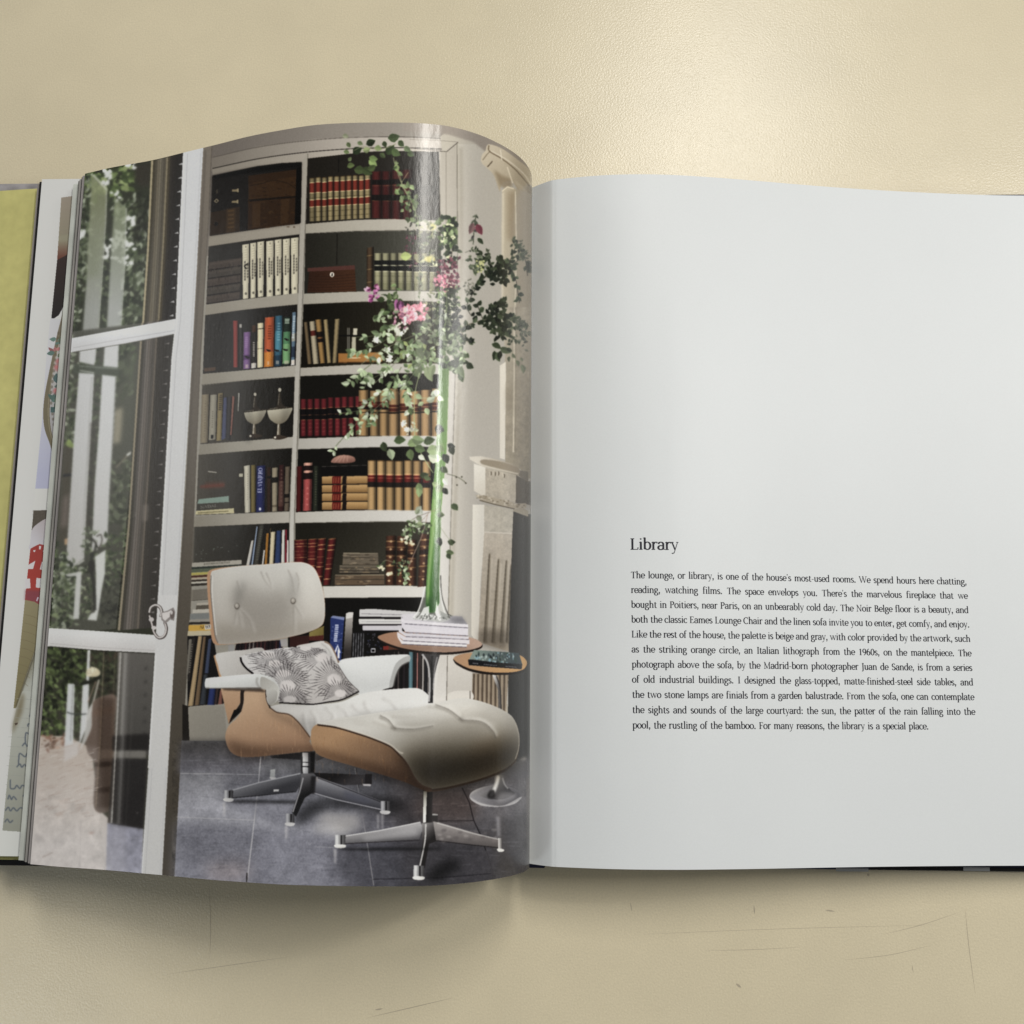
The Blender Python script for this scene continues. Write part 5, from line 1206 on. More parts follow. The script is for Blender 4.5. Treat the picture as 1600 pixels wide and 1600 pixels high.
    s.scatter([(630, 1060), (770, 1000), (740, 1300), (620, 1400)], 80, (24, 60), GG[:3] + [(112, 124, 90)], .5, rib=False)
    s.scatter([(600, 1300), (740, 1260), (700, 1600), (590, 1600)], 90, (24, 60), [(58, 58, 48), (74, 76, 62), (46, 46, 40)], .5, rib=False)
    s.P([(455, 1272), (486, 1268), (470, 1550), (436, 1552)], (206, 207, 204))
    s.P([(390, 1285), (460, 1272), (456, 1295), (400, 1298)], (196, 197, 192))
    s.P([(566, 1180), (628, 1140), (624, 1280), (604, 1380), (590, 1480), (575, 1560), (520, 1555), (540, 1520), (566, 1510), (572, 1300)], (214, 216, 212))
    s.L([(550, 1150), (545, 1260), (560, 1350), (565, 1500)], 5, (40, 40, 34), .9, smooth=True)
    s.E(545, 1240, 22, 40, (44, 42, 36))
    s.L([(540, 1070), (570, 1100), (560, 1160)], 4, (52, 50, 42), .9, smooth=True)
    s.L([(575, 1060), (600, 1050), (606, 1090), (585, 1130), (572, 1100)], 2, (60, 54, 46), .95, smooth=True)
    s.scatter([(500, 1020), (580, 1020), (580, 1120), (500, 1130)], 26, (20, 40), GG, .5, rib=False)
    s.z('A')
    s.soften([(480, 370), (900, 270), (880, 700), (850, 1260), (430, 1330)], 1.6, .8)
    s.z('B')
    s.soften([(430, -160), (850, -210), (830, 0), (760, 900), (690, 1610), (300, 1640), (360, 700)], 1.6, .8)
    s.P([(430, -160), (850, -210), (830, 0), (760, 900), (690, 1610), (300, 1640), (360, 700)], (156, 156, 151), .24)
    s.z('A')
    s.P([(480, 370), (900, 270), (880, 700), (850, 1260), (430, 1330)], (150, 152, 146), .10)
    # curtain-like edge strips of the door, mid and top
    def strip(z, L0, L1, cols):
        s.z(z)
        n = len(cols)
        a, b = np.array(L0, float), np.array(L1, float)
        for i, c in enumerate(cols):
            l, r = a + (b - a) * i / n, a + (b - a) * (i + 1) / n
            s.P(np.concatenate([l, r[::-1]]), c, 1, .4)
    cols = [(176, 162, 128), (84, 76, 60), (96, 88, 74), (120, 110, 92), (126, 117, 100), (112, 104, 90), (100, 92, 80), (140, 128, 104), (92, 82, 66), (72, 66, 60), (66, 60, 57), (62, 57, 54), (60, 56, 54), (60, 56, 54), (62, 58, 56)]
    strip('A', [(900, 270), (875, 800), (845, 1250)], [(1092, 225), (1070, 700), (1042, 1215)], cols)
    cols = [(150, 138, 116), (82, 77, 68), (98, 92, 86), (122, 114, 108), (120, 111, 104), (108, 101, 95), (100, 94, 88), (118, 108, 98), (84, 79, 74), (82, 77, 72), (80, 75, 71), (78, 73, 69), (76, 71, 67), (76, 71, 67), (78, 73, 69)]
    strip('B', [(840, -210), (800, 400), (760, 1000), (700, 1620)], [(1035, -240), (1000, 400), (968, 900), (940, 1600)], cols)
    s.z('A')
    for k in range(12):
        y = 290 + 82 * k
        s.P([(1086 - k * 5, y - 8), (1062 - k * 5, y + 4), (1088 - k * 5, y + 6)], (206, 206, 208), .75)
    s.z('B')
    for k in range(21):
        y = -90 + 80 * k
        s.P([(1008 - k * 4.5, y - 6), (978 - k * 4.5, y + 4), (1008 - k * 4.5, y + 6)], (150, 144, 142), .6)
    s.P([(850, 870), (885, 870), (880, 970), (845, 970)], (140, 130, 122), .5, 2)
    # first crossbar
    s.z('A')
    s.P([(380, 1336), (740, 1270), (1045, 1212), (1045, 1300), (740, 1360), (360, 1422)], ((222, 224, 228), (206, 206, 208), (740, 1270), (745, 1360)))
    s.L([(436, 1385), (740, 1330), (1040, 1282)], 1.6, (180, 179, 180), .6)
    s.L([(432, 1411), (740, 1361), (1030, 1306)], 1.4, (110, 108, 100), .8)
    # white stile
    s.z('P')
    s.P([(286.1, 236), (317.8, 226), (299.2, 574), (278, 935), (275, 976.5), (253, 1372), (219.5, 1372), (242, 1020.5), (246.7, 935), (267.8, 560), (274.3, 499)], ((214, 215, 218), (202, 201, 200), (300, 260), (240, 1300)))
    s.L([(288, 240), (276.5, 500), (270, 560), (249, 935), (244, 1020), (222, 1366)], 1.4, (232, 233, 236), .7)
    s.L([(293, 240), (282, 500), (275, 560), (254, 935), (249, 1020), (227, 1366)], 1, (176, 176, 178), .7)
    s.L([(314.5, 232), (296, 574), (275, 935), (250, 1368)], 1.6, (184, 184, 186), .55, soft=.7)
    # lower pane
    s.z('C')
    s.P([(200, 170), (890, 215), (800, 1490), (60, 1470)], ((60, 62, 46), (74, 72, 60), (400, 200), (400, 700)))
    s.scatter([(230, 180), (500, 190), (480, 400), (380, 420), (370, 700), (190, 690)], 300, (24, 66), [(58, 68, 40), (76, 88, 50), (44, 50, 32), (96, 112, 66), (36, 40, 28), (112, 130, 76)], .5, rib=False)
    s.scatter([(500, 200), (670, 210), (650, 460), (510, 440)], 90, (24, 60), [(62, 66, 46), (80, 88, 60), (48, 48, 38), (70, 60, 48)], .5, rib=False)
    s.scatter([(400, 420), (470, 420), (450, 700), (400, 700)], 40, (20, 46), [(84, 96, 66), (104, 114, 86), (70, 76, 54)], .5, rib=False)
    s.P([(180, 690), (360, 690), (440, 720), (520, 760), (560, 1110), (640, 1180), (605, 1500), (80, 1480), (120, 1000)], ((188, 172, 158), (204, 196, 192), (300, 740), (300, 1300)))
    for i in range(90):
        x, y = s.r.uniform(215, 560), s.r.uniform(700, 1180)
        s.L([(x, y), (x + s.r.uniform(20, 70), y - s.r.uniform(2, 24))], s.r.uniform(.6, 1.8), s.r.choice(((166, 138, 122), (214, 204, 196), (150, 120, 104), (196, 182, 172))), .5, soft=.4)
    s.scatter([(240, 690), (380, 690), (380, 760), (240, 760)], 30, (20, 50), [(146, 108, 90), (120, 90, 72), (176, 146, 126)], .4, rib=False)
    s.P([(385, 392), (424, 396), (415, 740), (365, 752)], (206, 208, 210))
    s.L([(414, 400), (400, 720)], 1.4, (120, 124, 120), .7)
    s.P([(470, 396), (506, 394), (500, 560), (490, 640), (450, 745), (462, 560)], (206, 207, 208))
    s.P([(498, 195), (513, 196), (505, 380), (490, 372)], (214, 216, 216))
    s.L([(380, 556), (420, 566), (510, 566)], 2, (60, 64, 62), .9, smooth=True)
    s.P([(365, 740), (450, 720), (440, 800), (362, 838)], (206, 200, 198), .7, 1)
    s.L([(562, 370), (535, 480), (500, 600)], 3, (176, 168, 158), .9)
    s.L([(545, 380), (500, 500)], 2, (146, 120, 104), .8)
    s.P([(490, 560), (525, 500), (530, 640), (500, 700), (450, 780), (480, 680)], (206, 204, 202), .8)
    s.S([(492, 320), (530, 300), (566, 320), (560, 350), (500, 352)], (206, 194, 160))
    for k in range(10):
        s.leaf(525, 335, 40, s.r.uniform(2.6, 6.6), (226, 216, 186), .4)
    s.L([(460, 396), (520, 380), (575, 350)], 5, (40, 42, 32), .9, smooth=True)
    s.S([(530, 500), (600, 460), (660, 470), (650, 640), (655, 800), (630, 1000), (620, 1115), (535, 1100), (540, 860), (500, 790), (490, 720), (520, 640)], ((118, 98, 86), (104, 88, 78), (600, 480), (580, 1100)))
    s.P([(530, 540), (650, 520), (650, 560), (530, 580)], (122, 96, 80), .6, 2)
    s.P([(560, 770), (650, 765), (648, 815), (560, 820)], (140, 122, 108), .7, 1)
    s.P([(540, 840), (640, 835), (640, 862), (540, 870)], (66, 48, 38), .8, 1)
    s.P([(540, 985), (630, 980), (630, 1010), (540, 1015)], (70, 52, 42), .7, 1)
    s.L([(590, 210), (570, 700), (545, 1095)], 1.2, (170, 150, 122), .8)
    s.L([(598, 210), (578, 700), (552, 1095)], .8, (60, 48, 38), .8)
    # dark reflection on the right of the lower pane
    s.P([(670, 212), (880, 222), (860, 600), (845, 800), (650, 770), (660, 560)], ((104, 100, 95), (82, 79, 75), (700, 230), (720, 760)))
    s.P([(640, 690), (850, 680), (845, 770), (640, 775)], (46, 42, 40), .8, 2)
    s.P([(650, 770), (830, 772), (828, 820), (640, 815)], (120, 116, 110))
    s.P([(640, 818), (838, 822), (812, 1218), (610, 1190)], (66, 62, 61))
    for x0, x1, c, a, w in ((680, 628, (176, 170, 160), .8, 1.5), (695, 645, (110, 106, 100), .7, 4), (712, 665, (150, 147, 142), .75, 4), (735, 690, (110, 106, 102), .7, 3), (770, 715, (104, 100, 96), .6, 2), (655, 615, (150, 130, 104), .5, 1.2)):
        s.L([(x0, 210), ((x0 + x1) / 2, 700), (x1, 1190)], w, c, a, soft=.5)
    for k in range(12):
        s.P([(835 - k * 2, 290 + 75 * k), (815 - k * 2, 312 + 75 * k), (840 - k * 2, 320 + 75 * k)], (52, 49, 48), .45, 1.5)
    s.P([(610, 1185), (815, 1218), (800, 1540), (600, 1540)], ((142, 142, 158), (156, 156, 172), (700, 1200), (700, 1450)))
    s.cloud([(610, 1185), (815, 1218), (800, 1480), (600, 1450)], .06, 3)
    s.P([(625, 1185), (720, 1200), (712, 1480), (610, 1455)], (176, 174, 184), .4, 4)
    s.L([(640, 1275), (805, 1270)], .8, (176, 176, 186), .7)
    s.L([(460, 1170), (452, 1435)], 1, (166, 158, 156), .8)
    s.cloud([(215, 1000), (560, 1100), (605, 1455), (185, 1420)], .04, 5)
    s.L([(240, 1380), (300, 1352)], 1.5, (130, 110, 100), .7)
    s.P([(500, 1240), (540, 1235), (520, 1248)], (150, 110, 96), .8, 1)
    s.P([(775, 1125), (786, 1125), (786, 1131), (775, 1131)], (206, 206, 206), .8)
    s.soften([(200, 190), (890, 215), (800, 1490), (60, 1470)], 1.6, .8)
    s.P([(200, 190), (890, 215), (840, 900), (600, 1180), (400, 700), (160, 700)], (150, 148, 142), .05, 3)
    s.P([(180, 700), (560, 760), (640, 1500), (60, 1500)], (190, 188, 188), .2, 4)
    s.P([(640, 690), (850, 680), (845, 770), (640, 775)], (46, 43, 42), .5, 2)
    s.P([(640, 820), (838, 822), (812, 1218), (640, 1194)], (42, 39, 39), .5, 3)
    s.L([(686, 215), (660, 700), (634, 1185)], 2.2, (190, 187, 182), .7, soft=.6)
    s.L([(720, 220), (700, 700), (676, 1190)], 4, (150, 147, 144), .4, soft=1)
    s.M([(560, 470), (650, 480), (640, 1100), (560, 1100)], (.8, .76, .73), 3, False)
    for k in range(70):
        x, y = s.r.uniform(200, 540), s.r.uniform(740, 1160)
        s.L([(x, y), (x + s.r.uniform(20, 60), y - s.r.uniform(2, 22))], s.r.uniform(.6, 1.6), s.r.choice(((170, 148, 138), (216, 210, 206), (158, 132, 120))), .4, soft=.4)
    # second crossbar and handle
    s.P([(220, 74), (560, 95), (890, 118), (885, 222), (560, 205), (200, 176)], ((222, 222, 222), (202, 199, 198), (560, 100), (556, 200)))
    s.L([(284, 165), (560, 188), (880, 205)], 1.4, (180, 176, 174), .6)
    s.L([(282, 182), (560, 206), (885, 222)], 1.4, (60, 58, 50), .8)
    s.z('P')
    s.P([(246.7, 930), (278, 930), (275, 976.5), (262, 1200), (231, 1200), (242, 1020.5)], ((212, 211, 211), (204, 203, 202), (262, 940), (248, 1190)))
    s.L([(244, 1022), (234, 1180)], 1.4, (232, 232, 234), .7)
    HD = [(233.5, 958), (236, 950), (243, 946), (250, 949), (253, 957), (251, 964)]
    s.L(HD, 5, (92, 84, 80), 1, smooth=True)
    s.L([(x - .6, y - .8) for x, y in HD], 2.4, (206, 200, 198), 1, smooth=True)
    h2 = [(234, 962), (238, 976), (241, 988), (247, 996), (254, 996), (259, 990), (260, 980), (257, 972)]
    s.L(h2, 4.6, (86, 76, 72), 1, smooth=True)
    s.L([(x - .7, y - .6) for x, y in h2], 2.2, (210, 203, 201), 1, smooth=True)
    s.E(236.5, 968, 4, 3.4, (196, 190, 188))
    s.E(240.5, 981, 4, 3, (206, 200, 198))
    s.P([(252, 957), (262, 954), (271, 949), (274, 956), (272, 970), (266, 968), (258, 975), (252, 968)], (142, 134, 132))
    s.P([(253, 958), (262, 956), (268, 953), (268, 961), (258, 970), (254, 966)], (214, 208, 206))
    s.E(269, 960, 3.6, 7, (112, 100, 96))
    s.E(268, 957, 2, 3, (196, 190, 188))
    s.z('P')
    s.soften([(520, 200), (840, 330), (840, 600), (740, 760), (720, 900), (600, 900), (520, 720), (520, 560), (560, 460), (640, 330)], .5, .7)
    # lettering large enough to read
    s.z('F')
    write_on(s, 'EL VIAJERO', (512, 1366), (518, 1182), 21, (222, 222, 228))
    write_on(s, 'NADAL', (62, 1482), (186, 1468), 15, (150, 148, 138), .8)
    s.z('H')
    s.P([(186, 926), (232, 922), (232, 956), (188, 960)], (206, 200, 190))
    write_on(s, 'AI', (150, 952), (182, 949), 15, (70, 54, 30))
    write_on(s, 'WI', (192, 952), (230, 948), 15, (40, 36, 34))
    for c in range(3):                                            # ink spread of the print
        s.im[:, :, c] = s.blur(s.im[:, :, c], 1)
    g = s.im.mean(2, keepdims=True)
    s.im = g + (s.im - g) * .86
    g = s.im.mean(2, keepdims=True)
    t = np.where(g < .5, .5 * (np.clip(g, 0, 1) * 2) ** 1.33, g + .012 * np.sin((g - .5) * 2 * math.pi))
    s.im = s.im * (t / (g + 1e-4))
    nz = s.blur(s.n.normal(0, .012, s.im.shape[:2]).astype(np.float32), 1) * 1.6
    s.im += nz[:, :, None]
    s.im = np.clip(s.im, 0, 1).astype(np.float32)
    return s




def paint_album():
    s = Sheet(-40, 262, 180, 1360, 2, (207, 207, 205), 9)
    s.ZM = dict(s.ZM, a=(0, 260, 11.43), b=(0, 700, 11.43), c=(0, 840, 6.15), d=(0, 1080, 6.15))
    s.z('A')
    s.P([(365, 490), (460, 478), (640, 460), (640, 760), (430, 800), (340, 862)], ((150, 140, 128), (140, 134, 116), (400, 480), (390, 760)))
    s.P([(350, 720), (640, 660), (640, 800), (430, 820), (340, 862)], ((146, 142, 122), (104, 66, 56), (400, 740), (400, 850)))
    s.P([(340, 862), (430, 815), (640, 780), (640, 1200), (410, 1080), (350, 1190), (304, 1222)], ((58, 48, 46), (44, 42, 42), (380, 860), (380, 1200)))
    s.z('B')
    s.P([(300, -240), (640, -200), (640, 775), (210, 775), (250, 380), (275, 0)], ((200, 200, 204), (176, 178, 200), (300, 0), (280, 700)))
    s.S([(430, -420), (360, -220), (305, 20), (262, 250), (262, 400), (300, 520), (340, 660), (430, 760), (640, 700), (640, -420)], ((122, 114, 98), (112, 105, 86), (350, -200), (300, 500)))
    s.S([(440, -330), (380, -180), (320, 30), (298, 250), (300, 400), (330, 500), (400, 600), (640, 620), (640, -380)], ((180, 178, 176), (160, 158, 160), (350, 0), (350, 500)))
    s.L([(395, -250), (330, 0), (290, 250), (292, 400), (320, 520)], 1.2, (150, 142, 122), .8, smooth=True)
    for k in range(22):
        s.E(300 + 4 * abs(k - 12), -150 + 32 * k, 8, 10, (92, 84, 70), .5)
    s.scatter([(310, 120), (390, 130), (380, 300), (310, 320)], 14, (40, 80), [(98, 122, 116), (108, 120, 100), (92, 112, 112)], .6, rib=False)
    s.scatter([(320, -140), (390, -120), (380, 20), (320, 0)], 10, (40, 70), [(100, 122, 116), (110, 120, 100), (160, 112, 112)], .6, rib=False)
    for x, y in ((345, 55), (340, 195), (355, 20)):
        s.E(x, y, 26, 22, (172, 118, 118), .8, .8)
        s.E(x - 6, y - 4, 12, 10, (190, 120, 120), .8, .5)
    s.P([(300, 290), (360, 290), (355, 320), (300, 322)], (60, 88, 88), .8)
    s.P([(210, 778), (640, 778), (640, 905), (195, 905)], (208, 208, 206))
    s.z('b')
    s.P([(600, 1115), (1000, 1105), (1000, 1700), (545, 1700)], (88, 82, 74))
    for i in range(80):
        s.E(s.r.uniform(580, 950), s.r.uniform(1120, 1600), 14, 14, s.r.choice(((76, 70, 62), (100, 94, 86))), .4)
    s.z('c')
    s.S([(310, -80), (400, -160), (470, -180), (560, -120), (560, 120), (470, 140), (290, 120), (292, 40)], ((176, 168, 170), (196, 194, 200), (480, -120), (320, 40)))
    s.P([(292, 108), (320, 90), (380, 62), (430, 72), (470, 120), (560, 140), (560, 700), (420, 660), (240, 600), (250, 480)], ((150, 64, 60), (160, 66, 58), (380, 60), (350, 450)))
    s.P([(244, 500), (560, 520), (560, 700), (420, 660), (240, 600)], (120, 72, 84), .7, 2)
    for q in ([(376, 80), (396, 82), (390, 114), (374, 112)], [(320, 120), (342, 118), (336, 138), (318, 136)], [(410, 126), (436, 120), (430, 138), (412, 136)],
              [(340, 222), (318, 300), (262, 302), (272, 262)], [(402, 232), (470, 236), (462, 322), (382, 306)], [(240, 396), (288, 394), (294, 486), (240, 492)],
              [(350, 388), (418, 392), (412, 486), (344, 480)]):
        s.P(q, (206, 202, 204))
    s.P([(360, 570), (374, 574), (358, 612), (346, 606)], (190, 176, 190))
    s.P([(240, 598), (330, 616), (412, 664), (560, 720), (560, 900), (400, 920), (330, 1100), (250, 1330), (150, 1640), (130, 1640), (180, 1180)], ((142, 134, 106), (126, 118, 88), (300, 620), (220, 1300)))
    s.P([(405, 900), (560, 900), (560, 1640), (150, 1640), (250, 1340), (330, 1110)], ((136, 134, 118), (176, 178, 170), (250, 1250), (350, 1350)))
    s.P([(400, 900), (410, 900), (340, 1100), (262, 1340), (160, 1630), (150, 1620), (250, 1330), (330, 1100)], (72, 66, 48), .9, 1)
    for k in range(10):
        s.L([(240 - 9 * k, 740 + 80 * k), (300 - 9 * k, 755 + 80 * k), (400 - 16 * k, 790 + 80 * k)], .7, (108, 98, 74), .6, smooth=True)
    s.z('d')
    s.P([(215, 0), (560, 0), (560, 1400), (240, 1358), (24, 1338), (80, 760), (125, 300), (170, 120)], ((182, 184, 176), (146, 147, 136), (300, 60), (200, 1300)))
    s.P([(215, 0), (170, 120), (125, 320), (118, 420), (160, 330), (215, 200), (235, 60)], (104, 92, 66), .7, 3)
    s.P([(140, 308), (172, 302), (166, 320), (146, 328)], (74, 62, 54))
    for k in range(14):
        s.L([(100 - 5 * k + 60 * (k < 4), 70 + 92 * k), (360, 84 + 92 * k)], .7, (150, 152, 146), .6)
    ink = (74, 82, 96)
    for p in ([(318, 120), (345, 118), (342, 140), (316, 150), (322, 128)], [(318, 155), (348, 150)], [(284, 245), (300, 215), (312, 190), (318, 230), (340, 235)], [(290, 248), (335, 252)], [(268, 340), (270, 318), (292, 315), (296, 345), (330, 340)],
              [(244, 500), (250, 400), (300, 430), (322, 420)], [(212, 528), (240, 500), (262, 530), (280, 505), (292, 530)], [(178, 700), (188, 600), (240, 630), (262, 600), (296, 625)], [(160, 730), (190, 700), (210, 730), (235, 705), (262, 730), (280, 712)],
              [(100, 850), (100, 930), (140, 935), (160, 905), (190, 935), (215, 905), (260, 925)], [(258, 920), (240, 980), (220, 1012)], [(75, 1040), (90, 1000), (110, 1040), (130, 1012), (160, 1045)], [(50, 1150), (80, 1115), (100, 1150), (130, 1120), (160, 1150), (200, 1120), (255, 1150)],
              [(45, 1260), (70, 1230), (95, 1262), (125, 1240)], [(240, 1250), (255, 1215)], [(275, 830), (286, 780)]):
        s.L(p, 2.0, ink, .8, soft=.5, smooth=True)
    s.P([(24, 1340), (560, 1372), (560, 1700), (-240, 1700), (-240, 1340)], (208, 209, 206))
    s.im = s.im
    return s


# ---------------------------------------------------------------- lettering: a small book face built from pen strokes
T, N = 2.4, 1.2            # thick and thin pen, x-height = 10


def _l(x0, y0, x1, y1, w=T):
    return [((x0, y0, w), (x1, y1, w))]


def _a(cx, cy, rx, ry, a0, a1, k=1., n=12):
    o = []
    for i in range(n + 1):
        a = math.radians(a0 + (a1 - a0) * i / n)
        o.append((cx + rx * math.cos(a), cy + ry * math.sin(a), k * (N + (T * 1.05 - N) * abs(math.cos(a)) ** 1.4)))
    return [tuple(o)]


def _v(x, y0, y1, w=T):
    return _l(x, y0, x, y1, w)


def _s(x, y, h=1.9):                                    # a serif
    return [((x - h, y + .45, 1.0), (x + h, y + .45, 1.0))]


def _f(x, y):                                           # flag at the top of a lower-case stem
    return [((x - 1.9, y - .9, .8), (x + .3, y - .2, 1.2))]


G = {}
G['o'] = (9.4, _a(4.7, 5, 3.7, 4.7, 0, 360, n=22))
G['c'] = (8.0, _a(4.6, 5, 3.6, 4.7, 48, 318, n=18) + _l(6.9, 8.0, 6.9, 7.0, 1.5))
G['e'] = (8.5, _a(4.5, 5, 3.6, 4.7, 0, 322, n=18) + _l(1.2, 5.0, 8.5, 5.0, 1.35) + _l(8.1, 5.1, 8.0, 6.2, 1.6))
G['n'] = (10.4, _f(2.2, 10) + _v(2.3, 0, 9.9) + _s(2.3, 0) + _a(5.2, 6.4, 2.8, 3.2, 170, 0) + _v(8, 0, 6.6) + _s(8, 0, 1.8))
G['m'] = (15.6, _f(2.2, 10) + _v(2.3, 0, 9.9) + _s(2.3, 0) + _a(5, 6.4, 2.7, 3.2, 170, 0) + _v(7.7, 0, 6.6) + _s(7.7, 0, 1.6) + _a(10.5, 6.4, 2.7, 3.2, 170, 0) + _v(13.2, 0, 6.6) + _s(13.2, 0, 1.8))
G['h'] = (10.4, _f(2.2, 15.4) + _v(2.3, 0, 15.3) + _s(2.3, 0) + _a(5.2, 6.4, 2.8, 3.2, 170, 0) + _v(8, 0, 6.6) + _s(8, 0, 1.8))
G['r'] = (7.2, _f(2.2, 10) + _v(2.3, 0, 9.9) + _s(2.3, 0, 2.1) + _a(5.4, 6.6, 2.6, 3.0, 165, 60) + _l(6.6, 9.2, 6.9, 8.2, 1.6))
G['i'] = (5.0, _f(2.4, 10) + _v(2.5, 0, 9.9) + _s(2.5, 0) + _l(2.4, 12.6, 2.4, 14.3, 1.8))
G['j'] = (4.8, _f(2.4, 10) + _v(2.5, -2, 9.9) + _a(.6, -2, 1.9, 2.4, 0, -110) + _l(2.4, 12.6, 2.4, 14.3, 1.8))
G['l'] = (5.0, _f(2.4, 15.4) + _v(2.5, 0, 15.3) + _s(2.5, 0))
G['k'] = (9.6, _f(2.2, 15.4) + _v(2.3, 0, 15.3) + _s(2.3, 0) + _l(2.8, 4.2, 7.6, 9.3, .9) + _l(4.4, 5.6, 8.2, .4, 1.8) + _s(8.2, 0, 1.4) + _s(7.4, 9.2, 1.5))
G['u'] = (10.3, _f(2.2, 10) + _v(2.3, 3.2, 9.9) + _a(5, 3.4, 2.7, 3.1, 180, 350) + _v(7.9, 0, 9.9) + _f(7.8, 10) + _l(7.9, .5, 9.4, .5, .9))
G['a'] = (8.7, _a(4.0, 7, 2.8, 2.7, 165, 0) + _l(1.5, 7.9, 1.5, 7.1, 1.5) + _v(6.8, 1.2, 7) + _a(3.8, 2.8, 2.9, 2.5, 65, 330, n=14) + _l(4.6, 5.4, 6.8, 5.9, .85) + _l(6.8, 1, 8.5, .5, 1.0))
G['d'] = (10.0, _a(4.6, 5, 3.6, 4.7, 40, 320, n=18) + _v(7.6, 0, 15.3) + _f(7.5, 15.4) + _l(7.6, .45, 9.4, .45, .9))
G['b'] = (9.8, _f(2.0, 15.4) + _v(2.1, .6, 15.3) + _a(5.1, 5, 3.5, 4.7, 140, -140, n=18))
G['q'] = (9.8, _a(4.6, 5, 3.6, 4.7, 40, 320, n=18) + _v(7.6, -4.6, 10) + _s(7.6, -5))
G['p'] = (9.9, _f(2.0, 10) + _v(2.1, -4.8, 9.9) + _s(2.1, -5) + _a(5.2, 5, 3.5, 4.7, 140, -140, n=18))
G['g'] = (9.0, _a(4.2, 6.7, 2.8, 2.9, 0, 360, n=18) + _l(6.4, 8.8, 8.4, 9.4, 1.0) + _a(3.6, 2.7, 1.7, 1.2, 100, 260) + _l(3.4, 1.4, 6, 1.1, 1.3) + _a(4.4, -1.7, 3.5, 2.7, 55, -240, n=18))
G['s'] = (7.2, _a(3.6, 7.4, 2.3, 2.3, 40, 250) + _l(2.5, 5.9, 4.8, 4.4, 1.7) + _a(3.5, 2.6, 2.4, 2.3, 60, -150) + _l(5.6, 8.9, 5.6, 7.8, .9) + _l(1.2, 2.4, 1.2, 1.2, .9))
G['t'] = (6.4, _v(2.6, 2, 12) + _a(4.6, 2.2, 2.0, 2.0, 180, 310) + _l(.6, 9.6, 5.6, 9.6, .85) + _l(1, 9.6, 2.6, 12, .8))
G['f'] = (6.2, _v(2.5, 0, 12.4) + _s(2.5, 0, 2.0) + _a(4.9, 12.4, 2.4, 2.7, 180, 70) + _l(6.1, 14.7, 6.3, 13.8, 1.4) + _l(.5, 9.6, 5.4, 9.6, .85))
G['v'] = (9.2, _l(1.3, 9.6, 4.7, .3, 1.75) + _l(7.7, 9.6, 4.8, .3, .85) + _s(1.5, 9.2, 1.6) + _s(7.5, 9.2, 1.3))
G['w'] = (14.0, _l(1.3, 9.6, 4.3, .3, 1.7) + _l(7.2, 9.6, 4.4, .3, .85) + _l(7, 9.6, 10, .3, 1.7) + _l(12.6, 9.6, 10.1, .3, .85) + _s(1.4, 9.2, 1.5) + _s(12.5, 9.2, 1.3) + _s(7, 9.2, 1.3))
G['y'] = (9.0, _l(1.3, 9.6, 4.7, .3, 1.7) + _l(7.7, 9.6, 3.6, -3.6, .9) + _l(3.7, -3.4, 1.4, -4.6, 1.1) + _l(1.5, -4.6, 1.3, -3.6, 1.5) + _s(1.5, 9.2, 1.6) + _s(7.5, 9.2, 1.3))
G['z'] = (8.4, _l(1, 9.5, 7.4, 9.5, .9) + _l(7, 9.4, 1.4, .6, 1.5) + _l(1, .5, 7.6, .5, .9))
G['L'] = (10.2, _v(2.8, 0, 14) + _s(2.8, 0, 2.2) + _s(2.8, 13.3, 2.2) + _l(2.8, .45, 9, .45, .9) + _l(9, .3, 9.4, 3, 1.1))
G['T'] = (11.4, _v(5.7, 0, 14) + _s(5.7, 0, 2.3) + _l(.8, 13.5, 10.6, 13.5, .95) + _l(1, 13.7, .8, 11.4, 1.1) + _l(10.4, 13.7, 10.6, 11.4, 1.1))
G['P'] = (10.2, _v(2.8, 0, 14) + _s(2.8, 0, 2.3) + _l(.8, 13.5, 5.2, 13.5, .9) + _a(5, 10.2, 3.9, 3.4, 90, -90) + _l(2.8, 6.8, 5.2, 6.8, .85))
G['B'] = (11.0, _v(2.8, 0, 14) + _l(.8, .45, 5.6, .45, .9) + _l(.8, 13.5, 5.2, 13.5, .9) + _a(5, 10.6, 3.3, 3.0, 90, -90) + _a(5.2, 4, 4.1, 3.6, 90, -90) + _l(2.8, 7.5, 5.2, 7.5, .85))
G['E'] = (10.4, _v(2.8, 0, 14) + _l(.8, .45, 8.8, .45, .9) + _l(.8, 13.5, 8.4, 13.5, .9) + _l(2.8, 7.3, 6.8, 7.3, .85) + _l(8.8, .3, 9.2, 3, 1.) + _l(8.4, 13.7, 8.7, 11.4, 1.) + _l(6.8, 6, 6.8, 8.6, .9))
G['F'] = (9.6, _v(2.8, 0, 14) + _s(2.8, 0, 2.3) + _l(.8, 13.5, 8.4, 13.5, .9) + _l(2.8, 7.1, 6.8, 7.1, .85) + _l(8.4, 13.7, 8.7, 11.2, 1.) + _l(6.8, 5.8, 6.8, 8.4, .9))
G['I'] = (5.8, _v(2.9, 0, 14) + _s(2.9, 0, 2.3) + _s(2.9, 13.3, 2.3))
G['J'] = (5.8, _v(3.2, 0, 14) + _s(3.2, 13.3, 2.3) + _a(1.2, 0, 2.0, 2.8, 0, -110))
G['N'] = (13.4, _v(2.6, 0, 14, 1.0) + _v(10.8, 0, 14, 1.0) + _l(2.4, 13.8, 10.8, .4, 1.8) + _s(2.6, 0, 2.0) + _s(10.8, 13.3, 2.0) + _s(1.9, 13.3, 1.4))
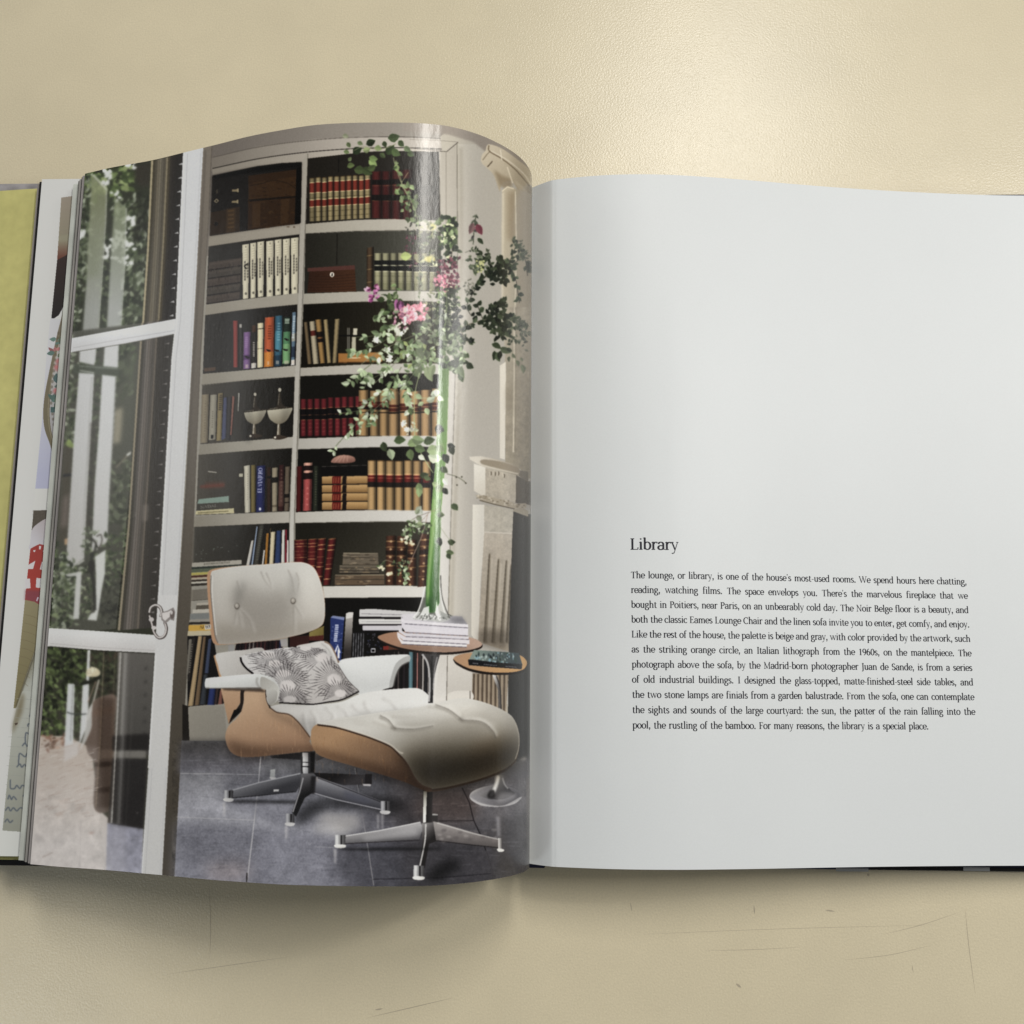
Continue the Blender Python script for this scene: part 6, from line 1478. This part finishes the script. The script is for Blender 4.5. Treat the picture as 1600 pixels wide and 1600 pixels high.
G['M'] = (15.6, _v(2.6, 0, 14, 1.0) + _v(12.8, 0, 14, 1.8) + _l(2.5, 13.8, 7.6, .8, 1.8) + _l(12.7, 13.8, 7.7, .8, .9) + _s(2.6, 0, 1.9) + _s(12.8, 0, 2.1) + _s(2, 13.3, 1.4) + _s(13.4, 13.3, 1.4))
G['C'] = (11.4, _a(6.4, 7, 5.2, 6.7, 50, 315, n=20) + _l(10, 13.4, 10, 10, 1.0))
G['S'] = (9.4, _a(4.7, 10.2, 3.1, 3.5, 40, 250) + _l(3.2, 7.7, 6.2, 6.2, 1.8) + _a(4.5, 3.8, 3.3, 3.5, 60, -150) + _l(7.4, 13.3, 7.4, 10.8, .9) + _l(1.3, 3.4, 1.3, .6, .9))
G['W'] = (18.0, _l(1.5, 13.6, 5.6, .3, 1.8) + _l(9.2, 13.6, 5.7, .3, .9) + _l(9, 13.6, 12.8, .3, 1.8) + _l(16.4, 13.6, 12.9, .3, .9) + _s(1.5, 13.3, 1.7) + _s(16.4, 13.3, 1.6) + _s(9, 13.3, 1.6))
G['A'] = (12.4, _l(6, 14, 1.6, .3, .9) + _l(6, 14, 10.6, .3, 1.8) + _l(3.2, 4.8, 9, 4.8, .9) + _s(1.6, 0, 1.6) + _s(10.6, 0, 1.8))
G['V'] = (12.0, _l(1.6, 13.7, 6, .3, 1.8) + _l(10.4, 13.7, 6.1, .3, .9) + _s(1.6, 13.3, 1.7) + _s(10.4, 13.3, 1.5))
G['D'] = (12.4, _v(2.8, 0, 14) + _l(.8, .45, 5.4, .45, .9) + _l(.8, 13.5, 5.4, 13.5, .9) + _a(5.2, 7, 5.6, 6.6, 90, -90, n=16))
G['O'] = (13.0, _a(6.5, 7, 5.2, 6.7, 0, 360, n=24))
G['R'] = (11.2, G['P'][1] + _l(5.4, 6.8, 9.6, .4, 1.8) + _s(9.8, 0, 1.2))
G['1'] = (8.4, _v(4.3, 0, 13.4) + _s(4.3, 0, 2.3) + _l(4.2, 13.2, 1.6, 11.6, .9))
G['9'] = (9.2, _a(4.4, 9.3, 3.2, 4.0, 0, 360, n=18) + _a(2.2, 8.2, 5.5, 8.2, 8, -80))
G['6'] = (9.2, _a(4.6, 4.2, 3.2, 4.0, 0, 360, n=18) + _a(6.9, 5.4, 5.5, 8.2, 188, 100))
G['0'] = (9.2, _a(4.6, 6.8, 3.3, 6.6, 0, 360, n=22))
G['.'] = (4.6, _l(2.1, -.2, 2.1, 2.4, 2.7))
G[','] = (4.6, _l(2.1, -.2, 2.2, 2.4, 2.7) + _l(3.0, .6, 1.5, -3.0, 1.4))
G[':'] = (4.6, _l(2.2, -.1, 2.2, 2.3, 2.5) + _l(2.2, 7.0, 2.2, 9.4, 2.5))
G["'"] = (4.0, _l(2.0, 13, 2.1, 14.8, 1.8) + _l(2.6, 13.4, 1.6, 11, .9))
G['-'] = (6.0, _l(.8, 5, 5.2, 5, 1.1))


def stroke_quad(st):
    p = np.array(st, float)
    q, w = p[:, :2], p[:, 2:]
    d = np.gradient(q, axis=0)
    n = np.stack([-d[:, 1], d[:, 0]], 1)
    n /= np.linalg.norm(n, axis=1, keepdims=True) + 1e-9
    return q + n * w / 2, q - n * w / 2


def set_line(txt, space=3.4, extra=0.):
    """strokes of one line, in glyph units, with its total width"""
    x, out = 0., []
    for ch in txt:
        if ch == ' ':
            x += space + extra
            continue
        w, st = G[ch]
        for s_ in st:
            a, b = stroke_quad(s_)
            out.append((a + [x, 0], b + [x, 0]))
        x += w
    return out, x


def write_on(s, txt, p0, p1, h, col, a=.95):
    """letter a word on the print sheet along p0 -> p1 (current zoom frame), x-height h"""
    st, w = set_line(txt)
    p0, p1 = np.array(p0, float), np.array(p1, float)
    u = (p1 - p0) / w
    v = np.array([p1[1] - p0[1], -(p1[0] - p0[0])])
    v = v / np.linalg.norm(v) * h / 10
    for A, B in st:
        q = np.concatenate([A, B[::-1]])
        s.P(p0 + q[:, :1] * u + q[:, 1:] * v, col, a)


# ---------------------------------------------------------------- helpers
def srgb2lin(c):
    c = np.asarray(c, float)
    return np.where(c <= .04045, c / 12.92, ((c + .055) / 1.055) ** 2.4)


def lin2srgb(c):
    c = np.clip(np.asarray(c, float), 0, 1)
    return np.where(c <= .0031308, c * 12.92, 1.055 * c ** (1 / 2.4) - .055)


def mesh_obj(name, verts, faces, m, parent=None, uvs=None, smooth=False):
    me = bpy.data.meshes.new(name)
    me.from_pydata([tuple(map(float, v)) for v in verts], [], [tuple(map(int, f)) for f in faces])
    if uvs is not None:
        ul = me.uv_layers.new(name='UVMap')
        li = np.empty(len(me.loops), np.int32)
        me.loops.foreach_get('vertex_index', li)
        ul.data.foreach_set('uv', np.asarray(uvs, np.float32)[li].ravel())
    if smooth:
        me.polygons.foreach_set('use_smooth', [True] * len(me.polygons))
    me.update()
    o = bpy.data.objects.new(name, me)
    COL.objects.link(o)
    if m is not None:
        for k in (m if isinstance(m, (list, tuple)) else [m]):
            me.materials.append(k)
    if parent is not None:
        o.parent = parent
    return o


def mat(name, col, rough=.5, spec=.5, bump=None, coat=0., coat_rough=.1, tint=None):
    m = bpy.data.materials.new(name)
    m.use_nodes = True
    nt = m.node_tree
    b = nt.nodes['Principled BSDF']
    b.inputs['Base Color'].default_value = (*col, 1)
    b.inputs['Roughness'].default_value = rough
    b.inputs['Specular IOR Level'].default_value = spec
    b.inputs['Coat Weight'].default_value = coat
    b.inputs['Coat Roughness'].default_value = coat_rough
    tc = nt.nodes.new('ShaderNodeTexCoord')
    if bump:
        sc, st, dist, stretch = bump
        mp = nt.nodes.new('ShaderNodeMapping')
        mp.inputs['Scale'].default_value = stretch
        nz = nt.nodes.new('ShaderNodeTexNoise')
        nz.inputs['Scale'].default_value = sc
        nz.inputs['Detail'].default_value = 2
        bp = nt.nodes.new('ShaderNodeBump')
        bp.inputs['Strength'].default_value = st
        bp.inputs['Distance'].default_value = dist
        nt.links.new(tc.outputs['Object'], mp.inputs[0])
        nt.links.new(mp.outputs[0], nz.inputs[0])
        nt.links.new(nz.outputs[0], bp.inputs['Height'])
        nt.links.new(bp.outputs[0], b.inputs['Normal'])
        if coat:
            nt.links.new(bp.outputs[0], b.inputs['Coat Normal'])
    if tint:
        for sc, lo, hi in tint:
            nz = nt.nodes.new('ShaderNodeTexNoise')
            nz.inputs['Scale'].default_value = sc
            nz.inputs['Detail'].default_value = 4
            nt.links.new(tc.outputs['Object'], nz.inputs[0])
            mr = nt.nodes.new('ShaderNodeMapRange')
            mr.inputs['From Min'].default_value, mr.inputs['From Max'].default_value = .3, .7
            mr.inputs['To Min'].default_value, mr.inputs['To Max'].default_value = lo, hi
            nt.links.new(nz.outputs[0], mr.inputs[0])
            mx = nt.nodes.new('ShaderNodeMix')
            mx.data_type = 'RGBA'
            mx.blend_type = 'MULTIPLY'
            mx.inputs[0].default_value = 1
            src = b.inputs['Base Color'].links[0].from_socket if b.inputs['Base Color'].links else None
            if src:
                nt.links.new(src, mx.inputs[6])
            else:
                mx.inputs[6].default_value = (*col, 1)
            cb = nt.nodes.new('ShaderNodeCombineColor')
            for i in range(3):
                nt.links.new(mr.outputs[0], cb.inputs[i])
            nt.links.new(cb.outputs[0], mx.inputs[7])
            nt.links.new(mx.outputs[2], b.inputs['Base Color'])
    return m


def print_mat(name, pix, **k):
    """pix: (h, w, 3) albedo as sRGB 0..1, row 0 at the foot of the page"""
    m = mat(name, (.8, .8, .8), **k)
    h, w = pix.shape[:2]
    im = bpy.data.images.new(name, w, h, alpha=False)
    buf = np.ones((h, w, 4), np.float32)
    buf[:, :, :3] = pix
    im.pixels.foreach_set(buf.ravel())
    im.update()
    im.pack()
    nt = m.node_tree
    t = nt.nodes.new('ShaderNodeTexImage')
    t.image = im
    t.interpolation = 'Linear'
    t.extension = 'EXTEND'
    nt.links.new(t.outputs[0], nt.nodes['Principled BSDF'].inputs['Base Color'])
    return m


def project(X):
    """where a point of the page (cm, page heights) falls on the measured drawing"""
    c = (X - np.array([CAM['cx'], CAM['cy'], CAM['cz']])) @ cam_rot()
    return np.stack([800 - CAM['f'] * c[..., 0] / c[..., 2], 800 + CAM['f'] * c[..., 1] / c[..., 2]], -1)


def unroll(sheet, X, paper=208 / 255, albedo=.78):
    """flatten the measured drawing onto the page grid X (h, w, 3)"""
    p = project(X)
    u = np.clip((p[..., 0] - sheet.x0) * sheet.sc - .5, 0, sheet.w - 1.001)
    v = np.clip((p[..., 1] - sheet.y0) * sheet.sc - .5, 0, sheet.h - 1.001)
    i, j = u.astype(int), v.astype(int)
    a, b = (u - i)[..., None], (v - j)[..., None]
    im = sheet.im
    c = (im[j, i] * (1 - a) + im[j, i + 1] * a) * (1 - b) + (im[j + 1, i] * (1 - a) + im[j + 1, i + 1] * a) * b
    return lin2srgb(srgb2lin(np.clip(c, 0, 1)) * albedo / float(srgb2lin(paper)))


def curve(pts, n=12):
    return Sheet.spl(np.asarray(pts, float), False, n)


def offset(pf, d):
    t = np.gradient(pf, axis=0)
    nrm = np.stack([-t[:, 1], t[:, 0]], 1)
    nrm /= np.linalg.norm(nrm, axis=1, keepdims=True)
    return pf + nrm * d


def leaf_mesh(name, pf, y0, y1, thick, m, parent, rows=24, m_edge=None):
    """a bent sheet of paper: printed upper face, underside and edges; pf runs left to right, (x, z) in cm"""
    pf = np.asarray(pf, float)
    lo = offset(pf, -thick)
    n = len(pf)
    s = np.concatenate([[0], np.cumsum(np.linalg.norm(np.diff(pf, axis=0), axis=1))])
    s /= s[-1]
    V, U, F = [], [], []
    for j in range(rows + 1):
        t = j / rows
        y = y0 + (y1 - y0) * t
        for i in range(n):
            V.append((pf[i, 0] * CM, y * CM, (pf[i, 1] + LIFT) * CM))
            U.append((s[i], t))
    for j in range(rows):
        for i in range(n - 1):
            a = j * n + i
            F.append((a, a + 1, a + n + 1, a + n))
    ntop = len(F)
    o = len(V)
    for y in (y0, y1):
        for i in range(n):
            V.append((lo[i, 0] * CM, y * CM, (lo[i, 1] + LIFT) * CM))
            U.append((s[i], .5))
    for i in range(n - 1):
        F.append((o + i, o + n + i, o + n + i + 1, o + i + 1))
        # ends (copies of the rim so the edge keeps its own colour)
    r0 = len(V)
    for y in (y0, y1):
        for i in range(n):
            V.append((pf[i, 0] * CM, y * CM, (pf[i, 1] + LIFT) * CM))
            U.append((s[i], .5))
    for i in range(n - 1):
        F.append((r0 + i, o + i, o + i + 1, r0 + i + 1))
        F.append((r0 + n + i, r0 + n + i + 1, o + n + i + 1, o + n + i))
    F.append((r0, r0 + n, o + n, o))
    F.append((r0 + n - 1, o + n - 1, o + 2 * n - 1, r0 + 2 * n - 1))
    ob = mesh_obj(name, V, F, [m, m_edge or m], parent, U, True)
    idx = np.zeros(len(F), np.int32)
    idx[ntop:] = 1
    ob.data.polygons.foreach_set('material_index', idx)
    ob.data.polygons.foreach_set('use_smooth', idx == 0)
    return ob


def prism(name, outline, y0, y1, m, parent):
    """outline (x, z) in cm, extruded along y"""
    q = np.asarray(outline, float)
    n = len(q)
    V = [(x * CM, y * CM, (z + LIFT) * CM) for y in (y0, y1) for x, z in q]
    F = [(i, (i + 1) % n, n + (i + 1) % n, n + i) for i in range(n)]
    F += [tuple(range(n))[::-1], tuple(range(n, 2 * n))]
    return mesh_obj(name, V, F, m, parent)


def slab(name, x0, x1, y0, y1, z0, z1, m, parent, bev=.0):
    V = [(x * CM, y * CM, (z + LIFT) * CM) for z in (z0, z1) for y in (y0, y1) for x in (x0, x1)]
    F = [(0, 2, 3, 1), (4, 5, 7, 6), (0, 1, 5, 4), (2, 6, 7, 3), (0, 4, 6, 2), (1, 3, 7, 5)]
    o = mesh_obj(name, V, F, m, parent)
    if bev:
        b = o.modifiers.new('bevel', 'BEVEL')
        b.width = bev * CM
        b.segments = 2
    return o


# ---------------------------------------------------------------- materials
M_TABLE = mat('beige_laminate', (.74, .655, .47), rough=.27, spec=.5, bump=(1150, .27, .0003, (1, 1, 1)), tint=((7, .96, 1.035), (38, .975, 1.02), (1300, .945, 1.05)))
M_PAPER = mat('white_paper', (.80, .825, .835), rough=.42, spec=.35, bump=(38, .10, .0025, (1, .5, 1)), tint=((16, .985, 1.01), (1600, .985, 1.012)))
M_EDGE = mat('paper_edge', (.66, .64, .60), rough=.8, spec=.2)
M_INK = mat('black_ink', (.008, .008, .018), rough=.5, spec=.3)
M_YELLOW = mat('mottled_yellow_paper', (.63, .59, .235), rough=.7, spec=.2, tint=((45, .92, 1.06), (220, .93, 1.05)))
M_BLACK = mat('black_cover_cloth', (.012, .011, .012), rough=.6, spec=.3)
M_NAVY = mat('navy_jacket', (.012, .014, .05), rough=.35)
M_LILAC = mat('marbled_grey_jacket', (.38, .36, .37), rough=.4, tint=((120, .6, 1.2),))
M_GREY = mat('grey_jacket', (.42, .43, .45), rough=.4)
M_SCRATCH = mat('scratch_mark', (.47, .41, .31), rough=.6, spec=.2)


# ---------------------------------------------------------------- table
def xy_on_table(px):
    d = np.array([px[0] - 800, -(px[1] - 800), -CAM['f']], float) @ cam_rot().T
    t = (-LIFT - CAM['cz']) / d[2]
    return CAM['cx'] + t * d[0], CAM['cy'] + t * d[1]


V = [(x * CM, y * CM, z * CM) for z in (-3, 0) for y in (-40, 80) for x in (-80, 80)]
table = mesh_obj('table_top', V, [(0, 2, 3, 1), (4, 5, 7, 6), (0, 1, 5, 4), (2, 6, 7, 3), (0, 4, 6, 2), (1, 3, 7, 5)], M_TABLE)
table['kind'] = 'structure'


def scratch(pts, w):
    q = Sheet.spl([xy_on_table(p) for p in pts], False, 8)
    d = np.gradient(q, axis=0)
    n = np.stack([-d[:, 1], d[:, 0]], 1)
    n /= np.linalg.norm(n, axis=1, keepdims=True)
    k = np.sin(np.linspace(.15, 3.0, len(q)))[:, None] * w / 2
    a, b = q + n * k, q - n * k
    V = [(x * CM, y * CM, .00004) for x, y in np.concatenate([a, b])]
    m = len(q)
    mesh_obj('scratch', V, [(i, i + 1, m + i + 1, m + i) for i in range(m - 1)], M_SCRATCH, table)


for p, w in (([(327, 1382), (329, 1440), (328, 1500)], .022), ([(262, 1522), (360, 1508), (452, 1495)], .02), ([(575, 1590), (640, 1575), (708, 1559)], .03), ([(586, 1578), (598, 1576)], .06),
             ([(1100, 1485), (1170, 1484), (1250, 1480)], .018), ([(1320, 1500), (1390, 1492), (1455, 1477)], .02), ([(1380, 1460), (1440, 1445), (1500, 1425)], .02),
             ([(1508, 1420), (1514, 1480), (1524, 1553)], .022), ([(1000, 1460), (1200, 1452), (1460, 1445)], .014), ([(985, 1410), (987, 1424)], .03), ([(1150, 1537), (1158, 1543)], .09),
             ([(1355, 1365), (1358, 1369)], .1), ([(1290, 1422), (1304, 1424)], .06), ([(1425, 1508), (1427, 1520)], .03), ([(1178, 1415), (1179, 1428)], .05)):
    scratch(p, w)

# ---------------------------------------------------------------- the open book
book = bpy.data.objects.new('open_book', None)
COL.objects.link(book)
book.empty_display_size = .05
book['label'] = 'large hardback photo book lying open on beige table, curled picture page beside text page'
book['category'] = 'book'

# right half: cover board, block of pages, top page
RP = curve([(-.2, 2.52), (0, 2.70), (.3, 2.94), (.6, 3.145), (.75, 3.21), (1, 3.28), (2, 3.48), (3, 3.61), (4, 3.65), (5, 3.62), (6, 3.53), (8, 3.22), (10, 2.84), (12, 2.46), (14, 2.13), (16, 1.85), (18, 1.62), (20, 1.45), (22.5, 1.34)], 6)
back = slab('back_cover', -1.2, 23.2, -.46, 28.75, -.29, .0, M_NAVY, book, .05)
for x0, x1, m in ((13.55, 17.3, M_BLACK), (17.3, 18.35, M_GREY), (18.35, 22.9, M_BLACK)):
    slab('jacket_flap', x0, x1, -.44, -.30, .004, .02, m, back)
slab('jacket_flap', 12.2, 13.5, -.52, -.40, .004, .02, M_GREY, back)
blk = np.concatenate([offset(RP, -.05), [(22.45, .01), (-.15, .01)]])
prism('page_block', blk, .03, 27.97, M_EDGE, book)
right = leaf_mesh('text_page', RP, 0, 28, .03, M_PAPER, book, m_edge=M_PAPER)
right['label'] = 'white page with a heading and one paragraph of text'

# lettering on the right page
LINES = ["The lounge, or library, is one of the house's most-used rooms. We spend hours here chatting,",
         "reading, watching films. The space envelops you. There's the marvelous fireplace that we",
         "bought in Poitiers, near Paris, on an unbearably cold day. The Noir Belge floor is a beauty, and",
         "both the classic Eames Lounge Chair and the linen sofa invite you to enter, get comfy, and enjoy.",
         "Like the rest of the house, the palette is beige and gray, with color provided by the artwork, such",
         "as the striking orange circle, an Italian lithograph from the 1960s, on the mantelpiece. The",
         "photograph above the sofa, by the Madrid-born photographer Juan de Sande, is from a series",
         "of old industrial buildings. I designed the glass-topped, matte-finished-steel side tables, and",
         "the two stone lamps are finials from a garden balustrade. From the sofa, one can contemplate",
         "the sights and sounds of the large courtyard: the sun, the patter of the rain falling into the",
         "pool, the rustling of the bamboo. For many reasons, the library is a special place."]


def letter_mesh(name, rows):
    V, F = [], []
    for strokes, x0, y, ux, uy in rows:
        for A, B in strokes:
            o, n = len(V), len(A)
            for q in np.concatenate([A, B]):
                x = x0 + q[0] * ux
                z = np.interp(x, RP[:, 0], RP[:, 1]) + .006
                V.append((x * CM, (y + q[1] * uy) * CM, (z + LIFT) * CM))
            F += [(o + i, o + n + i, o + n + i + 1, o + i + 1) for i in range(n - 1)]
    return mesh_obj(name, V, F, M_INK, right)


st, w = set_line('Library')
letter_mesh('heading', [(st, 3.74, 12.117, (5.66 - 3.74) / w, .0318)])
rows = []
UY = .0186
nat = [set_line(t)[1] for t in LINES]
ux = 13.785 / (max(nat[:10]) + 1.5 * LINES[int(np.argmax(nat[:10]))].count(' '))
for i, t in enumerate(LINES):
    ns = t.count(' ')
    goal = (13.785 if i < 10 else 11.835) / ux
    st, w = set_line(t, extra=(goal - nat[i]) / ns)
    rows.append((st, 3.755, 10.985 - .5785 * i, ux, UY))
letter_mesh('paragraph', rows)

# left half: front cover with end paper, turned leaves, and the curled picture page on top
front = slab('front_cover', -27.0, -2.0, -.5, 29.0, 1.0, 1.3, M_BLACK, book, .05)
front['label'] = 'black front cover board under yellow end paper'
slab('jacket_flap', -27.0, -22.45, 28.3, 28.99, 1.305, 1.33, M_LILAC, front)
yel = leaf_mesh('end_paper', curve([(-26.8, 1.55), (-24, 1.9), (-21.9, 2.12), (-19, 2.16), (-14, 2.2)], 4), -.14, 28.36, .03, M_YELLOW, book, m_edge=M_YELLOW)
yel['label'] = 'mottled yellow end paper'

LP = curve([(-19.05, 4.13), (-17.6, 4.68), (-15.8, 5.22), (-14.2, 5.86), (-12.7, 6.46), (-11.3, 7.04), (-10.0, 7.46), (-8.6, 7.83), (-7.3, 7.97), (-6.0, 7.99), (-5.1, 7.96), (-4.4, 7.90), (-3.85, 7.80), (-3.4, 7.68),
            (-2.7, 7.34), (-2.05, 6.88), (-1.45, 6.29), (-1.02, 5.76), (-.7, 5.26), (-.46, 4.74), (-.31, 4.26), (-.22, 3.8), (-.19, 3.4), (-.22, 3.02), (-.25, 2.85)], 6)


def under(d, x0, x1=-11.):
    """profile of a leaf lying d under the picture page, starting at x0"""
    xs = np.linspace(x0, x1, 26)
    z = np.where(xs < -19.05, 4.13 + (xs + 19.05) * .36, np.interp(xs, LP[:, 0], LP[:, 1]))
    return np.stack([xs, z - d], 1)


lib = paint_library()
fam = paint_album()
S = np.concatenate([[0], np.cumsum(np.linalg.norm(np.diff(LP, axis=0), axis=1))])
W_, H_ = 1500, 1760
ss = (np.arange(W_) + .5) / W_ * S[-1]
gx, gz = np.interp(ss, S, LP[:, 0]), np.interp(ss, S, LP[:, 1])
gy = (np.arange(H_) + .5) / H_ * 28.0
X = np.empty((H_, W_, 3))
X[..., 0], X[..., 1], X[..., 2] = gx[None], gy[:, None], gz[None]
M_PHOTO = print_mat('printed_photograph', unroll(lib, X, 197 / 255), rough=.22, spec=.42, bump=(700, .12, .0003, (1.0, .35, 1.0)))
pic = leaf_mesh('picture_page', LP, 0, 28, .03, M_PHOTO, book, rows=30, m_edge=M_EDGE)
pic['label'] = 'curled glossy page printed with a photograph of a library with white lounge chair'

W2, H2 = 420, 1500
X = np.empty((H2, W2, 3))
X[..., 0] = (-21.5 + (np.arange(W2) + .5) / W2 * 5.0)[None]
X[..., 1] = (.10 + (np.arange(H2) + .5) / H2 * 28.3)[:, None]
X[..., 2] = 2.9
M_ALBUM = print_mat('printed_album_page', unroll(fam, X), rough=.38, spec=.4)
alb = leaf_mesh('album_page', np.array([(-21.5, 2.9), (-20.5, 2.9), (-19.5, 2.9), (-18, 2.9), (-16.5, 2.9)]), .10, 28.4, .03, M_ALBUM, book, m_edge=M_EDGE)
alb['label'] = 'white page with two pictures, half covered by the curled page'
M_TAUPE = mat('taupe_page', (.30, .27, .25), rough=.5)
leaf_mesh('turned_leaf', np.array([(-21.86, 2.55), (-20.5, 2.58), (-17, 2.6)]), .12, 28.38, .03, M_TAUPE, book, m_edge=M_BLACK)
leaf_mesh('turned_leaf', np.array([(-21.70, 2.70), (-20.5, 2.72), (-17, 2.74)]), .12, 28.38, .02, M_BLACK, book)
for (x0, d, c) in ((-19.97, .62, (.72, .74, .68)), (-19.62, .45, (.22, .21, .19)), (-19.50, .34, (.42, .40, .37)), (-19.33, .22, (.06, .05, .05)), (-19.24, .13, (.40, .37, .36))):
    m = mat('leaf_margin', c, rough=.5, tint=((60, .8, 1.1),))
    leaf_mesh('turned_leaf', under(d, x0), 0, 28, .03, m, book, m_edge=M_BLACK)
lo = offset(LP, -.07)
lo = lo[(lo[:, 0] > -18.6)]
prism('turned_page_block', np.concatenate([under(.75, -18.9, -18.7)[:1], lo[::2], [(-.6, .6), (-3.0, 2.3), (-12., 2.75), (-18.9, 2.95)]]), .04, 27.96, M_EDGE, book)
slab('spine', -2.6, .4, -.46, 28.75, -.05, .55, M_NAVY, book, .05)
